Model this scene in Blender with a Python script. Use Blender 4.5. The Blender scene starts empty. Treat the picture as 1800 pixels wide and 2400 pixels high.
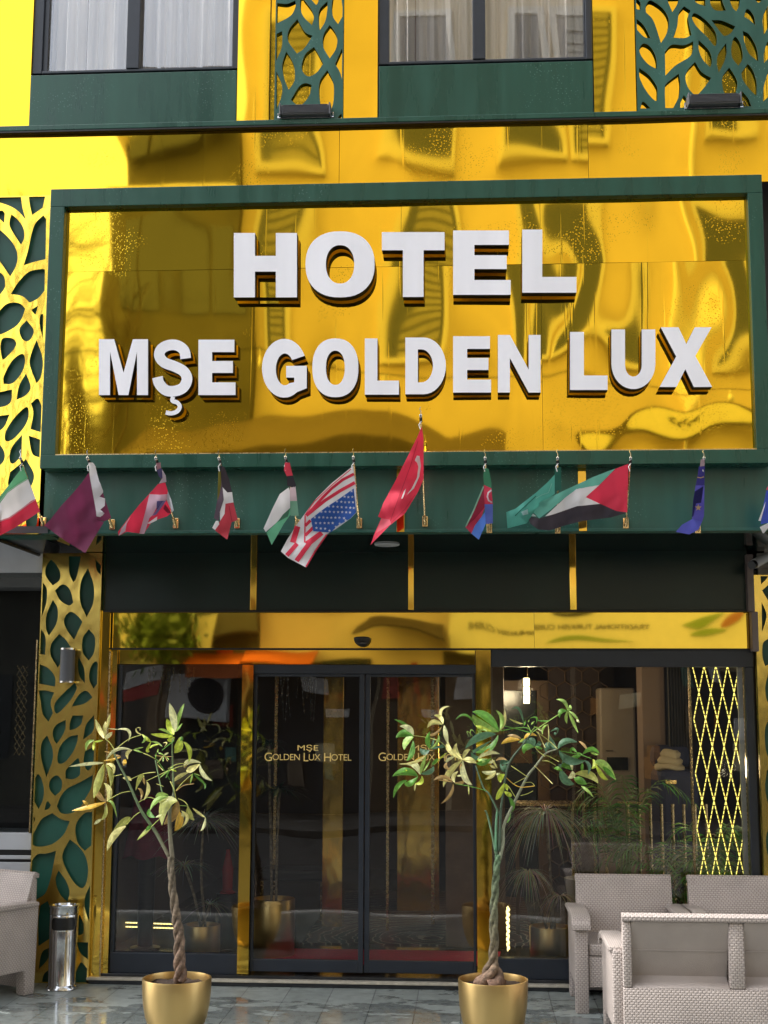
import bpy, bmesh, math, random
from mathutils import Vector, Matrix, noise
random.seed(7)
R = math.radians
scene = bpy.context.scene
col = scene.collection

# ---------------------------------------------------------------- camera
FPX, CX, CY = 3200.0, 900.0, 1200.0
CAM = Vector((0.64, -10.0, 2.04))
YAW, PITCH, ROLL = R(3.67), R(8.18), 0.0036
fwd = Vector((-math.sin(YAW) * math.cos(PITCH), math.cos(YAW) * math.cos(PITCH), math.sin(PITCH)))
right0 = Vector((math.cos(YAW), math.sin(YAW), 0))
up0 = right0.cross(fwd)
RT = (right0 + ROLL * up0).normalized()
UP = RT.cross(fwd).normalized()
cam_d = bpy.data.cameras.new('camera')
cam = bpy.data.objects.new('camera', cam_d)
col.objects.link(cam)
cam.matrix_world = Matrix.Translation(CAM) @ Matrix((RT, UP, -fwd)).transposed().to_4x4()
cam_d.sensor_fit = 'VERTICAL'
cam_d.sensor_height = 36.0
cam_d.sensor_width = 27.0
cam_d.lens = 36.0 * FPX / 2400.0
cam_d.clip_start = 0.1
cam_d.clip_end = 600
scene.camera = cam

# ---------------------------------------------------------------- world, sun, exposure
w = bpy.data.worlds.new('World')
scene.world = w
w.use_nodes = True
nt = w.node_tree
for n in list(nt.nodes): nt.nodes.remove(n)
SUN_EL, SUN_AZ = R(52), R(-93)      # azimuth measured from -y (street side) towards -x
sky = nt.nodes.new('ShaderNodeTexSky')
sky.sky_type = 'NISHITA'; sky.sun_disc = False
sky.sun_elevation = SUN_EL; sky.sun_rotation = math.atan2(math.sin(SUN_AZ), -math.cos(SUN_AZ))
sky.dust_density = 3.0; sky.air_density = 1.2; sky.ozone_density = 1.0
hsv = nt.nodes.new('ShaderNodeHueSaturation'); hsv.inputs['Saturation'].default_value = 0.30
hsv.inputs['Value'].default_value = 1.0
tc = nt.nodes.new('ShaderNodeTexCoord')
cl = nt.nodes.new('ShaderNodeTexNoise'); cl.inputs['Scale'].default_value = 3.0; cl.inputs['Detail'].default_value = 5
cr = nt.nodes.new('ShaderNodeMapRange'); cr.inputs['From Min'].default_value = .35; cr.inputs['From Max'].default_value = .7
cr.inputs['To Min'].default_value = .9; cr.inputs['To Max'].default_value = 1.5
mul = nt.nodes.new('ShaderNodeVectorMath'); mul.operation = 'SCALE'
bg = nt.nodes.new('ShaderNodeBackground'); bg.inputs['Strength'].default_value = 0.145
wo = nt.nodes.new('ShaderNodeOutputWorld')
nt.links.new(sky.outputs[0], hsv.inputs['Color'])
nt.links.new(tc.outputs['Generated'], cl.inputs['Vector'])
nt.links.new(cl.outputs['Fac'], cr.inputs['Value'])
nt.links.new(hsv.outputs[0], mul.inputs[0]); nt.links.new(cr.outputs[0], mul.inputs['Scale'])
nt.links.new(mul.outputs[0], bg.inputs['Color']); nt.links.new(bg.outputs[0], wo.inputs['Surface'])

sun_d = bpy.data.lights.new('sun', 'SUN')
sun_d.energy = 1.5; sun_d.angle = R(12); sun_d.color = (1, .96, .9)
sun = bpy.data.objects.new('sun', sun_d); col.objects.link(sun)
sd = Vector((math.cos(SUN_EL) * math.sin(SUN_AZ), -math.cos(SUN_EL) * math.cos(SUN_AZ), math.sin(SUN_EL)))
sun.rotation_euler = (-sd).to_track_quat('-Z', 'Y').to_euler()
scene.view_settings.view_transform = 'Standard'
scene.view_settings.look = 'None'
scene.view_settings.gamma = 1
scene.view_settings.exposure = 1.55
scene.cycles.max_bounces = 10
scene.cycles.glossy_bounces = 6
scene.cycles.transparent_max_bounces = 12

# ---------------------------------------------------------------- projection helpers (photo pixel -> point on a real plane)
def ray(px, py):
    return fwd * FPX + RT * (px - CX) - UP * (py - CY)
def P(px, py, Y):
    d = ray(px, py); t = (Y - CAM.y) / d.y
    return CAM + d * t
def G(px, py, Z=0.0):
    d = ray(px, py); t = (Z - CAM.z) / d.z
    return CAM + d * t
YO = -15.4                                     # facade plane of the houses across the street
def RF(px, py, Yp, Yo=None):                   # where a mirror at plane Yp shows the far side of the street
    Yo = YO if Yo is None else Yo
    d = ray(px, py); p = P(px, py, Yp)
    t = (Yp - Yo) / d.y
    return Vector((p.x + d.x * t, Yo, p.z + d.z * t))
def cv(pts, o, s):                             # crop coordinates -> photo pixels
    return [(o[0] + p[0] / s, o[1] + p[1] / s) + tuple(p[2:]) for p in pts]

# ---------------------------------------------------------------- materials
MATS = {}
def newmat(name):
    m = bpy.data.materials.new(name); m.use_nodes = True
    MATS[name] = m
    return m, m.node_tree, m.node_tree.nodes['Principled BSDF']
def lk(nt, a, b): nt.links.new(a, b)
def simple(name, c, rough=.5, metal=0.0, spec=.5, var=0.0, vscale=8.0, bump=0.0, bscale=60.0, rvar=0.0, coat=0.0, streak=False):
    m, nt, b = newmat(name)
    b.inputs['Base Color'].default_value = (*c, 1)
    b.inputs['Roughness'].default_value = rough
    b.inputs['Metallic'].default_value = metal
    b.inputs['Specular IOR Level'].default_value = spec
    b.inputs['Coat Weight'].default_value = coat
    tc = nt.nodes.new('ShaderNodeTexCoord')
    if var or rvar:
        n = nt.nodes.new('ShaderNodeTexNoise'); n.inputs['Scale'].default_value = vscale; n.inputs['Detail'].default_value = 6
        if streak:
            mp = nt.nodes.new('ShaderNodeMapping'); mp.inputs['Scale'].default_value = (1, 1, .08)
            lk(nt, tc.outputs['Object'], mp.inputs[0]); lk(nt, mp.outputs[0], n.inputs['Vector'])
        else:
            lk(nt, tc.outputs['Object'], n.inputs['Vector'])
        if var:
            mr = nt.nodes.new('ShaderNodeMapRange')
            mr.inputs['From Min'].default_value = .3; mr.inputs['From Max'].default_value = .7
            mr.inputs['To Min'].default_value = 1 - var; mr.inputs['To Max'].default_value = 1 + var
            mx = nt.nodes.new('ShaderNodeVectorMath'); mx.operation = 'SCALE'; mx.inputs[0].default_value = c
            lk(nt, n.outputs['Fac'], mr.inputs['Value']); lk(nt, mr.outputs[0], mx.inputs['Scale'])
            lk(nt, mx.outputs[0], b.inputs['Base Color'])
        if rvar:
            mr = nt.nodes.new('ShaderNodeMapRange')
            mr.inputs['From Min'].default_value = .35; mr.inputs['From Max'].default_value = .65
            mr.inputs['To Min'].default_value = max(0.02, rough - rvar); mr.inputs['To Max'].default_value = rough + rvar
            lk(nt, n.outputs['Fac'], mr.inputs['Value']); lk(nt, mr.outputs[0], b.inputs['Roughness'])
    if bump:
        n2 = nt.nodes.new('ShaderNodeTexNoise'); n2.inputs['Scale'].default_value = bscale; n2.inputs['Detail'].default_value = 4
        bp = nt.nodes.new('ShaderNodeBump'); bp.inputs['Strength'].default_value = bump; bp.inputs['Distance'].default_value = .01
        lk(nt, tc.outputs['Object'], n2.inputs['Vector']); lk(nt, n2.outputs['Fac'], bp.inputs['Height'])
        lk(nt, bp.outputs[0], b.inputs['Normal'])
    return m
def wet_painted(name, c, rough=.3):            # painted metal with dried and fresh rain drops
    m, nt, b = newmat(name)
    tc = nt.nodes.new('ShaderNodeTexCoord')
    v = nt.nodes.new('ShaderNodeTexVoronoi'); v.inputs['Scale'].default_value = 55
    n = nt.nodes.new('ShaderNodeTexNoise'); n.inputs['Scale'].default_value = 2.2; n.inputs['Detail'].default_value = 5
    lk(nt, tc.outputs['Object'], v.inputs['Vector']); lk(nt, tc.outputs['Object'], n.inputs['Vector'])
    d = nt.nodes.new('ShaderNodeMapRange'); d.inputs['From Min'].default_value = .22; d.inputs['From Max'].default_value = .12
    lk(nt, v.outputs['Distance'], d.inputs['Value'])
    k = nt.nodes.new('ShaderNodeMapRange'); k.inputs['From Min'].default_value = .52; k.inputs['From Max'].default_value = .62
    lk(nt, n.outputs['Fac'], k.inputs['Value'])
    mm = nt.nodes.new('ShaderNodeMath'); mm.operation = 'MULTIPLY'
    lk(nt, d.outputs[0], mm.inputs[0]); lk(nt, k.outputs[0], mm.inputs[1])
    mix = nt.nodes.new('ShaderNodeMix'); mix.data_type = 'RGBA'
    mix.inputs[6].default_value = (*c, 1); mix.inputs[7].default_value = (min(1, c[0] * 1.5 + .08), min(1, c[1] * 1.5 + .1), min(1, c[2] * 1.5 + .1), 1)
    lk(nt, mm.outputs[0], mix.inputs[0])
    dn = nt.nodes.new('ShaderNodeTexNoise'); dn.inputs['Scale'].default_value = 9; dn.inputs['Detail'].default_value = 6
    dm = nt.nodes.new('ShaderNodeMapping'); dm.inputs['Scale'].default_value = (1, 1, .12)
    lk(nt, tc.outputs['Object'], dm.inputs[0]); lk(nt, dm.outputs[0], dn.inputs['Vector'])
    dr = nt.nodes.new('ShaderNodeMapRange'); dr.inputs['From Min'].default_value = .3; dr.inputs['From Max'].default_value = .75; dr.inputs['To Min'].default_value = .82; dr.inputs['To Max'].default_value = 1.3
    lk(nt, dn.outputs['Fac'], dr.inputs['Value'])
    ds = nt.nodes.new('ShaderNodeVectorMath'); ds.operation = 'SCALE'; lk(nt, mix.outputs[2], ds.inputs[0]); lk(nt, dr.outputs[0], ds.inputs['Scale'])
    lk(nt, ds.outputs[0], b.inputs['Base Color'])
    rr = nt.nodes.new('ShaderNodeMapRange'); rr.inputs['From Min'].default_value = .3; rr.inputs['From Max'].default_value = .7; rr.inputs['To Min'].default_value = rough - .07; rr.inputs['To Max'].default_value = rough + .12
    lk(nt, dn.outputs['Fac'], rr.inputs['Value']); lk(nt, rr.outputs[0], b.inputs['Roughness'])
    bp = nt.nodes.new('ShaderNodeBump'); bp.inputs['Strength'].default_value = .3; bp.inputs['Distance'].default_value = .002
    lk(nt, mm.outputs[0], bp.inputs['Height']); lk(nt, bp.outputs[0], b.inputs['Normal'])
    return m
def gold(name, c=(.97, .61, .04), rough=.035, drops=0.0, wave=0.0, wscale=3.0):
    m, nt, b = newmat(name)
    b.inputs['Base Color'].default_value = (*c, 1)
    b.inputs['Metallic'].default_value = 1
    b.inputs['Roughness'].default_value = rough
    tc = nt.nodes.new('ShaderNodeTexCoord')
    last = None
    if wave:
        n = nt.nodes.new('ShaderNodeTexNoise'); n.inputs['Scale'].default_value = wscale; n.inputs['Detail'].default_value = 1
        mp = nt.nodes.new('ShaderNodeMapping'); mp.inputs['Scale'].default_value = (1.3, 1, .7)
        lk(nt, tc.outputs['Object'], mp.inputs[0]); lk(nt, mp.outputs[0], n.inputs['Vector'])
        bp = nt.nodes.new('ShaderNodeBump'); bp.inputs['Strength'].default_value = 1; bp.inputs['Distance'].default_value = wave
        lk(nt, n.outputs['Fac'], bp.inputs['Height']); last = bp
    if drops:
        v = nt.nodes.new('ShaderNodeTexVoronoi'); v.inputs['Scale'].default_value = 70
        n2 = nt.nodes.new('ShaderNodeTexNoise'); n2.inputs['Scale'].default_value = 1.7; n2.inputs['Detail'].default_value = 4
        lk(nt, tc.outputs['Object'], v.inputs['Vector']); lk(nt, tc.outputs['Object'], n2.inputs['Vector'])
        d = nt.nodes.new('ShaderNodeMapRange'); d.inputs['From Min'].default_value = .28; d.inputs['From Max'].default_value = .1
        lk(nt, v.outputs['Distance'], d.inputs['Value'])
        k = nt.nodes.new('ShaderNodeMapRange'); k.inputs['From Min'].default_value = .55; k.inputs['From Max'].default_value = .75
        lk(nt, n2.outputs['Fac'], k.inputs['Value'])
        # run-down streaks
        n3 = nt.nodes.new('ShaderNodeTexNoise'); n3.inputs['Scale'].default_value = 28; n3.inputs['Detail'].default_value = 1
        mp3 = nt.nodes.new('ShaderNodeMapping'); mp3.inputs['Scale'].default_value = (1, 1, .02)
        lk(nt, tc.outputs['Object'], mp3.inputs[0]); lk(nt, mp3.outputs[0], n3.inputs['Vector'])
        s = nt.nodes.new('ShaderNodeMapRange'); s.inputs['From Min'].default_value = .66; s.inputs['From Max'].default_value = .72
        s.inputs['To Max'].default_value = .10
        lk(nt, n3.outputs['Fac'], s.inputs['Value'])
        mm = nt.nodes.new('ShaderNodeMath'); mm.operation = 'MULTIPLY'
        lk(nt, d.outputs[0], mm.inputs[0]); lk(nt, k.outputs[0], mm.inputs[1])
        ad = nt.nodes.new('ShaderNodeMath'); ad.operation = 'ADD'
        lk(nt, mm.outputs[0], ad.inputs[0]); lk(nt, s.outputs[0], ad.inputs[1])
        bp2 = nt.nodes.new('ShaderNodeBump'); bp2.inputs['Strength'].default_value = 1; bp2.inputs['Distance'].default_value = drops
        lk(nt, ad.outputs[0], bp2.inputs['Height'])
        if last: lk(nt, last.outputs[0], bp2.inputs['Normal'])
        last = bp2
        rr = nt.nodes.new('ShaderNodeMapRange'); rr.inputs['To Min'].default_value = rough; rr.inputs['To Max'].default_value = .14
        lk(nt, ad.outputs[0], rr.inputs['Value']); lk(nt, rr.outputs[0], b.inputs['Roughness'])
    if last: lk(nt, last.outputs[0], b.inputs['Normal'])
    return m
def glass(name, tint=(.6, .63, .62), refl=.07):
    m = bpy.data.materials.new(name); m.use_nodes = True; MATS[name] = m
    nt = m.node_tree
    for n in list(nt.nodes): nt.nodes.remove(n)
    t = nt.nodes.new('ShaderNodeBsdfTransparent'); t.inputs[0].default_value = (*tint, 1)
    g = nt.nodes.new('ShaderNodeBsdfGlossy'); g.inputs['Roughness'].default_value = .0
    g.inputs['Color'].default_value = (.95, .97, 1, 1)
    f = nt.nodes.new('ShaderNodeFresnel'); f.inputs[0].default_value = 1.5
    a = nt.nodes.new('ShaderNodeMath'); a.operation = 'ADD'; a.inputs[1].default_value = refl; a.use_clamp = True
    mx = nt.nodes.new('ShaderNodeMixShader'); o = nt.nodes.new('ShaderNodeOutputMaterial')
    tc = nt.nodes.new('ShaderNodeTexCoord')
    n = nt.nodes.new('ShaderNodeTexNoise'); n.inputs['Scale'].default_value = 1.6; n.inputs['Detail'].default_value = 0
    bp = nt.nodes.new('ShaderNodeBump'); bp.inputs['Distance'].default_value = .004
    lk(nt, tc.outputs['Object'], n.inputs['Vector']); lk(nt, n.outputs['Fac'], bp.inputs['Height']); lk(nt, bp.outputs[0], g.inputs['Normal'])
    lk(nt, f.outputs[0], a.inputs[0]); lk(nt, a.outputs[0], mx.inputs[0]); lk(nt, t.outputs[0], mx.inputs[1]); lk(nt, g.outputs[0], mx.inputs[2])
    lk(nt, mx.outputs[0], o.inputs['Surface'])
    return m
def emit(name, c, s):
    m, nt, b = newmat(name)
    b.inputs['Base Color'].default_value = (*c, 1)
    b.inputs['Emission Color'].default_value = (*c, 1); b.inputs['Emission Strength'].default_value = s
    return m
def attr_mat(name, rough=.6, trans=0.0, bump=0.0, bscale=200.0, var=0.0, spec=.4):
    m, nt, b = newmat(name)
    a = nt.nodes.new('ShaderNodeAttribute'); a.attribute_name = 'Col'
    out = a.outputs['Color']
    tc = nt.nodes.new('ShaderNodeTexCoord')
    if var:
        n = nt.nodes.new('ShaderNodeTexNoise'); n.inputs['Scale'].default_value = 45; n.inputs['Detail'].default_value = 5
        lk(nt, tc.outputs['Object'], n.inputs['Vector'])
        mr = nt.nodes.new('ShaderNodeMapRange'); mr.inputs['From Min'].default_value = .3; mr.inputs['From Max'].default_value = .7
        mr.inputs['To Min'].default_value = 1 - var; mr.inputs['To Max'].default_value = 1 + var
        lk(nt, n.outputs['Fac'], mr.inputs['Value'])
        sc = nt.nodes.new('ShaderNodeVectorMath'); sc.operation = 'SCALE'
        lk(nt, out, sc.inputs[0]); lk(nt, mr.outputs[0], sc.inputs['Scale']); out = sc.outputs[0]
    lk(nt, out, b.inputs['Base Color'])
    b.inputs['Roughness'].default_value = rough
    b.inputs['Specular IOR Level'].default_value = spec
    if bump:
        n2 = nt.nodes.new('ShaderNodeTexNoise'); n2.inputs['Scale'].default_value = bscale
        bp = nt.nodes.new('ShaderNodeBump'); bp.inputs['Strength'].default_value = bump; bp.inputs['Distance'].default_value = .006
        lk(nt, tc.outputs['Object'], n2.inputs['Vector']); lk(nt, n2.outputs['Fac'], bp.inputs['Height']); lk(nt, bp.outputs[0], b.inputs['Normal'])
    if trans:
        tr = nt.nodes.new('ShaderNodeBsdfTranslucent'); lk(nt, out, tr.inputs['Color'])
        mx = nt.nodes.new('ShaderNodeMixShader'); mx.inputs[0].default_value = trans
        o = nt.nodes['Material Output']
        lk(nt, b.outputs[0], mx.inputs[1]); lk(nt, tr.outputs[0], mx.inputs[2]); lk(nt, mx.outputs[0], o.inputs['Surface'])
    return m

GREEN = (.010, .066, .044)
M_gold = gold('gold_mirror_sheet', drops=.0005)
M_goldw = gold('gold_mirror_wavy', wave=.0012, wscale=3.5)
M_goldlat = gold('gold_lattice_sheet', c=(.94, .68, .17), rough=.20, wave=.003, wscale=9)
M_goldpost = gold('gold_post_sheet', c=(.93, .61, .10), rough=.06, wave=.0015, wscale=5)
M_green = wet_painted('green_painted_metal', GREEN, .28)
M_green2 = wet_painted('green_satin_panel', (.022, .100, .078), .34)
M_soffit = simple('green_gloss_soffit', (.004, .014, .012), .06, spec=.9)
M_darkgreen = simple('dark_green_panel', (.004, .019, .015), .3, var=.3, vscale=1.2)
M_back = simple('lattice_backing_green', (.012, .085, .062), .4, var=.15, vscale=5)
M_anth = simple('anthracite_frame', (.022, .028, .040), .35, var=.1)
M_black = simple('black_paint', (.006, .006, .007), .35)
M_glass = glass('shop_glass', tint=(.94, .95, .945), refl=.015)
M_glass_nb = glass('neighbour_glass', tint=(.6, .62, .62), refl=.0)
M_clean = gold('gold_mirror_clean', c=(.95, .63, .09), rough=.03)
M_glass_up = glass('upper_window_glass', tint=(.98, .98, .99), refl=.06)
M_letter = simple('white_letter_face', (.88, .885, .95), .35, bump=.25, bscale=300, var=.06, vscale=5, streak=True)
M_lettside = simple('black_letter_side', (.003, .003, .004), .6, spec=.15)
M_steel = simple('brushed_steel', (.62, .63, .65), .13, metal=1, rvar=.05, vscale=30)
M_rust = simple('stained_metal', (.45, .42, .38), .5, var=.5, vscale=7)
M_greyp = simple('light_grey_panel', (.42, .44, .48), .4, var=.05)
M_lampgrey = simple('lamp_grey', (.10, .105, .12), .45)
M_brass = simple('brass', (.75, .55, .28), .25, metal=1, rvar=.1, vscale=40)
M_chrome = simple('chrome', (.75, .75, .73), .12, metal=1)
M_cloth = attr_mat('flag_cloth', .65, trans=.25, bump=.25, bscale=500)
M_leaf = attr_mat('leaf', .42, trans=.25, bump=.5, bscale=60, var=.28, spec=.5)
M_bark = attr_mat('braided_bark', .8, bump=1.0, bscale=130, var=.6)
M_potgold = simple('brushed_gold_pot', (.66, .46, .19), .36, metal=1)
M_soil = simple('soil', (.035, .02, .013), .9, var=.4, vscale=60, bump=1, bscale=80)

# ---------------------------------------------------------------- mesh builder
class MB:
    def __init__(s): s.v = []; s.f = []; s.m = []; s.c = []
    def add(s, vs, fs, mi=0, c=(1, 1, 1)):
        o = len(s.v); s.v += [Vector(v) for v in vs]
        s.f += [tuple(i + o for i in f) for f in fs]; s.m += [mi] * len(fs)
        s.c += [c] * len(vs)
    def box(s, x0, x1, y0, y1, z0, z1, mi=0):
        vs = [(x0, y0, z0), (x1, y0, z0), (x1, y1, z0), (x0, y1, z0), (x0, y0, z1), (x1, y0, z1), (x1, y1, z1), (x0, y1, z1)]
        s.add(vs, [(0, 3, 2, 1), (4, 5, 6, 7), (0, 1, 5, 4), (1, 2, 6, 5), (2, 3, 7, 6), (3, 0, 4, 7)], mi)
    def obox(s, c, hx, hy, hz, M, mi=0):
        vs = [Vector(c) + M @ Vector((a * hx, b * hy, d * hz)) for d in (-1, 1) for a, b in ((-1, -1), (1, -1), (1, 1), (-1, 1))]
        s.add(vs, [(0, 3, 2, 1), (4, 5, 6, 7), (0, 1, 5, 4), (1, 2, 6, 5), (2, 3, 7, 6), (3, 0, 4, 7)], mi)
    def tube(s, pts, rad, n=8, mi=0, cap=True, c=(1, 1, 1)):
        pts = [Vector(p) for p in pts]
        if not hasattr(rad, '__len__'): rad = [rad] * len(pts)
        o = len(s.v); prev = None
        for i, p in enumerate(pts):
            t = (pts[min(i + 1, len(pts) - 1)] - pts[max(i - 1, 0)])
            if t.length < 1e-9: t = Vector((0, 0, 1))
            t.normalize()
            if prev is None:
                a = Vector((0, 1, 0)) if abs(t.y) < .9 else Vector((1, 0, 0))
                u = t.cross(a).normalized()
            else:
                u = (prev - t * prev.dot(t)).normalized()
            prev = u; v = t.cross(u)
            for k in range(n):
                an = 2 * math.pi * k / n
                s.v.append(p + (u * math.cos(an) + v * math.sin(an)) * rad[i]); s.c.append(c if not callable(c) else c(i / max(1, len(pts) - 1)))
        for i in range(len(pts) - 1):
            for k in range(n):
                a = o + i * n + k; b = o + i * n + (k + 1) % n
                s.f.append((a, b, b + n, a + n)); s.m.append(mi)
        if cap:
            s.f.append(tuple(o + k for k in reversed(range(n)))); s.m.append(mi)
            s.f.append(tuple(o + (len(pts) - 1) * n + k for k in range(n))); s.m.append(mi)
    def lathe(s, prof, cx, cy, n=40, mi=0, cap=True):
        o = len(s.v)
        for r, z in prof:
            for k in range(n):
                a = 2 * math.pi * k / n
                s.v.append(Vector((cx + r * math.cos(a), cy + r * math.sin(a), z))); s.c.append((1, 1, 1))
        for i in range(len(prof) - 1):
            for k in range(n):
                a = o + i * n + k; b = o + i * n + (k + 1) % n
                s.f.append((a, b, b + n, a + n)); s.m.append(mi)
        if cap:
            s.f.append(tuple(o + k for k in reversed(range(n)))); s.m.append(mi)
            s.f.append(tuple(o + (len(prof) - 1) * n + k for k in range(n))); s.m.append(mi)
    def prism(s, poly, axis, a0, a1, mi=0):      # extrude a 2-D polygon along an axis: 'x' (poly=y,z) 'y' (poly=x,z) 'z' (poly=x,y)
        n = len(poly)
        def mk(p, a):
            return {'x': (a, p[0], p[1]), 'y': (p[0], a, p[1]), 'z': (p[0], p[1], a)}[axis]
        vs = [mk(p, a0) for p in poly] + [mk(p, a1) for p in poly]
        fs = [tuple(range(n)), tuple(range(2 * n - 1, n - 1, -1))] + [(i, i + n, (i + 1) % n + n, (i + 1) % n) for i in range(n)]
        s.add(vs, fs, mi)
    def build(s, name, mats, parent=None, smooth=False, bevel=0.0, uv=False, vcol=False, label=None, autos=None):
        if not isinstance(mats, (list, tuple)): mats = [mats]
        off = root_loc(parent)
        me = bpy.data.meshes.new(name)
        me.from_pydata([tuple(v - off) for v in s.v], [], s.f)
        for m in mats: me.materials.append(m)
        me.polygons.foreach_set('material_index', s.m)
        if vcol:
            ca = me.color_attributes.new('Col', 'FLOAT_COLOR', 'POINT')
            fl = []
            for c in s.c: fl += [c[0], c[1], c[2], 1.0]
            ca.data.foreach_set('color', fl)
        bm = bmesh.new(); bm.from_mesh(me)
        bmesh.ops.recalc_face_normals(bm, faces=bm.faces)
        if bevel:
            es = [e for e in bm.edges if len(e.link_faces) == 2 and e.calc_face_angle(0) > R(40)]
            bmesh.ops.bevel(bm, geom=es, offset=bevel, segments=2, affect='EDGES', clamp_overlap=True, profile=.5)
        if uv:
            ul = bm.loops.layers.uv.new('UVMap')
            for f in bm.faces:
                n = f.normal; ax = max(range(3), key=lambda i: abs(n[i]))
                for l in f.loops:
                    c = l.vert.co
                    l[ul].uv = {0: (c.y, c.z), 1: (c.x, c.z), 2: (c.x, c.y)}[ax]
        bm.to_mesh(me); bm.free()
        if smooth:
            me.polygons.foreach_set('use_smooth', [True] * len(me.polygons))
            me.set_sharp_from_angle(angle=R(autos if autos else 40))
        ob = bpy.data.objects.new(name, me); col.objects.link(ob)
        if parent: ob.parent = parent
        if label: ob['label'] = label
        return ob

def root_loc(o):
    v = Vector((0, 0, 0))
    while o is not None:
        v += Vector(o.location); o = o.parent
    return v
def tag(o, label, cat, group=None, kind=None):
    if label: o['label'] = label
    if cat: o['category'] = cat
    if group: o['group'] = group
    if kind: o['kind'] = kind
    return o
def thing(name, label, cat, loc=(0, 0, 0), group=None):
    o = bpy.data.objects.new(name, None); col.objects.link(o)
    o.location = loc; o.empty_display_size = .2
    return tag(o, label, cat, group)
def struct(o):
    o['kind'] = 'structure'; return o
def copy_tree(o, parent=None):
    c = o.copy(); col.objects.link(c); c.parent = parent
    for ch in list(o.children): copy_tree(ch, c)
    return c
def boxpx(mb, px0, py0, px1, py1, Yf, Yb, mi=0):   # px edges at mid height, py edges at mid width
    xm, ym = (px0 + px1) / 2, (py0 + py1) / 2
    x0, x1 = P(px0, ym, Yf).x, P(px1, ym, Yf).x
    z1, z0 = P(xm, py0, Yf).z, P(xm, py1, Yf).z
    mb.box(x0, x1, Yf, Yb, z0, z1, mi)
    return x0, x1, z0, z1
def spline(pts, seg=6):          # closed outline, points flagged (x,y,1) are sharp corners
    n = len(pts); out = []
    for i in range(n):
        p0, p1, p2, p3 = pts[i - 1], pts[i], pts[(i + 1) % n], pts[(i + 2) % n]
        c1 = len(p1) > 2 and p1[2]; c2 = len(p2) > 2 and p2[2]
        a = Vector(p1[:2]); b = Vector(p2[:2])
        if c1 and c2:
            out.append(a); continue
        t1 = (b - a) if c1 else (b - Vector(p0[:2])) * .5
        t2 = (b - a) if c2 else (Vector(p3[:2]) - a) * .5
        for k in range(seg):
            t = k / seg
            h = (2 * t**3 - 3 * t**2 + 1) * a + (t**3 - 2 * t**2 + t) * t1 + (-2 * t**3 + 3 * t**2) * b + (t**3 - t**2) * t2
            out.append(h)
    return out
def perforated(name, outer, holes, Yf, thick, mat, parent, sidemat=None, label=None):
    """sheet in the xz plane with cut-outs; outer / holes are world (x,z) outlines"""
    from mathutils.geometry import delaunay_2d_cdt
    vs, es = [], []
    for poly in [outer] + holes:
        o = len(vs); n = len(poly)
        vs += [Vector((p[0], p[1])) for p in poly]; es += [(o + i, o + (i + 1) % n) for i in range(n)]
    res = delaunay_2d_cdt(vs, es, [], 0, 1e-6)
    V, F = res[0], res[2]
    def inside(p, poly):
        c = False; n = len(poly); j = n - 1
        for i in range(n):
            yi, yj = poly[i][1], poly[j][1]
            if (yi > p[1]) != (yj > p[1]) and p[0] < (poly[j][0] - poly[i][0]) * (p[1] - yi) / (yj - yi) + poly[i][0]: c = not c
            j = i
        return c
    bbs = [(min(p[0] for p in h), max(p[0] for p in h), min(p[1] for p in h), max(p[1] for p in h)) for h in holes]
    keep = []
    for f in F:
        c = (V[f[0]] + V[f[1]] + V[f[2]]) / 3
        if not inside(c, outer): continue
        if any(b[0] <= c[0] <= b[1] and b[2] <= c[1] <= b[3] and inside(c, h) for h, b in zip(holes, bbs)): continue
        keep.append(f)
    off = root_loc(parent)
    bm = bmesh.new()
    bv = {}
    def gv(i, d):
        if (i, d) not in bv: bv[(i, d)] = bm.verts.new(Vector((V[i][0], Yf + d, V[i][1])) - off)
        return bv[(i, d)]
    cnt = {}
    for f in keep:
        for d, ff in ((0, f), (thick, f[::-1])):
            fc = bm.faces.new([gv(i, d) for i in ff]); fc.material_index = 0
        for i in range(3):
            a_, b_ = f[i], f[(i + 1) % 3]
            k_ = (min(a_, b_), max(a_, b_)); cnt[k_] = cnt.get(k_, 0) + 1
    for (a_, b_), c in cnt.items():
        if c == 1:
            fc = bm.faces.new([gv(a_, 0), gv(b_, 0), gv(b_, thick), gv(a_, thick)]); fc.material_index = 1 if sidemat else 0
    bmesh.ops.recalc_face_normals(bm, faces=bm.faces)
    me = bpy.data.meshes.new(name); bm.to_mesh(me); bm.free()
    me.materials.append(mat)
    if sidemat: me.materials.append(sidemat)
    ob = bpy.data.objects.new(name, me); col.objects.link(ob)
    if parent: ob.parent = parent
    if label: ob['label'] = label
    return ob
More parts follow.
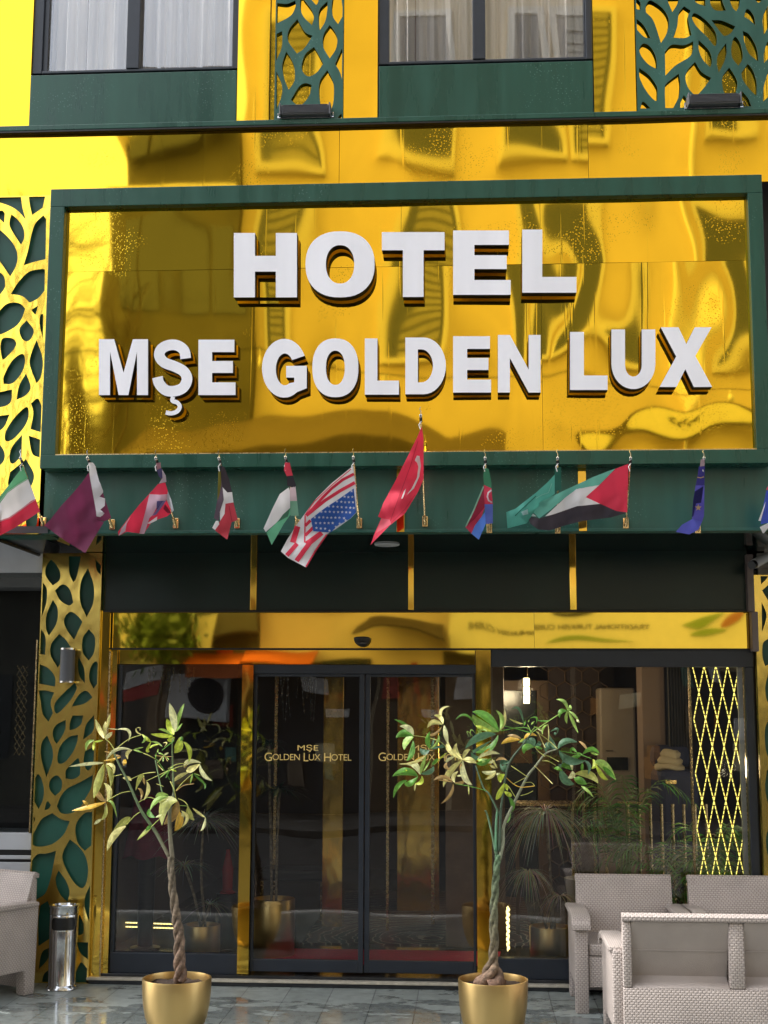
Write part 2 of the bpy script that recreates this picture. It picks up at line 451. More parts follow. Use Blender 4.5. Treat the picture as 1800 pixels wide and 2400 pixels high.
def sheet(name, x0, x1, z0, z1, Y, mat, parent, amp=.0011, freq=1.6, seed=0, tilt=(0, 0), step=.035, thick=.004, stretch=(1.2, .75)):
    """thin polished metal sheet, gently buckled as real sheet metal is"""
    nx = max(2, int((x1 - x0) / step)); nz = max(2, int((z1 - z0) / step))
    mb = MB(); vs = []; off = Vector((seed * 13.7, seed * 5.1, seed * 2.3))
    for j in range(nz + 1):
        for i in range(nx + 1):
            x = x0 + (x1 - x0) * i / nx; z = z0 + (z1 - z0) * j / nz
            d = noise.noise(Vector((x * freq * stretch[0], 0, z * freq * stretch[1])) + off) * amp * 4
            d += noise.noise(Vector((x * freq * 2.7, 3, z * freq * 1.2)) + off) * amp * .4
            d += tilt[0] * (x - (x0 + x1) / 2) + tilt[1] * (z - (z0 + z1) / 2)
            vs.append((x, Y + d, z))
    fs = [(j * (nx + 1) + i, j * (nx + 1) + i + 1, (j + 1) * (nx + 1) + i + 1, (j + 1) * (nx + 1) + i) for j in range(nz) for i in range(nx)]
    mb.add(vs, fs)
    # turned-back edges give the sheet its thickness
    off2 = root_loc(parent)
    me = bpy.data.meshes.new(name); me.from_pydata([tuple(v - off2) for v in mb.v], [], mb.f); me.materials.append(mat)
    bm = bmesh.new(); bm.from_mesh(me)
    ret = bmesh.ops.extrude_edge_only(bm, edges=[e for e in bm.edges if e.is_boundary])
    for v in [g for g in ret['geom'] if isinstance(g, bmesh.types.BMVert)]: v.co.y += .02
    bmesh.ops.recalc_face_normals(bm, faces=bm.faces)
    for f in bm.faces: f.smooth = True
    for e in bm.edges:
        if len(e.link_faces) == 2 and e.calc_face_angle(0) > R(50): e.smooth = False
    bm.to_mesh(me); bm.free()
    ob = bpy.data.objects.new(name, me); col.objects.link(ob)
    if parent: ob.parent = parent
    return ob

# ================================================================ SETTING: ground
GZ = 0.09
def ground_material():
    m, nt, b = newmat('wet_slate_tiles')
    tc = nt.nodes.new('ShaderNodeTexCoord')
    br = nt.nodes.new('ShaderNodeTexBrick')
    br.offset = 0.0; br.inputs['Scale'].default_value = 1
    br.inputs['Brick Width'].default_value = .30; br.inputs['Row Height'].default_value = .60
    br.inputs['Mortar Size'].default_value = .0035; br.inputs['Mortar Smooth'].default_value = .2
    br.inputs['Color1'].default_value = (.235, .265, .255, 1); br.inputs['Color2'].default_value = (.285, .315, .30, 1)
    br.inputs['Mortar'].default_value = (.09, .10, .10, 1)
    mp = nt.nodes.new('ShaderNodeMapping'); mp.inputs['Location'].default_value = (.04, .22, 0)
    lk(nt, tc.outputs['Object'], mp.inputs[0]); lk(nt, mp.outputs[0], br.inputs['Vector'])
    n = nt.nodes.new('ShaderNodeTexNoise'); n.inputs['Scale'].default_value = 14; n.inputs['Detail'].default_value = 9; n.inputs['Roughness'].default_value = .65
    lk(nt, tc.outputs['Object'], n.inputs['Vector'])
    wet = nt.nodes.new('ShaderNodeTexNoise'); wet.inputs['Scale'].default_value = 2.6; wet.inputs['Detail'].default_value = 7; wet.inputs['Roughness'].default_value = .62
    mp2 = nt.nodes.new('ShaderNodeMapping'); mp2.inputs['Scale'].default_value = (1, 2.2, 1)
    lk(nt, tc.outputs['Object'], mp2.inputs[0]); lk(nt, mp2.outputs[0], wet.inputs['Vector'])
    sep = nt.nodes.new('ShaderNodeSeparateXYZ'); lk(nt, tc.outputs['Object'], sep.inputs[0])
    grad = nt.nodes.new('ShaderNodeMapRange'); grad.inputs['From Min'].default_value = -.1; grad.inputs['From Max'].default_value = -1.3
    grad.inputs['To Min'].default_value = -.12; grad.inputs['To Max'].default_value = .22
    lk(nt, sep.outputs['Y'], grad.inputs['Value'])
    ad = nt.nodes.new('ShaderNodeMath'); lk(nt, wet.outputs['Fac'], ad.inputs[0]); lk(nt, grad.outputs[0], ad.inputs[1])
    wm = nt.nodes.new('ShaderNodeMapRange'); wm.inputs['From Min'].default_value = .50; wm.inputs['From Max'].default_value = .56
    lk(nt, ad.outputs[0], wm.inputs['Value'])
    v = nt.nodes.new('ShaderNodeMapRange'); v.inputs['From Min'].default_value = .25; v.inputs['From Max'].default_value = .75
    v.inputs['To Min'].default_value = .6; v.inputs['To Max'].default_value = 1.4
    lk(nt, n.outputs['Fac'], v.inputs['Value'])
    sc = nt.nodes.new('ShaderNodeVectorMath'); sc.operation = 'SCALE'
    lk(nt, br.outputs['Color'], sc.inputs[0]); lk(nt, v.outputs[0], sc.inputs['Scale'])
    dk = nt.nodes.new('ShaderNodeMapRange'); dk.inputs['To Min'].default_value = 1; dk.inputs['To Max'].default_value = .62
    lk(nt, wm.outputs[0], dk.inputs['Value'])
    sc2 = nt.nodes.new('ShaderNodeVectorMath'); sc2.operation = 'SCALE'
    lk(nt, sc.outputs[0], sc2.inputs[0]); lk(nt, dk.outputs[0], sc2.inputs['Scale'])
    lk(nt, sc2.outputs[0], b.inputs['Base Color'])
    rr = nt.nodes.new('ShaderNodeMapRange'); rr.inputs['To Min'].default_value = .42; rr.inputs['To Max'].default_value = .06
    lk(nt, wm.outputs[0], rr.inputs['Value']); lk(nt, rr.outputs[0], b.inputs['Roughness'])
    hm = nt.nodes.new('ShaderNodeMath'); hm.operation = 'MULTIPLY'
    inv = nt.nodes.new('ShaderNodeMapRange'); inv.inputs['To Min'].default_value = 1; inv.inputs['To Max'].default_value = .12
    lk(nt, wm.outputs[0], inv.inputs['Value']); lk(nt, n.outputs['Fac'], hm.inputs[0]); lk(nt, inv.outputs[0], hm.inputs[1])
    bp = nt.nodes.new('ShaderNodeBump'); bp.inputs['Strength'].default_value = .6; bp.inputs['Distance'].default_value = .006
    lk(nt, hm.outputs[0], bp.inputs['Height'])
    bp2 = nt.nodes.new('ShaderNodeBump'); bp2.inputs['Strength'].default_value = .7; bp2.inputs['Distance'].default_value = .003; bp2.invert = True
    lk(nt, br.outputs['Fac'], bp2.inputs['Height']); lk(nt, bp.outputs[0], bp2.inputs['Normal'])
    lk(nt, bp2.outputs[0], b.inputs['Normal'])
    return m
M_tiles = ground_material()
M_asph = simple('wet_asphalt', (.028, .029, .03), .7, var=.35, vscale=6, bump=1, bscale=40, rvar=.2, spec=.3)
g = MB(); g.add([(-80, -60, 0), (80, -60, 0), (80, 40, 0), (-80, 40, 0)], [(0, 1, 2, 3)])
struct(g.build('ground', simple('far_ground', (.10, .10, .10), .8, var=.2)))
g = MB(); g.box(-40, 40, -3.2, .12, 0.004, GZ)
struct(g.build('pavement', M_tiles, bevel=.004))
g = MB(); g.add([(-60, -12.2, .005), (60, -12.2, .005), (60, -3.35, .005), (-60, -3.35, .005)], [(0, 1, 2, 3)])
struct(g.build('road', M_asph))
g = MB(); g.box(-40, 40, -3.35, -3.2, .003, GZ + .01)
struct(g.build('kerb', simple('kerb_stone', (.3, .3, .29), .6, var=.2), bevel=.01))
g = MB(); g.box(-40, 40, -15.3, -12.2, .003, GZ + .02)
struct(g.build('far_pavement', simple('stone_paving', (.045, .043, .04), .6, var=.4, vscale=4, rvar=.2, spec=.3), bevel=.01))

# ================================================================ THE HOTEL
YF = -1.15          # front plane of the upper facade
hotel = thing('hotel_building', 'gold mirror-clad hotel front with green trim, curtained upper windows and dark sliding glass doors', 'building', (0.2, 0, 0))
H = hotel
# levels (metres) measured off the photo
Z_LB, Z_LT = P(900, 286, YF - .05).z, P(900, 274, YF - .05).z                      # ledge
zt = 7.6
zW = P(850, 168, YF).z                         # top of green sill panels ~
# --- masonry core behind the cladding, so that the facade is a real box
mb = MB()
mb.box(-9, 9, YF + .32, 6.0, 3.30, 9.5)        # upper body
core = mb.build('wall', simple('dark_render_core', (.05, .05, .05), .8, var=.1), H)
mb = MB()
mb.box(-2.07, 2.62, .02, .30, 2.755, 3.30)
mb.build('lintel_beam', M_darkgreen, H)

# --- gold cladding of the upper storey
def xat(px, py, Y=YF): return P(px, py, Y).x
ledge_z = Z_LT - .01
def clad(name, xa, xb, za, zb, seed, Y=YF, tilt=(0, 0), amp=.0011, mat=None, freq=1.6):
    return sheet(name, xa, xb, za, zb, Y, mat or M_gold, H, seed=seed, tilt=tilt, amp=amp, freq=freq)
clad('gold_cladding', -3.9, xat(73, 150), ledge_z, zt, 1, tilt=(.004, 0))
clad('gold_cladding', xat(557, 150), xat(632, 150), ledge_z, zt, 2, amp=.0009)
clad('gold_cladding', xat(806, 150), xat(885, 150), ledge_z, zt, 3, amp=.0009)
clad('gold_cladding', xat(1391, 150), xat(1489, 150), ledge_z, zt, 4, amp=.0009)
# recessed mirror behind the leaf lattices
clad('gold_cladding', xat(634, 150), xat(805, 150), ledge_z, zt, 5, Y=YF + .014, amp=.0009)
clad('gold_cladding', xat(1490, 150), 3.9, ledge_z, zt, 6, Y=YF + .014, amp=.0014)
# band under the ledge, in panels
bz0, bz1 = 5.53, Z_LB + .01
xs = [-3.9, xat(-60, 380), xat(795, 380), xat(1379, 380), xat(1800, 380) + .1, 3.9]
tl = [(0, 0), (.0, -.003), (.001, .002), (-.002, -.004), (0, 0)]
for i in range(5):
    clad('gold_cladding', xs[i] + .0015, xs[i + 1] - .0015, bz0, bz1, 10 + i, tilt=tl[i], amp=.0013)
# gold above the side lattices / behind them
# --- the windows
M_curt = simple('sheer_curtain', (.84, .80, .73), .85, var=.22, vscale=9, streak=True)
M_curt_dark = simple('heavy_curtain', (.30, .22, .16), .9, var=.2)
def window(px_l, px_r, panes, y_bot, y_sill_bot, seed):
    """big two-leaf window with a green apron panel; y values in photo px at the window's centre"""
    xm = (px_l + px_r) / 2
    xl, xr = xat(px_l, 150), xat(px_r, 150)
    zb = P(xm, y_bot, YF + .06).z
    zs = P(xm, y_bot, YF + .01).z
    fr = MB()
    d0, d1 = YF + .02, YF + .14
    fr.box(xl, xl + .07, d0, d1, zb, zt); fr.box(xr - .045, xr, d0, d1, zb, zt)
    fr.box(xl + .07, xr - .045, d0 + .003, d1, zb, zb + .02)
    wob = fr.build('window', M_anth, H, bevel=.004)
    mids = []
    for (a, b_) in panes:
        xa, xb = xat(a, 150, YF + .05), xat(b_, 150, YF + .05)
        mids.append((xa, xb))
    mu = MB(); mu.box(mids[0][1], mids[1][0], d0 - .006, d1, zb + .02, zt); mu.build('mullion', M_anth, wob, bevel=.004)
    for qa, qb in ((xl + .07, mids[0][0]), (mids[1][1], xr - .045)):
        if qb - qa > .004:
            mu = MB(); mu.box(qa, qb, d0 + .02, d1, zb + .02, zt); mu.build('sash', M_anth, wob, bevel=.001)
    for k, (xa, xb) in enumerate(mids):
        gl = MB(); gl.box(xa, xb, YF + .060 + .012 * k, YF + .066 + .012 * k, zb + .02, zt)
        gl.build('pane', M_glass_up, wob)
    # curtain: folded cloth
    rnd = random.Random(seed)
    cu = MB(); N = 260; vs = []
    x0, x1 = xl + .05, xr - .03
    ph = [rnd.uniform(0, 6) for _ in range(4)]
    for zz in (zb - .02, zt):
        for i in range(N + 1):
            t = i / N
            y = YF + .22 + .032 * math.sin(t * 96 + ph[0] + 2 * math.sin(t * 11 + ph[1])) + .016 * math.sin(t * 53 + ph[2]) + .008 * math.sin(t * 227 + ph[3])
            vs.append((x0 + (x1 - x0) * t, y, zz))
    cu.add(vs, [(i, i + 1, N + 2 + i, N + 1 + i) for i in range(N)])
    cu.build('curtain', M_curt, wob, smooth=True, autos=80)
    hd = MB(); vs = []
    for zz in (zb - .02, zt):
        for i in range(81):
            t = i / 80; xx = x0 + .27 * t + (0 if rnd.random() > 2 else 0)
            vs.append((xx, YF + .275 + .012 * math.sin(t * 50), zz))
    hd.add(vs, [(i, i + 1, 82 + i, 81 + i) for i in range(80)])
    hd.build('side_curtain', M_curt_dark, wob, smooth=True, autos=80)
    ap = MB(); ap.box(xl + .004, xr - .004, YF - .005, YF + .05, ledge_z, zs)
    ap.build('apron_panel', M_green, H, bevel=.003)
    return wob
window(73, 557, [(112, 298), (328, 550)], 173, 290, 1)
window(887, 1390, [(912, 1108), (1138, 1370)], 151, 262, 2)
# window side reveals are the dark frame boxes; room behind is dark
# --- the ledge
mb = MB(); mb.box(-3.9, 3.9, YF - .05, YF - .003, Z_LB, Z_LT)
mb.build('ledge', M_green, H, bevel=.004)
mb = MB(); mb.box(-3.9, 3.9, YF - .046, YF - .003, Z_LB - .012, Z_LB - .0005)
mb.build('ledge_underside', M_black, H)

# --- fascia (green) under the sign, with gold strips
fz0 = 3.178
mb = MB(); mb.box(xat(103, 1180, YF), 3.9, YF, YF + .10, fz0, 3.72)
mb.box(xat(103, 1180, YF), 3.9, YF - .012, YF, fz0, fz0 + .02)
mb.build('fascia_panel', M_green2, H, bevel=.003)
for a, b_ in ((930, 948), (1355, 1374)):
    mb = MB(); mb.box(xat(a, 1180), xat(b_, 1180), YF - .018, YF - .002, fz0 + .001, 3.66); mb.build('gold_strip', M_goldpost, H, bevel=.002)
# --- soffit of the canopy: glossy, mirrors what is below it
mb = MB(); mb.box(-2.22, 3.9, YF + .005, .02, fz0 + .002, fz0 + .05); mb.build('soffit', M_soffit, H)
# --- wall between soffit and lintel
mb = MB()
xq = [-2.085, P(588, 1365, 0).x, P(602, 1365, 0).x, P(957, 1365, 0).x, P(970, 1365, 0).x, P(1335, 1365, 0).x, P(1350, 1365, 0).x, P(1752, 1365, 0).x]
for a, b_ in ((0, 1), (2, 3), (4, 5), (6, 7)):
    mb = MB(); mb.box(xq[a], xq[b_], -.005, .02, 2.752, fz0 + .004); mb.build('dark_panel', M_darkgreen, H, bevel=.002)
for a in (1, 3, 5):
    mb = MB(); mb.box(xq[a], xq[a + 1], -.02, .018, 2.752, fz0 + .004); mb.build('gold_strip', M_goldpost, H, bevel=.002)
mb = MB(); mb.box(-2.085, 2.63, -.03, .018, 2.738, 2.75); mb.build('trim', M_black, H)
# --- gold lintel, two sheets
zl0, zl1 = P(900, 1519, .02).z, P(900, 1431, .02).z
xa, xm, xb = P(262, 1475, .02).x, P(1252, 1475, .02).x, P(1757, 1475, .02).x
sheet('lintel_cladding', xa, xm - .001, zl0, zl1, .02, M_clean, H, seed=21, amp=.0007, freq=2, tilt=(0, .0))
sheet('lintel_cladding', xm + .001, xb, zl0, zl1, .02, M_clean, H, seed=22, amp=.00012, freq=2, tilt=(0, .0))
mb = MB(); mb.box(xa, xb, -.004, .10, zl0 - .014, zl0 - .002); mb.build('trim', M_black, H)
# --- door header strip
xh1 = P(1150, 1538, .03).x; xh0 = P(278, 1538, .03).x
zh0 = P(700, 1557, .03).z; zh1 = zl0 - .014
sheet('header_cladding', xh0, P(1113, 1538, .03).x, zh0, zh1, .03, M_clean, H, seed=23, amp=.0002, freq=2.5)
# --- gold posts
def post(pxt0, pxt1, pxb0, pxb1, yt, yb, Y, seed, zb=None):
    xa_ = (P(pxt0, yt, Y).x + P(pxb0, yb, Y).x) / 2; xb_ = (P(pxt1, yt, Y).x + P(pxb1, yb, Y).x) / 2
    zt_ = P((pxt0 + pxt1) / 2, yt, Y).z; zb_ = P((pxb0 + pxb1) / 2, yb, Y).z
    ob = sheet('gold_post', xa_, xb_, zb_, zt_, Y, M_goldpost, H, seed=seed, amp=.0012, freq=2.2, step=.03)
    return ob, xa_, xb_, zb_
post(570, 596, 553, 580, 1558, 2283, 0, 31)
post(1115, 1151, 1119, 1154, 1520, 2283, 0, 32)
_, xp0, xp1, _ = post(237, 258, 212, 232, 1431, 2290, -.03, 33)
post(259, 278, 234, 250, 1519, 2288, .0, 34)
mb = MB(); mb.box(xp1 + .002, xp1 + .012, -.03, .04, .13, 2.45); mb.build('trim', M_brass, H)
# pillar return right of left lattice (gold side) 
# --- anthracite frames, glass
fr_z_t = P(853, 1558, .02).z; fr_z_b = .155
xw0, xw1 = P(278, 1900, .05).x - .03, P(563, 1900, .05).x
lw = MB(); lw.box(xw0, xw1 + .03, .03, .10, .155, .295)
lw.box(xw0, xw0 + .03, .035, .10, .295, fr_z_t); 
lwo = lw.build('shop_window', M_anth, H, bevel=.004)
mb = MB(); mb.box(xw0 + .03, xw1 + .01, .055, .063, .295, fr_z_t); mb.build('pane', M_glass, lwo)
# doors
xd0, xd1 = P(596, 1560, .02).x, P(1115, 1900, .02).x
xc = P(853, 1900, .02).x
hd = MB(); hd.box(xd0 - .02, xd1 + .01, .03, .11, fr_z_t - .065, fr_z_t); hd.build('door_header', M_anth, H, bevel=.003)
def door(xa, xb, side, Y):
    z0, z1 = .175, fr_z_t - .066
    d = MB()
    st = .036; thin = .020
    sl, sr = (thin, st) if side < 0 else (st, thin)
    d.box(xa, xa + sl, Y, Y + .04, z0, z1); d.box(xb - sr, xb, Y, Y + .04, z0, z1)
    d.box(xa + sl, xb - sr, Y + .002, Y + .038, z0, z0 + .085); d.box(xa + sl, xb - sr, Y + .002, Y + .038, z1 - .02, z1)
    do = d.build('sliding_door', M_anth, H, bevel=.003)
    p_ = MB(); p_.box(xa + sl, xb - sr, Y + .016, Y + .024, z0 + .085, z1 - .02); p_.build('pane', M_glass, do)
    return do, xa + sl, xb - sr
dl, dla, dlb = door(xd0 + .0, xc - .003, -1, .045)
dr, dra, drb = door(xc + .003, xd1, 1, .055)
# right window
xr0, xr1 = P(1153, 1900, .03).x, P(1755, 1850, .03).x
zr_t = P(1450, 1563, .03).z
rw = MB(); rw.box(xr0, xr1 + .06, .01, .10, zr_t, P(1450, 1522, .01).z)
rw.box(xr0, xr1 + .06, .03, .10, .155, .295)
rw.box(xr1, xr1 + .06, .02, .10, .295, zr_t)
rwo = rw.build('shop_window', M_anth, H, bevel=.004)
mb = MB(); mb.box(xr0, xr1, .055, .063, .295, zr_t); mb.build('pane', M_glass, rwo)
mb = MB(); mb.box(xr1 - .045, xr1 - .01, .07, .10, .295, zr_t); mb.build('inner_frame', M_greyp, rwo, bevel=.003)
# right grey-brown posts
M_taupe = simple('taupe_metal', (.17, .13, .12), .4, var=.1)
mb = MB(); xz = P(1752, 1400, -.06).x
mb.box(xz, xz + .045, -.08, .0, P(1760, 1433, -.06).z, fz0 - .03); mb.build('edge_post', M_taupe, H, bevel=.003)
mb = MB(); mb.box(xz + .02, xz + .065, -.08, .0, P(1760, 1527, -.06).z, P(1760, 1434, -.06).z); mb.build('edge_post', M_taupe, H, bevel=.003)
# threshold step
M_step = simple('dark_marble_step', (.02, .022, .025), .15, var=.4, vscale=9)
mb = MB(); mb.box(-2.11, 2.78, -.06, .5, GZ + .002, .118); mb.build('step', M_step, H, bevel=.003)
mb = MB(); mb.box(-2.11, 2.78, -.066, -.01, .118, .136); mb.build('step_edge', simple('cream_marble_strip', (.50, .46, .38), .3, var=.2, vscale=20), H, bevel=.003)
mb = MB(); mb.box(-2.11, 2.78, -.01, .5, .119, .156); mb.build('step', M_step, H, bevel=.003)
# ---- interior shell of the lobby
M_inwall = simple('lobby_wall_brown', (.085, .06, .045), .7, var=.15, vscale=2)
M_infloor = simple('lobby_marble_floor', (.14, .13, .12), .15, var=.5, vscale=3.5)
mb = MB(); mb.box(-2.2, 5.8, .5, 6.6, .10, .150); mb.build('lobby_floor', M_infloor, H)
mb = MB(); mb.box(-2.3, -2.2, .12, 6.6, .1, 3.25); mb.box(-2.3, 5.9, 6.6, 6.7, .1, 3.25); mb.box(5.8, 5.9, .12, 6.6, .1, 3.25)
mb.build('lobby_wall', M_inwall, H)
mb = MB(); mb.box(-2.3, 5.9, .12, 6.7, 2.95, 3.05); mb.build('lobby_ceiling', simple('lobby_ceiling_dark', (.10, .09, .08), .6), H)

# ================================================================ LEAF LATTICES
def lattice(rootname, label, px_l, px_r, z0, z1, Y, holes_px, mat, side, backmat=None, border=None, parts_back=True, group='leaf pattern lattice panels', xl=None, xr=None):
    xl = P(px_l, 1200, Y).x if xl is None else xl; xr = P(px_r, 1200, Y).x if xr is None else xr
    t = thing(rootname, label, 'lattice panel', (xl, Y, z0), group)
    outer = [Vector((xl, z0)), Vector((xr, z0)), Vector((xr, z1)), Vector((xl, z1))]
    hs = []
    for h in holes_px:
        sp = [P(q[0], q[1], Y) for q in spline(h)]
        poly = [Vector((min(max(q.x, xl + .008), xr - .008), min(max(q.z, z0 + .008), z1 - .008))) for q in sp]
        # drop duplicate points made by clamping
        cl_ = [poly[0]]
        for q in poly[1:]:
            if (q - cl_[-1]).length > 1e-4: cl_.append(q)
        ar = sum(cl_[i].x * cl_[(i + 1) % len(cl_)].y - cl_[(i + 1) % len(cl_)].x * cl_[i].y for i in range(len(cl_)))
        if len(cl_) > 3 and abs(ar) > 2e-4: hs.append(cl_)
    perforated('leaf_sheet', outer, hs, Y, .006, mat, t, side)
    if backmat:
        b_ = MB(); b_.box(xl + .004, xr - .004, Y + .035, Y + .06, z0 + .002, z1 - .002)
        b_.build('backing_panel', backmat, t)
        e = MB(); 
        e.box(xl, xl + .004, Y + .004, Y + .06, z0, z1); e.box(xr - .004, xr, Y + .004, Y + .06, z0, z1)
        e.build('edge_frame', side, t)
    return t
def randleaves(x0, x1, z0, z1, Y, seed, n=40):
    """leaf cut-outs for stretches of lattice that the photo does not show closely (world coordinates)"""
    pass

M_goldlat2 = gold('gold_lattice_sheet_upper', c=(.96, .64, .08), rough=.07, wave=.003, wscale=9)
L2 = [[(160,38,1),(230,48),(320,50),(428,5,1),(430,90),(380,200),(280,270),(163,328,1)],
 [(500,-40,1),(497,100),(540,230),(660,350,1),(685,240),(650,130),(545,-10),(530,-40,1)],
 [(655,0,1),(715,65),(745,20),(745,-60,1),(640,-60,1)],
 [(875,15,1),(770,120),(748,250),(765,425,1),(840,300),(870,150)],
 [(950,-60,1),(932,100),(955,240),(1020,335,1),(1082,230,1),(1085,100,1),(1060,-60,1)],
 [(455,265,1),(345,400),(325,560),(450,745,1),(560,660),(665,495,1),(560,440)],
 [(160,470,1),(245,430,1),(240,650),(160,850,1)],
 [(905,345,1),(820,480),(815,650),(905,812,1),(990,680),(1010,540),(970,430)],
 [(685,650,1),(560,760),(515,950),(600,1060),(720,1010),(815,885,1),(740,740)],
 [(300,715,1),(245,900),(270,1080),(335,1250,1),(415,1120),(415,950),(370,820)],
 [(1075,670,1),(980,885,1),(1050,1010),(1082,1130,1),(1085,700,1)],
 [(870,970,1),(770,1120),(755,1300),(780,1480,1),(930,1520,1),(960,1380),(955,1150)],
 [(365,1385,1),(480,1200),(570,1155),(655,1180,1),(620,1330),(520,1450),(440,1450)],
 [(164,990,1),(235,1160),(240,1320),(164,1525,1)],
 [(1000,1670,1),(1040,1600),(1082,1570,1),(1082,1670,1)]]
L3 = [[(150,-20,1),(145,90),(200,115,1),(200,30),(160,-20,1)],
 [(320,5),(265,60),(262,140,1),(350,240),(435,492,1),(500,380),(525,230),(460,100)],
 [(500,-30,1),(520,30),(565,138,1),(620,50),(640,-30,1)],
 [(700,70,1),(775,120,1),(745,200),(785,400,1),(700,435),(575,430,1),(620,300),(640,150)],
 [(810,-30,1),(840,30),(945,72,1),(940,-30,1)],
 [(825,150),(790,200),(840,300),(960,420),(1050,525),(1075,450),(1050,350),(950,230)],
 [(1010,228,1),(1130,235),(1285,300,1),(1230,380),(1160,410),(1110,360)],
 [(990,-30,1),(1010,70),(1070,120),(1180,120,1),(1140,20),(1130,-30,1)],
 [(1210,-30,1),(1250,80),(1295,130,1),(1330,60),(1340,-30,1)],
 [(1410,110),(1385,190,1),(1450,230),(1515,290,1),(1500,190),(1450,115)],
 [(1370,350,1),(1390,480),(1440,610),(1550,705,1),(1530,550),(1450,400)],
 [(1270,430),(1240,540),(1250,660),(1320,752,1),(1370,660),(1350,520),(1310,440)],
 [(1180,490,1),(1090,620),(1075,730),(1097,830,1),(1160,700),(1185,600)],
 [(865,455,1),(870,580),(920,690),(1000,770,1),(1020,680),(980,570)],
 [(805,470,1),(700,515),(560,510),(480,590,1),(485,865,1),(600,750),(760,650),(800,570)],
 [(235,495),(190,560),(210,640),(290,735),(388,790,1),(380,660),(320,540)],
 [(148,205,1),(240,290),(320,440,1),(240,420),(148,325,1)],
 [(185,775,1),(195,900),(280,1060),(380,1155),(395,1060),(385,980),(300,860)],
 [(640,840,1),(500,950),(480,1030),(485,1235,1),(575,1235,1),(640,1100),(655,960)],
 [(825,705,1),(740,800),(715,900),(750,1010),(835,1105,1),(930,1000),(1010,890,1),(900,820)],
 [(1215,770,1),(1140,880),(1140,1000),(1170,1085,1),(1285,1085,1),(1310,950),(1270,850)],
 [(1430,725,1),(1355,830,1),(1370,910),(1440,1010),(1525,1100,1),(1530,950),(1490,810)],
 [(1360,1040,1),(1340,1100),(1380,1215,1),(1470,1215,1),(1430,1120)],
 [(1030,1025,1),(950,1095,1),(1060,1095,1)],
 [(695,1085,1),(660,1170),(655,1230,1),(720,1230,1),(730,1140)],
 [(230,1160),(200,1240,1),(320,1240,1)],
 [(1660,60,1),(1600,200),(1610,400,1),(1700,300,1),(1700,60,1)],
 [(1650,480,1),(1615,600),(1615,720,1),(1700,650,1),(1700,480,1)],
 [(1660,820,1),(1610,1000),(1603,1160,1),(1700,1080,1),(1700,800,1)],
 [(1490,-30,1),(1550,30),(1610,-30,1)]]
L1 = [[(-200,190,1),(325,180,1),(350,370),(400,560,1),(280,430),(120,340),(-200,240,1)],
 [(450,178,1),(710,178,1),(670,380,1),(505,495,1),(470,340)],
 [(680,500,1),(725,560,1),(715,1190,1),(540,1230),(372,1285,1),(440,1050),(500,780),(560,620)],
 [(180,485,1),(150,600),(170,710),(330,965,1),(380,850),(365,700),(280,570)],
 [(-60,450,1),(30,425),(75,470,1),(65,620,1),(-60,500,1)],
 [(-150,600,1),(130,850),(250,1030),(275,1180),(240,1320),(160,1458,1),(-150,1100,1)],
 [(-150,1320,1),(40,1430),(80,1560),(50,1680),(-150,1900,1)],
 [(170,1735,1),(280,1560),(450,1390),(640,1345),(705,1350,1),(700,1680,1),(600,1800),(468,1872,1),(350,1770)],
 [(-60,2060,1),(80,1910),(200,1870),(320,1890),(395,1965,1),(340,2120),(250,2240),(60,2350),(-60,2380,1)],
 [(595,1920,1),(490,1985,1),(550,2055),(570,2020)]]
L1b = [[(265,45,1),(195,130),(215,220),(262,255),(310,225),(335,140)],
 [(402,-10,1),(395,80),(428,235,1),(430,-20,1)],
 [(30,225),(5,300),(20,420),(45,430),(140,330),(160,270),(120,225)],
 [(220,380),(120,450),(40,600),(35,680,1),(130,670),(220,560),(250,450)],
 [(365,240,1),(305,400),(300,500),(365,675,1),(410,600),(425,430)],
 [(260,575,1),(190,700),(165,838,1),(260,790),(305,710)],
 [(-90,780,1),(120,735,1),(110,850),(50,900),(-90,925,1)],
 [(-90,1010,1),(95,985,1),(30,1120),(-90,1180,1)],
 [(265,910),(150,1010),(60,1150),(55,1245),(130,1230),(240,1110),(285,1000)],
 [(375,825),(310,875,1),(332,970),(305,1130,1),(405,1160,1),(415,900,1)],
 [(-90,1200,1),(30,1330),(35,1450),(-90,1560,1)],
 [(220,1185,1),(120,1310),(95,1430),(130,1475),(215,1400,1)],
 [(285,1195,1),(400,1235,1),(395,1415,1),(320,1370)],
 [(260,1430,1),(100,1560,1),(90,1700),(260,1750),(340,1600)],
 [(370,1880),(280,1960),(260,2080),(310,2140),(365,2080),(375,1960)],
 [(60,1800),(-40,1950),(0,2080),(120,2100),(200,1950)]]
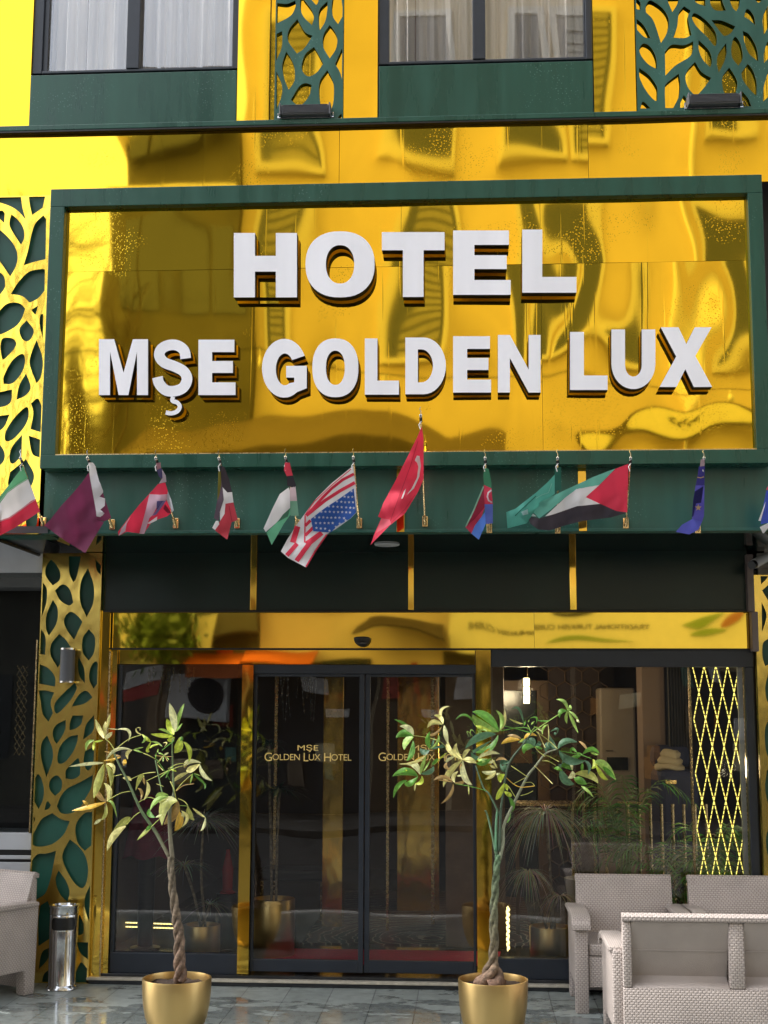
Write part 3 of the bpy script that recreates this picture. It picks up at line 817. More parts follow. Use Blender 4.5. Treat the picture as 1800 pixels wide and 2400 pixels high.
LP1 = [[(195,300,1),(140,380),(135,490),(215,600,1),(290,540),(300,450),(260,370)],
 [(95,560,1),(145,640),(140,800),(85,970,1)],
 [(320,590),(240,660,1),(300,770),(400,830),(450,800,1),(430,700),(390,620)],
 [(400,265,1),(405,450),(450,565,1),(490,500),(540,265,1)],
 [(620,400,1),(540,560),(530,780),(605,965,1),(680,800),(685,600)],
 [(705,300,1),(780,370,1),(775,490,1),(720,420)],
 [(250,265,1),(340,265,1),(300,330,1)],
 [(215,765,1),(140,950),(140,1100),(170,1180,1),(260,1030),(270,870)],
 [(415,905),(345,990),(370,1100),(460,1225,1),(555,1020,1),(500,950)],
 [(765,880,1),(690,1030,1),(755,1200,1)],
 [(80,1100,1),(130,1200),(125,1400,1),(65,1390,1)],
 [(290,1160,1),(200,1270),(190,1400),(270,1545,1),(300,1500),(420,1310,1),(360,1220)],
 [(630,1105,1),(560,1210),(560,1370),(630,1465,1),(690,1370),(700,1200)],
 [(60,1505,1),(170,1560),(240,1660),(240,1765,1),(50,1730,1)],
 [(510,1420,1),(505,1560),(530,1660),(585,1725,1),(575,1560)],
 [(710,1475),(650,1550),(635,1680),(685,1790,1),(740,1700),(750,1560)],
 [(50,1810,1),(140,1810),(230,1835,1),(190,1950),(215,2070,1),(165,2170,1),(100,2080),(75,1930)],
 [(470,1720,1),(330,1850),(240,1960),(240,2060),(290,2060),(420,1920),(490,1790)],
 [(565,1820),(500,1880),(435,1995,1),(580,1960),(670,1890,1),(620,1825)]]
LP2 = [[(180,0,1),(270,150,1),(175,280,1)],
 [(650,50,1),(500,130),(440,240),(455,360),(500,440,1),(580,330),(640,200)],
 [(930,-20,1),(900,110),(810,190),(710,215,1),(720,90),(760,-20,1)],
 [(1110,-30,1),(980,130),(930,370,1),(1060,270),(1110,180,1)],
 [(345,300,1),(260,430),(250,650),(335,980,1),(430,720),(440,550),(390,400)],
 [(850,295,1),(700,330),(560,480),(515,660),(540,755),(640,730),(760,580),(830,420)],
 [(1110,480,1),(960,560,1),(940,720),(990,860),(1060,830),(1100,700)],
 [(840,675),(720,790),(650,880),(650,1000,1),(760,1010),(860,960),(885,880),(870,720)],
 [(200,930),(140,1010,1),(125,1370,1),(210,1495,1),(280,1340),(295,1160),(250,980,1)],
 [(490,950),(410,1010),(380,1110),(410,1210),(480,1280,1),(570,1190),(590,1070),(560,990)],
 [(350,1370),(305,1510,1),(370,1490),(410,1430,1)],
 [(1090,940,1),(900,1050),(680,1160),(570,1290),(505,1450,1),(580,1560),(740,1560),(880,1470),(980,1300),(1060,1150)],
 [(430,1560,1),(260,1660),(150,1850),(90,1970),(130,2080),(260,2100),(450,2050),(620,1900),(715,1690,1),(580,1660)],
 [(1080,1540,1),(960,1560),(840,1690),(805,1850),(850,2050),(960,2170,1),(1065,2080,1)],
 [(112,1560,1),(150,1660),(110,1740,1)]]
LP3 = [[(655,-80,1),(560,100),(550,230),(620,400),(720,560),(830,640),(900,560),(925,350),(880,160),(780,20)],
 [(450,90,1),(300,130),(180,140),(70,260,1),(60,500),(160,810,1),(290,720),(370,500),(420,250)],
 [(490,380,1),(445,500),(470,650),(540,770),(620,840,1),(650,700),(600,540)],
 [(330,830,1),(370,1000),(370,1380,1),(190,1500,1),(190,1100),(220,900,1)],
 [(735,710,1),(715,840,1),(790,840,1)],
 [(955,600,1),(880,780),(880,950),(940,1140,1),(950,900)],
 [(790,1050),(780,1340,1),(850,1310),(860,1200),(830,1100)],
 [(760,1445,1),(925,1445,1),(930,1700,1),(810,1600)],
 [(355,1520,1),(240,1600),(190,1850,1),(330,1690)],
 [(360,1840,1),(270,1920),(240,2055,1),(360,2055,1)],
 [(820,1745),(745,1880,1),(740,2050,1),(905,2055,1),(910,1830,1)]]
LPR = [[(385,480,1),(470,560),(395,660,1)],
 [(500,640,1),(405,725,1),(480,850,1),(600,800,1),(640,700)],
 [(400,850,1),(450,970),(445,1060),(405,1180,1)],
 [(520,1240,1),(420,1300),(410,1450),(440,1560,1),(560,1500,1),(600,1350)],
 [(480,1620,1),(440,1800),(470,1960),(560,2040,1),(600,1850),(570,1700)],
 [(500,2120,1),(440,2250),(450,2500),(520,2640,1),(600,2450),(580,2250)],
 [(460,2700,1),(440,2900),(480,3100),(560,3180,1),(620,2950),(560,2780)],
 [(520,3280,1),(450,3450),(480,3700),(560,3820,1),(640,3600),(600,3400)],
 [(480,3900,1),(450,4100),(490,4350),(600,4420,1),(660,4200),(580,4000)],
 [(540,4520,1),(470,4650),(480,4850),(620,4900,1),(640,4700)]]
holes = [cv(h, (620, 0), 5.925) for h in L2]
lattice('lattice_panel', 'narrow green leaf-pattern lattice over gold, between the two curtained windows', 645, 804, ledge_z, zt, YF - .012, holes, M_green2, M_green2, xl=P(645, 140, YF).x, xr=P(805, 140, YF).x)
holes = [cv(h, (1460, 0), 4.879) for h in L3]
lattice('lattice_panel', 'wide green leaf-pattern lattice over gold, right of the curtained windows', 1490, 1810, ledge_z, zt, YF - .012, holes, M_green2, M_green2, xl=P(1491, 140, YF).x, xr=P(1806, 140, YF).x)
holes = [cv(h, (0, 430), 6.70) for h in L1] + [cv(h, (0, 740), 4.254) for h in L1b]
lattice('lattice_panel', 'gold leaf-pattern lattice over green, left of the big hotel sign', -60, 113, fz0, 5.528, YF - .02, holes, M_goldlat2, M_goldlat2, M_back, xl=P(-25, 850, YF).x, xr=P(108, 850, YF).x)
holes = [cv(h, (80, 1250), 4.915) for h in LP1] + [cv(h, (60, 1680), 6.91) for h in LP2] + [cv(h, (60, 1980), 6.32) for h in LP3]
lattice('lattice_panel', 'tall gold leaf-pattern lattice over green on the pillar behind the ash bin', 0, 0, GZ + .002, fz0 - .002, -.06, holes, M_goldlat, M_goldlat, M_back, xl=-2.545, xr=-2.095)
holes = [cv(h, (1700, 1230), 4.71) for h in LPR]
lattice('lattice_panel', 'gold leaf-pattern lattice over green at the right edge, behind the seats', 0, 0, GZ + .002, 3.0, -.05, holes, M_goldlat, M_goldlat, M_back, xl=P(1772, 1500, -.05).x, xr=P(1772, 1500, -.05).x + .45)
# solid pillar cores behind the lattices
mb = MB(); mb.box(-2.54, -2.09, .003, .5, GZ + .002, fz0 - .002); mb.build('pillar', M_back, H)
mb = MB(); mb.box(-2.6, -2.18, YF + .045, YF + .3, fz0, 5.5); mb.box(-3.9, -2.19, YF + .045, YF + .3, fz0 + .001, 5.52); mb.build('side_wall', M_back, H)
mb = MB(); mb.box(2.80, 3.3, .016, .5, GZ + .002, 3.0); mb.build('pillar', M_back, H)

# ================================================================ THE BIG SIGN
YS = -1.30
sg = thing('hotel_sign', 'huge gold mirror signboard in a green frame with raised white letters', 'sign', (0.2, YS, 3.6))
sx0, sx1 = P(107, 750, YS).x, P(1798, 750, YS).x
sz0, sz1 = 3.595, 5.52
ix0, ix1 = P(141, 750, YS).x, P(1763, 750, YS).x
iz0, iz1 = P(900, 1060, YS).z, P(900, 469, YS).z
fr = MB()
fr.box(sx0, sx1, YS, YF - .002, sz0, iz0)
fr.box(sx0, sx1, YS, YF - .002, iz1, sz1)
fr.box(sx0, ix0, YS + .001, YF - .002, iz0, iz1)
fr.box(ix1, sx1, YS + .001, YF - .002, iz0, iz1)
fr.build('sign_frame', M_green, sg, bevel=.003)
YP = -1.235
xs_ = [ix0, P(1269, 750, YP).x, ix1 + .005]
zs_ = [iz0 - .005, P(900, 625, YP).z, iz1 + .005]
k = 0
tl = [(0, .003), (-.004, .0), (.000, -.003), (.003, .002)]
for j in range(2):
    for i in range(2):
        sheet('sign_backing', xs_[i] + .001, xs_[i + 1] - .001, zs_[j] + .001, zs_[j + 1] - .001, YP, M_gold, sg, seed=40 + k, amp=.0015 if i == 0 else .0018, freq=1.35 if i == 0 else 1.7, tilt=tl[k], stretch=(1.5, .8)); k += 1
lip = MB()
lip.box(ix0, ix1, YS + .004, YP - .003, iz0 + .0, iz0 + .006); lip.build('sign_lip', M_brass, sg)

# letters -------------------------------------------------------
def arc(cx, cy, rx, ry, a0, a1, n):
    return [(cx + rx * math.cos(R(a0 + (a1 - a0) * i / n)), cy + ry * math.sin(R(a0 + (a1 - a0) * i / n))) for i in range(n + 1)]
def sell(cx, cy, rx, ry, e=2.3, n=48):
    o = []
    for i in range(n):
        a = 2 * math.pi * i / n; c, s = math.cos(a), math.sin(a)
        o.append((cx + rx * abs(c) ** (2 / e) * (1 if c > 0 else -1), cy + ry * abs(s) ** (2 / e) * (1 if s > 0 else -1)))
    return o
def stroke(path, wd, asp):
    """outline of a thick line through path (unit box); wd = width in px, asp=(w,h) px"""
    q = [Vector((p[0] * asp[0], p[1] * asp[1])) for p in path]
    # resample smooth
    pts = []
    for i in range(len(q) - 1):
        p0 = q[max(i - 1, 0)]; p1 = q[i]; p2 = q[i + 1]; p3 = q[min(i + 2, len(q) - 1)]
        for kk in range(6):
            t = kk / 6
            pts.append(.5 * ((2 * p1) + (p2 - p0) * t + (2 * p0 - 5 * p1 + 4 * p2 - p3) * t * t + (3 * p1 - p0 - 3 * p2 + p3) * t ** 3))
    pts.append(q[-1])
    L_, R_ = [], []
    for i, p in enumerate(pts):
        t = (pts[min(i + 1, len(pts) - 1)] - pts[max(i - 1, 0)]).normalized(); n = Vector((-t.y, t.x))
        L_.append(p + n * wd / 2); R_.append(p - n * wd / 2)
    return [(v.x / asp[0], v.y / asp[1]) for v in L_ + R_[::-1]]
GL = {
 'H': [[(0,0),(.335,0),(.335,.355),(.665,.355),(.665,0),(1,0),(1,1),(.665,1),(.665,.60),(.335,.60),(.335,1),(0,1)]],
 'E': [[(0,0),(.97,0),(.97,.225),(.37,.225),(.37,.385),(.93,.385),(.93,.60),(.37,.60),(.37,.77),(1,.77),(1,1),(0,1)]],
 'T': [[(0,0),(1,0),(1,.28),(.665,.28),(.665,1),(.335,1),(.335,.28),(0,.28)]],
 'L': [[(0,0),(.37,0),(.37,.75),(1,.75),(1,1),(0,1)]],
 'O': [sell(.5,.5,.5,.5), sell(.5,.5,.205,.29,2.2)],
 'M': [[(0,0),(.31,0),(.5,.60),(.69,0),(1,0),(1,1),(.775,1),(.775,.22),(.6,1),(.4,1),(.225,.22),(.225,1),(0,1)]],
 'D': [[(0,0),(.45,0)] + arc(.45,.5,.55,.5,-80,80,16) + [(.45,1),(0,1)], [(.31,.21),(.40,.21)] + arc(.40,.5,.28,.29,-80,80,12) + [(.40,.79),(.31,.79)]],
 'N': [[(0,0),(.28,0),(.72,.60),(.72,0),(1,0),(1,1),(.72,1),(.28,.40),(.28,1),(0,1)]],
 'U': [[(0,0),(.31,0),(.31,.60)] + arc(.5,.60,.19,.19,180,0,10)[::1] + [(.69,.60),(.69,0),(1,0),(1,.58)] + arc(.5,.58,.5,.42,0,180,18)],
 'X': [[(.02,0),(.36,0),(.51,.28),(.67,0),(.99,0),(.68,.48),(1,1),(.65,1),(.49,.70),(.32,1),(0,1),(.315,.49)]],
}
def fixU():
    p = [(0,0),(.31,0),(.31,.60)]
    p += [(.5 - .19 * math.cos(R(a)), .60 + .19 * math.sin(R(a))) for a in range(0, 181, 18)]
    p += [(.69,0),(1,0)]
    p += [(.5 + .5 * math.cos(R(a)), .58 + .42 * math.sin(R(a))) for a in range(0, 181, 12)]
    return p
GL['U'] = [fixU()]
def letter(ch, x0, y0, x1, y1):
    YL = -1.345
    asp = (x1 - x0, y1 - y0)
    def m(p): 
        q = P(x0 + p[0] * asp[0], y0 + p[1] * asp[1], YL); return Vector((q.x, q.z))
    layers = []
    if ch == 'G':
        outer = sell(.5, .5, .5, .5)
        a = [(.98,.34)] 
        pts = [(.5 + .5 * math.cos(R(t)) * 1.0, .5 + .5 * math.sin(R(t))) for t in range(-28, -330, -8)]
        inn = [(.51 + .215 * math.cos(R(t)), .5 + .285 * math.sin(R(t))) for t in range(-320, -30, 10)]
        g_ = pts[:]                      # runs anticlockwise over the top and round to lower right
        poly = [p for p in pts if True]
        # build explicitly
        top = [(.5 + .5 * math.cos(R(t)), .5 + .5 * math.sin(R(t))) for t in range(-25, -271, -9)]
        bot = [(.5 + .48 * math.cos(R(t)), .5 + .5 * math.sin(R(t))) for t in range(81, 45, -9)]
        poly = top + bot + [(1, .84), (1, .46), (.54, .46), (.54, .66), (.72, .66), (.72, .74)]
        poly += [(.51 + .20 * math.cos(R(t)), .52 + .27 * math.sin(R(t))) for t in range(60, 331, 12)]
        layers = [[poly]]
    elif ch == 'S':
        w_ = 25
        sp = [(.80,.34),(.76,.20),(.60,.115),(.40,.11),(.22,.18),(.18,.30),(.30,.41),(.55,.48),(.76,.57),(.83,.70),(.74,.84),(.55,.90),(.34,.89),(.18,.78),(.13,.66)]
        layers = [[stroke(sp, w_, asp)]]
        ced = [(.50,1.0),(.49,1.07),(.60,1.10),(.66,1.17),(.60,1.25),(.46,1.285),(.33,1.27)]
        layers.append([stroke(ced, 10, asp)])
    else:
        layers = [GL[ch]]
    root = None
    for i, l in enumerate(layers):
        outer = [m(p) for p in l[0]]; hs = [[m(p) for p in h] for h in l[1:]]
        th = .08
        if root is None:
            ob = perforated('letter', outer, hs, YL, th, M_letter, sg, M_lettside); root = ob
        else:
            perforated('cedilla', outer, hs, YL - .001, th, M_letter, root, M_lettside)
for a in [('H',548,546,696,697),('O',716,542,878,697),('T',895,544,1042,696),('E',1062,540,1197,691),('L',1224,538,1351,686),
          ('M',232,795,347,926),('S',356,794,455,930),('E',465,796,552,926),('G',614,794,719,932),('O',732,793,840,931),
          ('L',855,793,935,925),('D',950,791,1045,924),('E',1062,788,1151,920),('N',1167,785,1267,920),('L',1336,778,1424,914),
          ('U',1433,772,1536,912),('X',1546,767,1669,907)]:
    letter(*a)

# door lettering (built-in font, gold) --------------------------------
def text_mesh(name, s, size, x, y, z, mat, parent, align='CENTER', off=0.0, flip=False, ext=.0006, sx=1.0, space=1.0, shear=0):
    cu = bpy.data.curves.new(name, 'FONT'); cu.body = s; cu.size = size; cu.extrude = ext; cu.offset = off
    cu.align_x = align; cu.space_character = space; cu.shear = shear
    tmp = bpy.data.objects.new(name, cu); col.objects.link(tmp)
    dg = bpy.context.evaluated_depsgraph_get(); dg.update()
    me = bpy.data.meshes.new_from_object(tmp.evaluated_get(dg))
    bpy.data.objects.remove(tmp); bpy.data.curves.remove(cu)
    o2 = root_loc(parent)
    for v in me.vertices:
        a, b_, c = v.co
        v.co = Vector((x + (-a if flip else a) * sx, y + (c if flip else -c), z + b_)) - o2
    me.materials.clear(); me.materials.append(mat); me.name = name
    ob = bpy.data.objects.new(name, me); col.objects.link(ob)
    if parent: ob.parent = parent
    return ob
M_goldtxt = simple('gold_lettering', (.95, .68, .22), .45)
def caps_line(first, rest_words, xc_, y, z, big, small, parent, total):
    """capitals with a larger first letter in each word, fitted into `total` metres"""
    segs = []
    for w_ in rest_words: segs.append((w_[0], big)); segs.append((w_[1:], small)); segs.append((' ', small))
    segs = segs[:-1]
    widths = []
    for s, sz in segs:
        if s == ' ': widths.append(small * .30); continue
        cu = bpy.data.curves.new('m', 'FONT'); cu.body = s; cu.size = sz; cu.space_character = .93
        tmp = bpy.data.objects.new('m', cu); col.objects.link(tmp)
        dg = bpy.context.evaluated_depsgraph_get(); dg.update()
        widths.append(tmp.evaluated_get(dg).dimensions.x + sz * .06)
        bpy.data.objects.remove(tmp); bpy.data.curves.remove(cu)
    k_ = total / sum(widths); x = xc_ - total / 2
    for (s, sz), wd in zip(segs, widths):
        if s != ' ':
            text_mesh('lettering', s, sz, x, y, z - (sz - small) * .30, M_goldtxt, parent, 'LEFT', sx=k_, space=.93, off=-.0004)
        x += wd * k_
for dob, xcen_px, YD in ((dl, 721, .060), (dr, 989, .070)):
    c1 = P(xcen_px, 1760, YD - .001); c2 = P(xcen_px, 1782, YD - .001)
    text_mesh('lettering', 'MŞE', .056, c1.x, YD, c1.z + .003, M_goldtxt, dob, sx=1.5)
    caps_line(None, ['GOLDEN', 'LUX', 'HOTEL'], c2.x, YD, c2.z, .088, .066, dob, 207 / 322)

# ================================================================ THE OTHER SIDE OF THE STREET (seen in the mirrors and glass)
M_cream = simple('cream_render', (.77, .62, .40), .8, var=.08, vscale=1.2, bump=.2, bscale=40)
M_cream2 = simple('pale_render', (.80, .74, .62), .8, var=.08, vscale=2)
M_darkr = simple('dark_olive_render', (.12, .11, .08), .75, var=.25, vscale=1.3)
M_trim = simple('white_trim', (.76, .70, .58), .6)
M_shut = simple('roller_shutter', (.35, .33, .27), .6, var=.15)
M_dglass = simple('dark_window', (.03, .035, .04), .12, spec=.9)
M_orange = simple('orange_awning', (.58, .13, .02), .7, var=.1)
M_dkawn = simple('dark_awning', (.075, .055, .035), .8, var=.15)
M_sboard = simple('cream_signboard', (.86, .80, .50), .6, var=.04)
M_inkgreen = simple('green_print', (.24, .36, .06), .6)
M_inkred = simple('red_print', (.42, .15, .06), .6)
M_inkdark = simple('dark_print', (.03, .03, .02), .6)

A = lambda px, py, Yp=-1.235: RF(px, py, Yp)
opp = thing('apartment_building', 'cream rendered apartment house across the street, seen only as a reflection in the gold', 'building', (A(1000, 700).x, YO, 0))
xL = A(562, 700).x
mb = MB(); mb.box(xL, 26, YO - 8, YO, 0, 19); mb.build('wall', M_cream, opp)
mb = MB(); mb.box(xL - .1, 26.2, YO - .02, YO + .28, 4.05, 4.25); mb.build('string_course', M_trim, opp, bevel=.03)
mb = MB(); mb.box(xL - .2, 26.3, YO - 8, YO + .5, 18.9, 19.3); mb.build('cornice', M_trim, opp, bevel=.05)
def owin(pa, pb, z0, z1, shutter, Yp=-1.235, trim=.12):
    x0, x1 = A(pa, 700, Yp).x, A(pb, 700, Yp).x
    f = MB()
    f.box(x0 - trim, x0, YO + .002, YO + .08, z0 - trim, z1 + trim); f.box(x1, x1 + trim, YO + .002, YO + .08, z0 - trim, z1 + trim)
    f.box(x0, x1, YO + .002, YO + .078, z1, z1 + trim); f.box(x0 - .05, x1 + .05, YO + .002, YO + .16, z0 - trim, z0)
    wo_ = f.build('window', M_trim, opp)
    p_ = MB(); p_.box(x0, x1, YO + .004, YO + .03, z0, z1); p_.build('pane', M_dglass, wo_)
    if shutter:
        s_ = MB(); n = int((z1 - z0) / .16)
        for i in range(n):
            zz = z0 + .03 + i * (z1 - z0) / n
            s_.box(x0 + (x1 - x0) * .2, x1 - (x1 - x0) * .12, YO + .034, YO + .06, zz, zz + .115)
        s_.build('shutter', M_shut, wo_)
za, zb_ = A(1000, 815).z, A(1000, 485).z
zc, zd = A(1000, 365, YF).z, A(1000, 45, YF).z
for i, (pa, pb) in enumerate(((630, 722), (925, 1055), (1212, 1272), (1318, 1436))):
    for k, (z0, z1) in enumerate(((za, zb_), (zc, zd), (zd + 1.2, zd + 3.6))):
        owin(pa, pb, z0, z1, i in (0, 1) and k == 0 or (i + k) % 3 == 1)
for pa, pb in ((1660, 1770), (1900, 2010), (2200, 2300), (2500, 2620)):
    for z0, z1 in ((za, zb_), (zc, zd), (zd + 1.2, zd + 3.6)): owin(pa, pb, z0, z1, False)
# down pipe
xp = A(1600, 700).x
mb = MB(); mb.tube([(xp, YO + .12, 4.3), (xp, YO + .12, 18.9)], .085, 12); mb.build('down_pipe', M_trim, opp, smooth=True)
# ground-floor shop openings
rs_ = random.Random(21)
M_dshop = [simple('shop_dark_%d' % i, c_, .4, var=.4, vscale=2) for i, c_ in enumerate(((.03, .028, .026), (.06, .045, .03), (.02, .03, .03), (.10, .07, .045), (.05, .02, .018)))]
x_ = -7.2
while x_ < 14:
    w_ = rs_.uniform(.5, 1.7)
    mb = MB(); mb.box(x_, x_ + w_, YO + .003, YO + .05, .12, rs_.uniform(2.75, 3.1)); mb.build('shop_front', M_dshop[rs_.randrange(5)] if rs_.random() < .75 else M_dglass, opp)
    x_ += w_ + rs_.choice((.0, .06, .12))
pm = [simple('poster_%d' % i, c_, .6, var=.3, vscale=6) for i, c_ in enumerate(((.55, .48, .30), (.40, .05, .03), (.55, .22, .04), (.08, .20, .16), (.6, .58, .54), (.16, .12, .08)))]  # made-up posters, added to put bright bits into the glass reflections
for i in range(46):
    px_ = rs_.uniform(-7, 9); z_ = rs_.choice((rs_.uniform(.5, 1.4), rs_.uniform(1.5, 2.6))); w_ = rs_.uniform(.08, .5); h_ = rs_.uniform(.15, .7)
    mb = MB(); mb.box(px_, px_ + w_, YO + .06 + i * .002, YO + .09 + i * .002, z_, z_ + h_); mb.build('added_poster', pm[rs_.randrange(6)], opp)
# red shop sign, AC unit
r1 = RF(292, 1560, .055); r2 = RF(376, 1628, .055)
t = thing('wall_sign', 'red and white shop sign across the street, reflected in the left window', 'sign', (r1.x, YO, r2.z))
mb = MB(); mb.box(r1.x, r2.x, YO + .06, YO + .14, (r1.z + r2.z) / 2, r1.z); mb.build('upper_board', simple('white_board', (.6, .6, .58), .5), t)
mb = MB(); mb.box(r1.x, r2.x, YO + .06, YO + .13, r2.z, (r1.z + r2.z) / 2 - .002); mb.build('lower_board', simple('red_board', (.45, .04, .04), .5), t)
a1 = RF(412, 1588, .055); a2 = RF(537, 1684, .055)
t = thing('air_conditioner', 'white outdoor air-conditioner unit across the street, reflected in the left window', 'air conditioner', (a1.x, YO, a2.z))
mb = MB(); mb.box(a1.x, a2.x, YO + .10, YO + .42, a2.z, a1.z); mb.build('casing', simple('ac_white', (.62, .62, .60), .5), t, bevel=.02)
cxa = a1.x + (a2.x - a1.x) * .66; cza = (a1.z + a2.z) / 2; ra = (a1.z - a2.z) * .38
mb = MB(); mb.prism([(cxa + ra * math.cos(R(k * 10)), cza + ra * math.sin(R(k * 10))) for k in range(36)], 'y', YO + .422, YO + .43); mb.build('fan_opening', M_black, t)
mb = MB()
for k in range(5): mb.tube([(cxa + ra * (k + 1) / 5.5 * math.cos(R(j * 15)), YO + .44, cza + ra * (k + 1) / 5.5 * math.sin(R(j * 15))) for j in range(25)], .008, 5)
mb.build('fan_grille', M_lampgrey, t)
# dark wing
x0, x1 = A(232, 700).x, A(560, 700).x
wing = thing('side_house', 'dark olive house across the street, a dim shape in the left of the gold sign', 'building', ((x0 + x1) / 2, YO, 0))
ztop = A(400, 322, YF).z
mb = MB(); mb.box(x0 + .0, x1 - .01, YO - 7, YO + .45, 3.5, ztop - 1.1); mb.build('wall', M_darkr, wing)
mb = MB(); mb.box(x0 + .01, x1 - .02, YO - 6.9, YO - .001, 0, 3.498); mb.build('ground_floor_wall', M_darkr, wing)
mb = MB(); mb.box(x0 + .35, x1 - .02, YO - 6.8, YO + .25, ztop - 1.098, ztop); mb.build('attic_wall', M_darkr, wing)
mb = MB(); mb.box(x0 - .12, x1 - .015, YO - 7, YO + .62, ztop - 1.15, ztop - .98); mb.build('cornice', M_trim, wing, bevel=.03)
mb = MB(); mb.box(x0 + .2, x1 - .018, YO - 7, YO + .5, ztop + .002, ztop + .15); mb.build('roof_edge', M_trim, wing, bevel=.03)
for k in range(3):
    for j, fz in enumerate((zb_ - 1.9, zb_ + 1.2)):
        mb = MB(); xa_ = x0 + .5 + k * (x1 - x0 - .6) / 3
        mb.box(xa_, xa_ + .55, YO + .452, YO + .47, fz, fz + 1.5); mb.build('window', M_dglass, wing)
# big awning above the first floor
p0, p1 = A(275, 1000), A(1165, 1000)
zA, zB = A(700, 950).z, A(700, 1085).z
mb = MB()
n = 28; vs = []
for i in range(n + 1):
    u = i / n; x = p0.x + (p1.x - p0.x) * u; arch = (1 - abs(2 * u - 1) ** 2.6) * .55
    vs += [(x, YO + .5, zB - .25 + .5 + arch), (x, YO + 1.5, zB - .35 + arch * .9), (x, YO + 1.5, zB - .7 + arch * .4)]
fs = []
for i in range(n): fs += [(3 * i, 3 * i + 3, 3 * i + 4, 3 * i + 1), (3 * i + 1, 3 * i + 4, 3 * i + 5, 3 * i + 2)]
mb.add(vs, fs)
aw = mb.build('street_awning', M_dkawn, smooth=True); tag(aw, 'long dark arched awning across the street, mirrored along the foot of the sign', 'awning')
# oval sign at the right
oc = A(1575, 1010); ow = (A(1770, 1010).x - A(1380, 1010).x) / 2; oh = (A(1575, 960).z - A(1575, 1062).z) / 2
t = thing('oval_sign', 'cream oval sign with dark rim across the street, mirrored low in the sign', 'sign', (oc.x, YO, oc.z))
ell = lambda k, s: (oc.x + ow * s * math.cos(R(k * 7.5)), oc.z + oh * s * math.sin(R(k * 7.5)))
mb = MB(); mb.prism([ell(k, 1.06) for k in range(48)], 'y', YO + .3, YO + .4); mb.build('rim', M_dkawn, t)
mb = MB(); mb.prism([ell(k, .95) for k in range(48)], 'y', YO + .402, YO + .42); mb.build('face', M_sboard, t)
mb = MB()
for k in range(5): mb.tube([(oc.x + ow * (.35 - .12 * k) - .1 * math.sin(j * .5), YO + .43, oc.z + oh * (.1 + .05 * j - .2 * (k % 2))) for j in range(8)], .025, 5)
mb.build('scrollwork', M_inkdark, t)
# restaurant board above the shops
q0, q1 = RF(1070, 1475, .02), RF(1990, 1475, .02)
zt_, zb2 = RF(1300, 1405, .02).z, RF(1300, 1530, .02).z
t = thing('restaurant_sign', 'long cream restaurant board reading traditional Turkish cuisine, mirrored over the entrance', 'sign', (q0.x, YO, zb2))
mb = MB(); mb.box(q0.x, q1.x, YO + .3, YO + .42, zb2, zt_); mb.build('board', M_sboard, t, bevel=.01)
def rtext(s, pxc, py, size, mat, sx=1.0):
    q = RF(pxc, py, .02); text_mesh('lettering', s, size, q.x, YO + .424, q.z - size * .35, mat, t, flip=True, sx=sx, off=.003)
rtext('TRADITIONAL TURKISH CUISINE', 1370, 1474, .115, M_inkdark, 1.35)
rtext('TURKISH CUISINE', 1165, 1478, .115, M_inkdark, 1.2)  # added copy of the lettering, imitating the image doubled at the mirror seam
def blob(pts, mat, name, Yp=YO + .423):
    mb = MB(); q = [RF(a, b_, .02) for a, b_ in [(v.x, v.y) for v in spline(pts)]]
    mb.prism([(v.x, v.z) for v in q], 'y', Yp, Yp + .012); mb.build(name, mat, t)
blob([(1275, 1508, 1), (1310, 1496), (1350, 1494), (1400, 1500), (1480, 1507, 1), (1400, 1508), (1340, 1504)], M_inkgreen, 'painted_leaf')
blob([(1290, 1438), (1300, 1448), (1340, 1450), (1385, 1440), (1380, 1432), (1330, 1440)], M_inkdark, 'painted_scroll')
blob([(1700, 1445), (1722, 1436), (1735, 1432), (1728, 1445), (1712, 1462), (1690, 1475), (1680, 1470)], M_inkred, 'painted_pepper')
blob([(1590, 1470, 1), (1640, 1452), (1690, 1440, 1), (1660, 1462), (1630, 1478)], M_inkgreen, 'painted_leaf', YO + .425)
blob([(1610, 1490), (1650, 1478), (1690, 1480), (1680, 1486), (1640, 1494)], M_inkgreen, 'painted_leaf')
# orange awnings, shop boards
def oawn(pa, pb, ya, yb, name, label, mat, cat='awning', Yp=.03, dep=.9):
    q0_, q1_ = RF(pa, ya, Yp), RF(pb, yb, Yp)
    mb = MB(); mb.prism([(YO + .1, q0_.z), (YO + dep, q0_.z - .25), (YO + dep, q1_.z), (YO + dep - .03, q1_.z), (YO + dep - .03, q0_.z - .28), (YO + .1, q0_.z - .04)], 'x', q0_.x, q1_.x)
    ob = mb.build(name, mat); tag(ob, label, cat)
oawn(585, 745, 1522, 1556, 'shop_awning', 'orange shop awning across the street, mirrored above the left sliding door', M_orange)
oawn(460, 575, 1530, 1600, 'shop_awning', 'smaller orange awning across the street, mirrored beside the left gold post', M_orange, Yp=.0)
oawn(850, 1060, 1470, 1500, 'shop_awning', 'dark fabric awning across the street, mirrored in the middle of the gold lintel', M_dkawn)
for i, (pa, pb, ya, yb, lab) in enumerate(((300, 378, 1428, 1512, 'cream poster board with a scroll across the street, mirrored at the left of the lintel'), (425, 515, 1436, 1512, 'second cream board beside the poster across the street, mirrored in the lintel'))):
    q0_, q1_ = RF(pa, ya, .02), RF(pb, yb, .02)
    mb = MB(); mb.box(q0_.x, q1_.x, YO + .5, YO + .56, q1_.z, q0_.z); ob = mb.build('poster_board', M_sboard); tag(ob, lab, 'board')
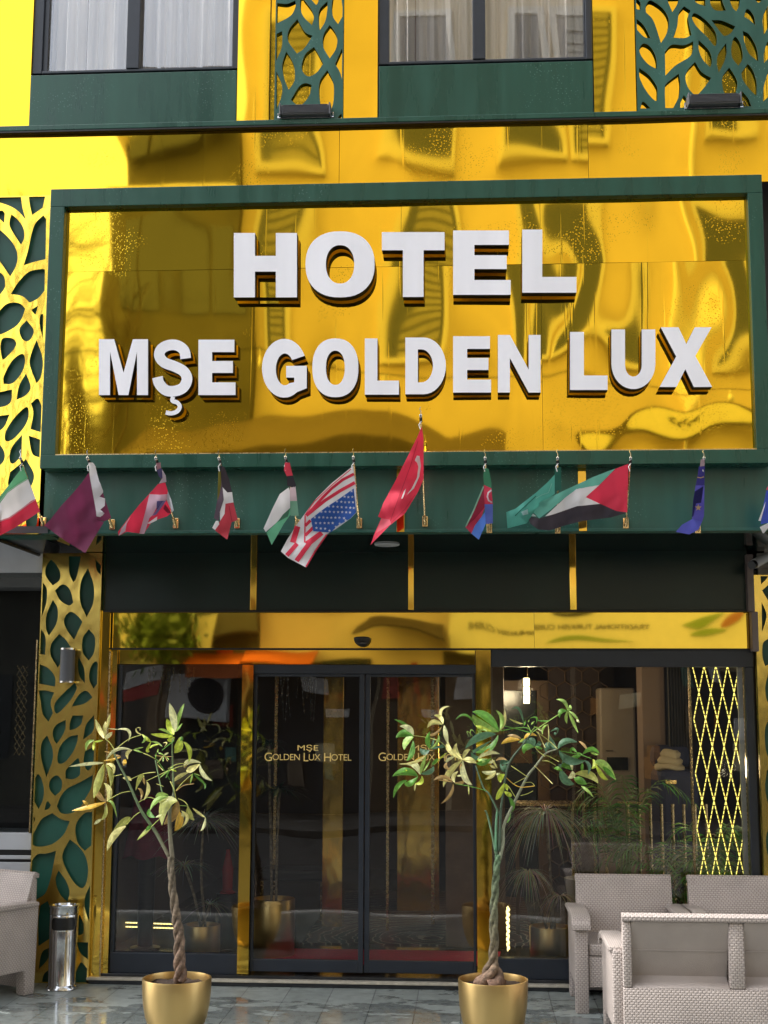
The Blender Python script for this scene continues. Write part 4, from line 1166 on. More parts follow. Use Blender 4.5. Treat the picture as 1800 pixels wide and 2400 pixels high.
# bare street tree at the left end, some shrubs
def tree(name, label, x, y, h, seed, leafy=False, r=.12, spread=.5, hb=.43, ln=.2):
    rnd = random.Random(seed)
    t = thing(name, label, 'tree', (x, y, 0))
    tr = MB(); br = MB(); lf = MB()
    tr.tube([(x, y, 0), (x + .05, y, h * .25), (x - .03, y + .05, h * (hb + .02))], [r, r * .8, r * .6], 9)
    tr.build('trunk', simple_cached('tree_bark'), t, smooth=True)
    def grow(p, d, ln, rad, dep):
        q = p + d * ln
        br.tube([p, p + d * ln * .5 + Vector((rnd.uniform(-.05, .05), rnd.uniform(-.05, .05), .03)) * ln, q], [rad, rad * .8, rad * .6], 5, cap=False)
        if dep == 0:
            if leafy:
                for _ in range(5 if r < .065 else 14):
                    c = q + Vector((rnd.gauss(0, .22), rnd.gauss(0, .22), rnd.gauss(0, .22)))
                    a = Vector((rnd.uniform(-1, 1), rnd.uniform(-1, 1), rnd.uniform(-1, 1))).normalized() * .09
                    b2 = a.cross(Vector((rnd.uniform(-1, 1), rnd.uniform(-1, 1), rnd.uniform(-1, 1)))).normalized() * .05
                    lf.add([c - a, c + b2, c + a, c - b2], [(0, 1, 2, 3)])
            return
        for _ in range(3 if dep > 1 else 3):
            nd = (d + Vector((rnd.uniform(-1, 1), rnd.uniform(-1, 1), rnd.uniform(-.3, .7))) * spread * 1.3).normalized()
            grow(q, nd, ln * rnd.uniform(.6, .85), rad * .6, dep - 1)
    for k in range(4):
        a = k * 1.6 + rnd.random()
        grow(Vector((x - .03, y + .05, h * hb)), Vector((math.cos(a) * .6, math.sin(a) * .6, 1)).normalized(), h * ln, r * .5, 4)
    br.build('branches', simple_cached('tree_bark'), t, smooth=True)
    if leafy: lf.build('crown', simple_cached('tree_leaf'), t)
def simple_cached(n):
    if n not in MATS:
        if n == 'tree_bark': simple(n, (.10, .075, .05), .9, var=.3, vscale=10)
        if n == 'tree_leaf': simple(n, (.06, .11, .02), .6, var=.4, vscale=3)
    return MATS[n]
tq = A(180, 900)
tree('street_tree', 'bare-branched street tree, mirrored in the lower left of the sign', tq.x - .3, YO + 1.6, 9.5, 3, spread=.55)
tree('street_tree', 'leafy green street tree, mirrored at the left of the gold lintel', RF(402, 1480, .02).x, YO + .7, 3.7, 5, leafy=True, r=.06, hb=.80, ln=.055)
tree('street_tree', 'leafy tree further left across the street, mirrored in the dark neighbouring glass', -13, YO + .5, 9, 9, leafy=True)
# more street beyond
for i, (x0_, x1_, zt2, m_, lab) in enumerate(((-34, -21, 11, M_cream2, 'pale house far along the street, beyond the gap of sky in the reflection'), (-20.8, -7.2, 4.2, M_darkr, 'low dark house to the left across the street, below the sky in the reflection'))):
    t = thing('side_house', lab, 'building', ((x0_ + x1_) / 2, YO, 0))
    mb = MB(); mb.box(x0_, x1_, YO - 7, YO, 0, zt2); mb.build('wall', m_, t)
    mb = MB(); mb.box(x0_ - .2, x1_ + .2, YO - 7.2, YO + .3, zt2 + .002, zt2 + .3); mb.build('roof', M_darkr if i == 0 else M_shut, t)
    for k in range(int((x1_ - x0_) / 2.2)):
        for f_ in range(int((zt2 - 1) / 3)):
            mb = MB(); mb.box(x0_ + .7 + k * 2.2, x0_ + 1.7 + k * 2.2, YO + .003, YO + .04, 1.2 + f_ * 3, 2.6 + f_ * 3); mb.build('window', M_dglass, t)
# string of bulbs over the street
t = thing('string_lights', 'sagging festoon wire with clear bulbs over the street, mirrored behind the letters', 'string lights', (0, -9.5, 6))
Yw = -12.5
pts = []
cps = [(60, 820), (300, 832), (585, 812), (785, 850), (920, 862), (1060, 873), (1200, 868), (1330, 880), (1560, 886), (1770, 898), (2000, 880)]
for a, b_ in cps:
    q = RF(a, b_, -1.235, Yw); pts.append(q)
mb = MB(); mb.tube(pts, .012, 6); mb.build('wire', M_black, t)
for a, b_ in ((585, 812), (785, 850), (920, 862), (1710, 896)):
    q = RF(a, b_, -1.235, Yw)
    mb = MB(); mb.lathe([(.03, q.z - .02), (.035, q.z - .12), (.03, q.z - .13)], q.x, q.y, 12); mb.lathe([(.03, q.z - .131), (.075, q.z - .24), (.07, q.z - .30), (.02, q.z - .36)], q.x, q.y, 14)
    mb.build('bulb', simple('clear_bulb_%d' % a, (.7, .65, .5), .1, spec=.8), t, smooth=True)

# ================================================================ THE NEIGHBOUR AT THE LEFT, and bits at the right
nb = thing('neighbouring_shopfront', 'dark-glazed neighbouring shopfront with light grey panels, left of the leaf pillar', 'building', (-3.4, 0, 0))
nz = lambda py: P(40, py, -.02).z
nx1 = -2.56
mb = MB(); mb.box(-6, nx1, -.02, .4, nz(1341), fz0 + .11); mb.build('upper_panel', simple('pale_grey_fascia', (.80, .82, .88), .4, var=.04), nb)
mb = MB(); mb.box(-6, nx1, .03, .04, nz(1952), nz(1341)); mb.build('glazing', M_glass_nb, nb)
mb = MB(); mb.box(-6, nx1, 1.6, 1.7, 0.1, nz(1341)); mb.build('inner_wall', simple('black_interior', (.012, .012, .013), .6), nb)
mb = MB(); mb.box(-6, nx1, -.02, .38, nz(1992), nz(1952)); mb.box(-6, nx1, -.02, .38, nz(2014), nz(2005)); mb.box(-6, nx1, -.02, .38, GZ + .002, nz(2021))
mb.build('lower_panel', M_greyp, nb, bevel=.004)
mb = MB(); mb.box(-6, nx1 - .001, -.005, .37, nz(2021) - .01, nz(1992) + .01); mb.build('black_stripes', M_black, nb)  # black band set back between the grey panels
# thin brass rail on its edge + gold mesh screen behind its glass
mb = MB(); mb.box(nx1 - .012, nx1 - .002, -.05, .02, nz(1952), nz(1500)); mb.build('edge_rail', M_brass, nb)
t = MB()
xa_, xb_ = P(35, 1700, .6).x, P(60, 1700, .6).x; z0_, z1_ = P(50, 1770, .6).z, P(50, 1560, .6).z
nn = 10
for k in range(nn):
    za_, zb3 = z0_ + (z1_ - z0_) * k / nn, z0_ + (z1_ - z0_) * (k + 1) / nn; xm_ = (xa_ + xb_) / 2
    for a_, b_ in (((xa_, za_), (xm_, zb3)), ((xm_, za_), (xa_, zb3)), ((xm_, za_), (xb_, zb3)), ((xb_, za_), (xm_, zb3))):
        t.tube([(a_[0], .6, a_[1]), (b_[0], .6, b_[1])], .004, 5)
t.build('mesh_screen', M_brass, nb)
# canopy soffit piece over the neighbour
S = lambda px, py: G(px, py, fz0 + .002)
pts = [S(-80, 1250), S(112, 1250), S(100, 1299), S(0, 1264), S(-80, 1250.5)]
mb = MB(); mb.prism([(p.x, p.y) for p in pts], 'z', fz0 + .003, fz0 + .05); mb.build('neighbour_soffit', simple('grey_soffit', (.06, .063, .07), .35), H)
mb = MB()
a_, b_ = S(0, 1262), S(100, 1300)
mb.tube([(a_.x, a_.y, fz0 - .01), (b_.x, b_.y, fz0 - .01)], .013, 8); mb.build('soffit_cable', M_black, H)

# CCTV camera at the right edge, with rust-stained bracket plate
c0 = P(1762, 1325, -.30)
t = thing('security_camera', 'white bullet security camera under the canopy at the right edge', 'camera', (c0.x, c0.y, c0.z))
e0 = P(1797, 1305, -.15)
mb = MB(); mb.tube([c0, c0 + (e0 - c0) * .15], [.031, .031], 20); mb.build('lens_hood', M_black, t, smooth=True)
mb = MB(); mb.tube([c0 + (e0 - c0) * .15, c0 + (e0 - c0) * 1.2], [.034, .034], 20); mb.build('camera_body', simple('white_plastic', (.6, .6, .62), .4), t, smooth=True)
mb = MB(); mb.tube([c0 + (e0 - c0) * .9, P(1800, 1262, -.1)], .012, 8); mb.build('arm', M_rust, t, smooth=True)
x_ = P(1768, 1300, .2).x
mb = MB(); mb.box(x_, 4.2, .10, .14, P(1790, 1345, .1).z, fz0 - .003)
for k in range(5): mb.box(x_, 4.2, .07, .10, fz0 - .06 - k * .055, fz0 - .035 - k * .055)
mb.build('corrugated_panel', M_rust, H)

# ================================================================ FIXTURES ON THE FACADE
def floodlight(px0, px1, py0, py1, label):
    Y = YF - .035
    a, b_ = P(px0, (py0 + py1) / 2, Y), P(px1, (py0 + py1) / 2, Y); zt_, zb_ = P((px0 + px1) / 2, py0, Y).z, P((px0 + px1) / 2, py1, Y).z
    zb_ = max(zb_, Z_LT + .012)
    t = thing('floodlight', label, 'floodlight', ((a.x + b_.x) / 2, Y, Z_LT + .008), 'floodlights on the ledge')
    mb = MB(); n = 12; h = zt_ - zb_ - .012
    cz = zb_ + .006
    prof = [(Y - .05, cz), (Y + .05, cz), (Y + .055, cz + h * .6), (Y + .03, cz + h), (Y - .035, cz + h), (Y - .055, cz + h * .7)]
    mb.prism(prof, 'x', a.x + .012, b_.x - .012); ho = mb.build('housing', M_lampgrey, t, bevel=.006)
    mb = MB()
    for k in range(7): mb.box(a.x + .02, b_.x - .02, Y - .06, Y - .045, cz + h * (.15 + k * .11), cz + h * (.15 + k * .11) + .003)
    mb.build('cooling_fins', M_lampgrey, ho)
    for qq in (a.x, b_.x - .010):
        mb = MB(); mb.box(qq, qq + .010, Y - .06, Y + .06, cz - .004, cz + h + .003); mb.build('end_cap', M_lampgrey, t, bevel=.003)
    mb = MB(); mb.tube([(a.x - .012, Y, cz + h * .4), (a.x - .018, Y, Z_LT + .014), (b_.x + .018, Y, Z_LT + .014), (b_.x + .012, Y, cz + h * .4)], .007, 8); mb.build('bracket', M_steel, t)
    mb = MB(); mb.tube([(b_.x + .0, Y + .02, cz + h * .5), (b_.x + .035, Y + .03, cz + h * .6), (b_.x + .05, Y + .03, cz + h * .1), (b_.x + .02, Y + .05, Z_LT + .012)], .004, 6); mb.build('cable', M_black, t)
floodlight(657, 776, 248, 279, 'grey floodlight on the ledge under the narrow leaf lattice')
floodlight(1610, 1735, 223, 252, 'grey floodlight on the ledge under the wide leaf lattice at the right')

# wall lamp on pillar
a, b_ = P(142, 1560, -.13), P(174, 1560, -.13); zt_, zb_ = P(158, 1519, -.13).z, P(158, 1600, -.13).z
cxl = (a.x + b_.x) / 2; rl = (b_.x - a.x) / 2 * 1.05
t = thing('wall_lamp', 'grey cylindrical up-and-down lamp on the gold leaf pillar', 'lamp', (cxl, -.13, zb_))
mb = MB(); mb.lathe([(rl * .9, zb_ + .004), (rl, zb_ + .006), (rl, zt_ - .006), (rl * .9, zt_ - .004)], cxl, -.13, 32); mb.build('body', M_lampgrey, t, smooth=True)
mb = MB(); mb.lathe([(rl * 1.03, zt_ - .012), (rl * 1.03, zt_)], cxl, -.13, 32); mb.build('rim', M_steel, t, smooth=True)
mb = MB(); mb.lathe([(rl * 1.03, zb_), (rl * 1.03, zb_ + .012)], cxl, -.13, 32); mb.build('rim', M_steel, t, smooth=True)
mb = MB(); mb.box(cxl - .02, cxl + .02, -.13 + rl * .8, -.061, (zt_ + zb_) / 2 - .03, (zt_ + zb_) / 2 + .03); mb.build('wall_mount', M_lampgrey, t)

# downlight in the soffit
c = G(907, 1276, fz0)
t = thing('downlight', 'round flush downlight in the glossy canopy soffit', 'lamp', (c.x, c.y, fz0))
mb = MB(); mb.lathe([(.082, fz0 - .008), (.088, fz0 - .004), (.088, fz0 + .001)], c.x, c.y, 40); mb.build('rim', simple('white_rim', (.6, .62, .64), .4), t, smooth=True)
mb = MB(); mb.lathe([(.076, fz0 - .0095), (.076, fz0 - .0085)], c.x, c.y, 40); mb.build('diffuser', simple('milky_diffuser', (.50, .52, .54), .5), t)
# door sensor
a, b_ = P(830, 1500, -.02), P(868, 1500, -.02); zt_, zb_ = P(849, 1492, -.02).z, P(849, 1516, -.02).z
t = thing('door_sensor', 'black automatic door sensor on the gold lintel above the sliding doors', 'sensor', ((a.x + b_.x) / 2, -.02, zb_))
cxs = (a.x + b_.x) / 2; rs = (b_.x - a.x) / 2
mb = MB(); mb.prism([(cxs + rs * math.cos(R(k * 12)), zt_ - .012 + (zt_ - .012 - zb_) * min(0, math.sin(R(k * 12))) + .012 * max(0, math.sin(R(k * 12)))) for k in range(30)], 'y', -.055, .012)
mb.build('sensor_body', M_black, t, bevel=.008, smooth=True)
mb = MB(); mb.box(cxs - rs * .6, cxs + rs * .6, -.058, -.0555, zb_ + .02, zb_ + .03); mb.build('lens', M_dglass, t)

# ================================================================ FLAGS
def dist_pt(c): return c
FRND = random.Random(11)
def flag(label, org, s, polys, bracket, tip, tipY=YF - .40, seed=0, long=False):
    """polys: list of (outline in crop coordinates, colour, layer)"""
    b0 = P(bracket[0], bracket[1], YF - .02)
    t = thing('flag', label, 'flag', (b0.x, YF - .001, b0.z), 'small flags on poles along the green fascia')
    t0 = P(tip[0], tip[1], tipY)
    # bracket
    mb = MB(); mb.box(b0.x - .018, b0.x + .018, YF - .014, YF - .0125 + .010, b0.z - .035, b0.z + .035)
    bo = mb.build('bracket', M_brass, t, bevel=.003)
    mb = MB(); mb.tube([(b0.x, YF - .012, b0.z - .018), (b0.x + (t0.x - b0.x) * .13, YF - .06, b0.z + .03)], .011, 10); mb.build('socket', M_brass, bo, smooth=True)
    p0 = Vector((b0.x, YF - .02, b0.z - .012))
    mb = MB(); mb.tube([p0, p0 + (t0 - p0) * .97], .0055, 8); mb.build('pole', M_brass, t, smooth=True)
    e = t0; d = (t0 - p0).normalized()
    mb = MB(); mb.lathe([(.004, e.z - .018), (.010, e.z - .010), (.010, e.z), (.004, e.z + .006)], e.x, e.y, 12)
    mb.tube([e, e + Vector((0, 0, .022)), e + Vector((-.006, 0, .036)), e + Vector((0, 0, .05))], .0028, 6); mb.build('finial', M_chrome, t, smooth=True)
    mb = MB(); mb.tube([e - d * .02, e - d * .05], .0095, 8)
    mb.build('grip', M_black, t)
    mb = MB(); mb.tube([e - d * .045 + Vector((.004, -.008, 0)), e - d * .05 + Vector((-.012, -.012, -.02)), e - d * .05 + Vector((-.004, -.014, -.05))], .003, 6); mb.build('cord', simple_c('white_cord'), t)
    rnd = random.Random(seed * 7 + 3)
    ph, fr_ = rnd.uniform(0, 6), rnd.uniform(.055, .085)
    def Yc(px, py, lay):
        top = tip[1] + 10
        k = min(1, max(0, (py - top) / 170))
        yb_ = tipY + (0.26) * k
        fx = math.sin(px * fr_ + ph + py * .012) * .018 + math.sin((px * .6 + py) * .09 + ph) * .010 + math.sin(px * .21 - py * .05 + ph * 2) * .003
        return yb_ + fx * min(1, .3 + k) - lay * .0016 - .012
    ms = MB()
    for poly, c, lay in polys:
        pts = cv(poly, org, s)
        bm = bmesh.new()
        vs = [bm.verts.new((p[0], p[1], 0)) for p in pts]
        try: bm.faces.new(vs)
        except ValueError: bm.free(); continue
        bmesh.ops.triangulate(bm, faces=bm.faces)
        xs1 = [p[0] for p in pts]; ys1 = [p[1] for p in pts]; stp = 6
        if max(xs1) - min(xs1) > stp or max(ys1) - min(ys1) > stp:
            x = math.floor(min(xs1) / stp) * stp + stp
            while x < max(xs1):
                bmesh.ops.bisect_plane(bm, geom=bm.verts[:] + bm.edges[:] + bm.faces[:], plane_co=(x, 0, 0), plane_no=(1, 0, 0)); x += stp
            y = math.floor(min(ys1) / stp) * stp + stp
            while y < max(ys1):
                bmesh.ops.bisect_plane(bm, geom=bm.verts[:] + bm.edges[:] + bm.faces[:], plane_co=(0, y, 0), plane_no=(0, 1, 0)); y += stp
        bm.verts.index_update()
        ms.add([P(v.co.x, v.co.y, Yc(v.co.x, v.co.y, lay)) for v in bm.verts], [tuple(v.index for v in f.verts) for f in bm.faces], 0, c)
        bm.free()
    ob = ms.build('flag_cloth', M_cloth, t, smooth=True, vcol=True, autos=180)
    return t
def simple_c(n):
    if n not in MATS: simple(n, (.7, .7, .7), .7)
    return MATS[n]
def stk(path, w_):
    q = [Vector(p) for p in path]; L_, R_ = [], []
    for i, p in enumerate(q):
        tt = (q[min(i + 1, len(q) - 1)] - q[max(i - 1, 0)]).normalized(); n = Vector((-tt.y, tt.x))
        L_.append(tuple(p + n * w_ / 2)); R_.append(tuple(p - n * w_ / 2))
    return L_ + R_[::-1]
def star(c, r, n=5, rot=-90, k=.42):
    return [(c[0] + (r if i % 2 == 0 else r * k) * math.cos(R(rot + i * 180 / n)), c[1] + (r if i % 2 == 0 else r * k) * math.sin(R(rot + i * 180 / n))) for i in range(2 * n)]
WH = (.82, .80, .84); RD = (.74, .035, .085); GRN = (.16, .52, .30); NAVY = (.035, .035, .14); BLK = (.035, .03, .04)
MAR = (.20, .032, .095)
flag('green, white and red striped flag, leftmost, cut off by the picture edge', (0, 1030), 5.53, [
 ([(300,345),(150,545),(0,735),(-150,930),(-150,1010),(0,825),(100,690),(240,590),(365,515)], (.13,.42,.22), 0),
 ([(365,515),(240,590),(100,690),(0,825),(-150,1010),(-150,1160),(0,1050),(120,1010),(300,880),(400,800),(460,770)], WH, 0),
 ([(460,770),(400,800),(300,880),(120,1010),(0,1050),(-150,1160),(-150,1330),(0,1245),(200,1140),(400,1010),(520,930)], RD, 0),
 (stk([(355,510),(240,580),(100,675),(0,800),(-100,930)], 13), (.42,.66,.50), 1),
 (stk([(455,782),(380,830),(300,890),(120,1022),(0,1060)], 13), (.75,.40,.48), 1)], (101,1224), (48,1072), seed=1)
flag('maroon flag with a white serrated band, second from the left', (0, 1030), 5.53, [
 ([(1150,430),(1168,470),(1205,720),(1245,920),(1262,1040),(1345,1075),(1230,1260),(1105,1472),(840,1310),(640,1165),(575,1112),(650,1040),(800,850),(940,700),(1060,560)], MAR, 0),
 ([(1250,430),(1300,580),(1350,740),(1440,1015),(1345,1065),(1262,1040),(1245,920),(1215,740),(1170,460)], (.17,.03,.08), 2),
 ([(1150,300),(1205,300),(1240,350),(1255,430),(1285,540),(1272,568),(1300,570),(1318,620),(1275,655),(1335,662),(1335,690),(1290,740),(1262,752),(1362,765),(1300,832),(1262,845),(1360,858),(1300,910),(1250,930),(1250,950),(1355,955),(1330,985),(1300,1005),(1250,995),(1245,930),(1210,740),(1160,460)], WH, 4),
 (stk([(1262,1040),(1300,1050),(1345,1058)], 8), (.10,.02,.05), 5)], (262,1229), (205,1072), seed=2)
flag('red, white and navy crossed flag, bunched and hanging to the left, third from the left', (260, 1030), 4.879, [
 ([(540,510),(620,490),(650,590),(690,840),(640,880),(530,915),(470,940),(400,1040),(380,1080),(180,1055),(90,1100),(78,1060),(200,900),(330,740),(450,610)], RD, 0),
 ([(525,350),(575,325),(610,400),(632,480),(560,500),(580,450),(545,420)], (.06,.05,.14), 1),
 ([(515,270),(565,262),(575,330),(528,358)], (.30,.14,.17), 0),
 ([(585,340),(625,410),(634,485),(550,503),(590,440)], (.62,.52,.60), 2),
 ([(440,625),(560,632),(655,625),(645,690),(525,705),(520,780),(480,860),(440,900),(380,1080),(325,1078),(400,800)], (.66,.46,.58), 2),
 ([(525,705),(605,700),(520,815)], (.09,.07,.22), 3),
 ([(600,700),(630,705),(520,860),(470,875)], (.22,.18,.42), 3),
 ([(415,960),(530,880),(525,925),(440,965)], WH, 4),
 ([(650,590),(690,690),(718,810),(700,835),(640,700)], (.55,.58,.66), 4),
 ([(225,880),(120,1020),(90,1100),(165,1050),(180,960)], (.62,.58,.70), 3),
 ([(620,740),(690,840),(650,845),(600,795)], (.25,.015,.05), 3)], (411,1226), (365,1072), seed=3)
flag('limp black, green, white and red flag hanging straight down, fourth from the left', (260, 1030), 4.879, [
 ([(1250,290),(1300,320),(1350,450),(1385,600),(1330,605),(1275,540),(1260,420)], (.045,.035,.045), 1),
 ([(1228,365),(1262,365),(1275,540),(1290,680),(1250,830),(1232,935),(1178,900),(1215,700)], (.12,.085,.12), 0),
 ([(1228,365),(1256,365),(1262,520),(1240,640),(1218,700)], (.22,.20,.03), 2),
 ([(1275,545),(1330,605),(1385,600),(1402,722),(1310,738),(1305,850),(1250,935),(1245,830),(1290,690)], WH, 2),
 ([(1310,735),(1400,720),(1450,920),(1380,945),(1330,1145),(1190,1040),(1230,960),(1300,850)], (.62,.06,.09), 3),
 ([(1228,930),(1240,970),(1190,1035),(1158,1010),(1200,930)], WH, 4),
 (stk([(1350,760),(1385,940)], 6), (.35,.02,.04), 4)], (555,1226), (513,1072), seed=4)
flag('red-topped flag drooping to a green point, left of the striped flag with stars', (600, 950), 3.95, [
 ([(268,530),(312,530),(342,650),(290,665),(258,600)], (.62,.05,.09), 1),
 ([(288,655),(342,650),(372,745),(350,765),(288,745)], BLK, 2),
 ([(312,765),(366,750),(380,885),(315,888)], (.68,.52,.58), 2),
 ([(315,885),(380,880),(396,1022),(320,1024)], (.20,.42,.30), 2),
 ([(303,760),(316,800),(316,950),(200,1075),(180,1095),(90,1172),(70,1140),(150,960),(220,820)], WH, 0),
 ([(316,955),(320,1010),(255,1100),(205,1190),(145,1292),(98,1180),(190,1085)], (.16,.52,.32), 1),
 ([(250,1010),(316,950),(295,1030),(200,1080)], (.08,.22,.15), 2)], (697,1229), (669,1070), seed=5)  # last dark green piece is fold shade put into the cloth colour
US = [([(900,560),(925,760),(932,990),(880,1045),(740,1145),(660,1190),(560,1330),(462,1500),(300,1415),(230,1352),(290,1240),(380,1100),(440,1020),(560,860),(700,720)], WH, 0),
 ([(905,770),(928,990),(870,1050),(760,1110),(690,1178),(530,1165),(508,1052),(640,950),(760,872)], (.035,.13,.52), 3)]
for pth, w_ in (([(907,635),(800,690),(700,770),(620,850),(480,1005)], 26), ([(915,715),(780,790),(640,880),(465,1020)], 30), ([(880,590),(700,740),(540,890),(450,1020)], 8),
                ([(455,1020),(450,1270)], 12), ([(385,1120),(340,1270)], 52), ([(505,1065),(455,1115)], 28), ([(530,1130),(455,1205)], 28), ([(600,1175),(460,1275)], 26),
                ([(380,1280),(285,1390)], 40), ([(610,1180),(500,1270),(440,1350),(375,1440)], 44), ([(655,1195),(560,1330),(462,1495)], 14)):
    US.append((stk(pth, w_), RD, 2))
for c_ in ((885,795),(820,845),(855,850),(892,848),(750,890),(790,893),(825,897),(862,897),(898,897),(675,935),(715,937),(755,940),(793,943),(835,945),(873,948),(905,950),
           (605,985),(643,985),(683,985),(722,988),(760,988),(798,988),(835,990),(870,992),(545,1037),(585,1037),(623,1037),(660,1040),(697,1040),(735,1040),(772,1040),(815,1045),
           (555,1090),(595,1090),(635,1090),(672,1090),(710,1090),(830,1065),(560,1135),(600,1140),(640,1142),(680,1160),(740,1125),(775,1095)):
    US.append((star(c_, 15), (.8, .8, .85), 4))
flag('large striped red and white flag with white stars on blue', (600, 950), 3.95, US, (842,1226), (828,1070), seed=6)
flag('tall red flag with a white crescent, highest of the row, in the middle', (600, 950), 3.95, [
 ([(1535,195),(1550,300),(1552,680),(1500,800),(1380,1000),(1240,1110),(1060,1292),(1100,1180),(1160,1045),(1130,1030),(1180,900),(1290,700),(1400,480),(1490,300)], (.80,.04,.09), 0),
 ([(1470,510),(1490,465),(1515,470),(1527,560),(1512,660),(1462,770),(1395,830),(1440,770),(1490,670),(1503,570),(1493,535)], (.82,.80,.82), 2),
 ([(1388,770),(1378,810),(1358,862),(1343,865),(1368,800)], (.82,.80,.82), 2),
 (stk([(1500,330),(1430,560),(1330,830),(1240,1080)], 5), (.5, .02, .05), 1),  # fold shade painted as a thin darker red line
 (stk([(1470,830),(1380,960),(1250,1090)], 4), (.5, .02, .05), 1),  # second fold, its shade painted the same way
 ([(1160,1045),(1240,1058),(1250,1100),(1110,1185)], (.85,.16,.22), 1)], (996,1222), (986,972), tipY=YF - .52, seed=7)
flag('narrow limp flag in green, red and blue with a small white crescent', (1060, 1030), 3.77, [
 ([(283,250),(322,258),(346,380),(346,432),(280,402),(274,320)], (.05,.22,.12), 1),
 ([(278,400),(346,432),(358,572),(285,572)], (.62,.04,.09), 1),
 (stk([(346,448),(318,470),(310,505),(322,540),(352,558)], 14), (.72,.60,.66), 2),
 ([(285,570),(358,570),(358,742),(290,746)], (.10,.14,.50), 1),
 (stk([(277,415),(192,620),(120,770)], 13), (.25,.45,.35), 1),
 ([(276,425),(290,600),(240,680),(168,755),(122,770),(200,620)], (.30,.02,.05), 0),
 ([(290,595),(255,690),(165,762),(172,835),(116,775),(200,700)], (.66,.05,.12), 2),
 ([(290,640),(296,745),(235,886),(168,832),(200,760)], (.10,.24,.78), 3)], (1147,1237), (1137,1072), seed=8)
flag('plain green flag with an emblem, partly hidden behind the red-triangle flag', (1060, 1030), 3.77, [
 ([(905,262),(960,240),(963,440),(905,465)], (.02,.12,.09), 0),
 ([(905,310),(905,480),(740,610),(600,680),(660,740),(488,786),(477,642),(560,610),(740,470),(840,380)], (.10,.42,.35), 1),
 (stk([(740,500),(600,630),(555,675)], 8), (.02,.16,.12), 2),
 (stk([(880,390),(850,470),(790,490),(740,520)], 6), (.25,.55,.50), 2),
 ([(610,640),(665,615),(672,660),(625,670)], (.45,.70,.72), 2)], (1307,1238), (1307,1072), seed=9)
flag('wide flag flying out flat with a red triangle and green, white and black stripes', (1060, 1030), 3.77, [
 ([(1555,215),(1546,645),(1450,632),(1310,570),(1180,510),(1300,402),(1440,260)], (.80,.045,.10), 1),
 ([(1442,256),(1300,402),(1100,440),(1000,512),(870,620),(768,697),(686,612),(760,560),(1000,445),(1250,330)], (.16,.50,.42), 0),
 ([(1300,402),(1100,436),(1000,512),(820,680),(900,662),(1100,592),(1312,570),(1180,510)], WH, 0),
 ([(665,675),(768,697),(900,660),(1100,590),(1310,569),(1450,632),(1542,648),(1400,690),(1150,720),(990,762),(860,806),(760,796),(690,746)], (.055,.045,.06), 1),
 ([(660,612),(745,680),(668,676)], (.6,.65,.66), 1)], (1467,1226), (1478,1072), seed=10)
flag('limp violet-blue flag with yellow stars, right of the red-triangle flag', (1500, 1000), 5.27, [
 ([(750,405),(797,400),(797,495),(742,495)], (.30,.22,.26), 1),
 ([(728,488),(800,488),(797,725),(688,725),(712,600)], (.035,.03,.20), 1),
 ([(688,715),(797,715),(792,1100),(765,1180),(650,1150),(640,1120),(660,900)], (.10,.09,.48), 0),
 ([(675,800),(785,735),(755,940),(692,948),(660,1100),(640,1120),(658,900)], (.015,.012,.12), 2),
 ([(650,1138),(720,1160),(765,1175),(725,1270),(610,1332),(440,1300),(520,1210)], (.12,.13,.62), 3),
 (star((720,1000), 44, 5), (.62,.42,.20), 3),
 (stk([(710,625),(750,632),(790,618)], 12), (.62,.42,.20), 3)], (1636,1237), (1650,1072), seed=11)
flag('blue and white flag cut off by the right edge of the picture', (1500, 1000), 5.27, [
 ([(1590,720),(1555,775),(1640,800),(1640,720)], (.7,.05,.12), 0),
 ([(1560,790),(1530,940),(1490,1205),(1600,1185),(1760,1100),(1760,790)], (.06,.10,.55), 0),
 ([(1552,925),(1462,1160),(1490,1165),(1542,980)], WH, 1),
 ([(1585,1188),(1478,1240),(1520,1322),(1640,1195),(1760,1100),(1700,1120)], WH, 1)], (1812,1237), (1835,1072), seed=12)

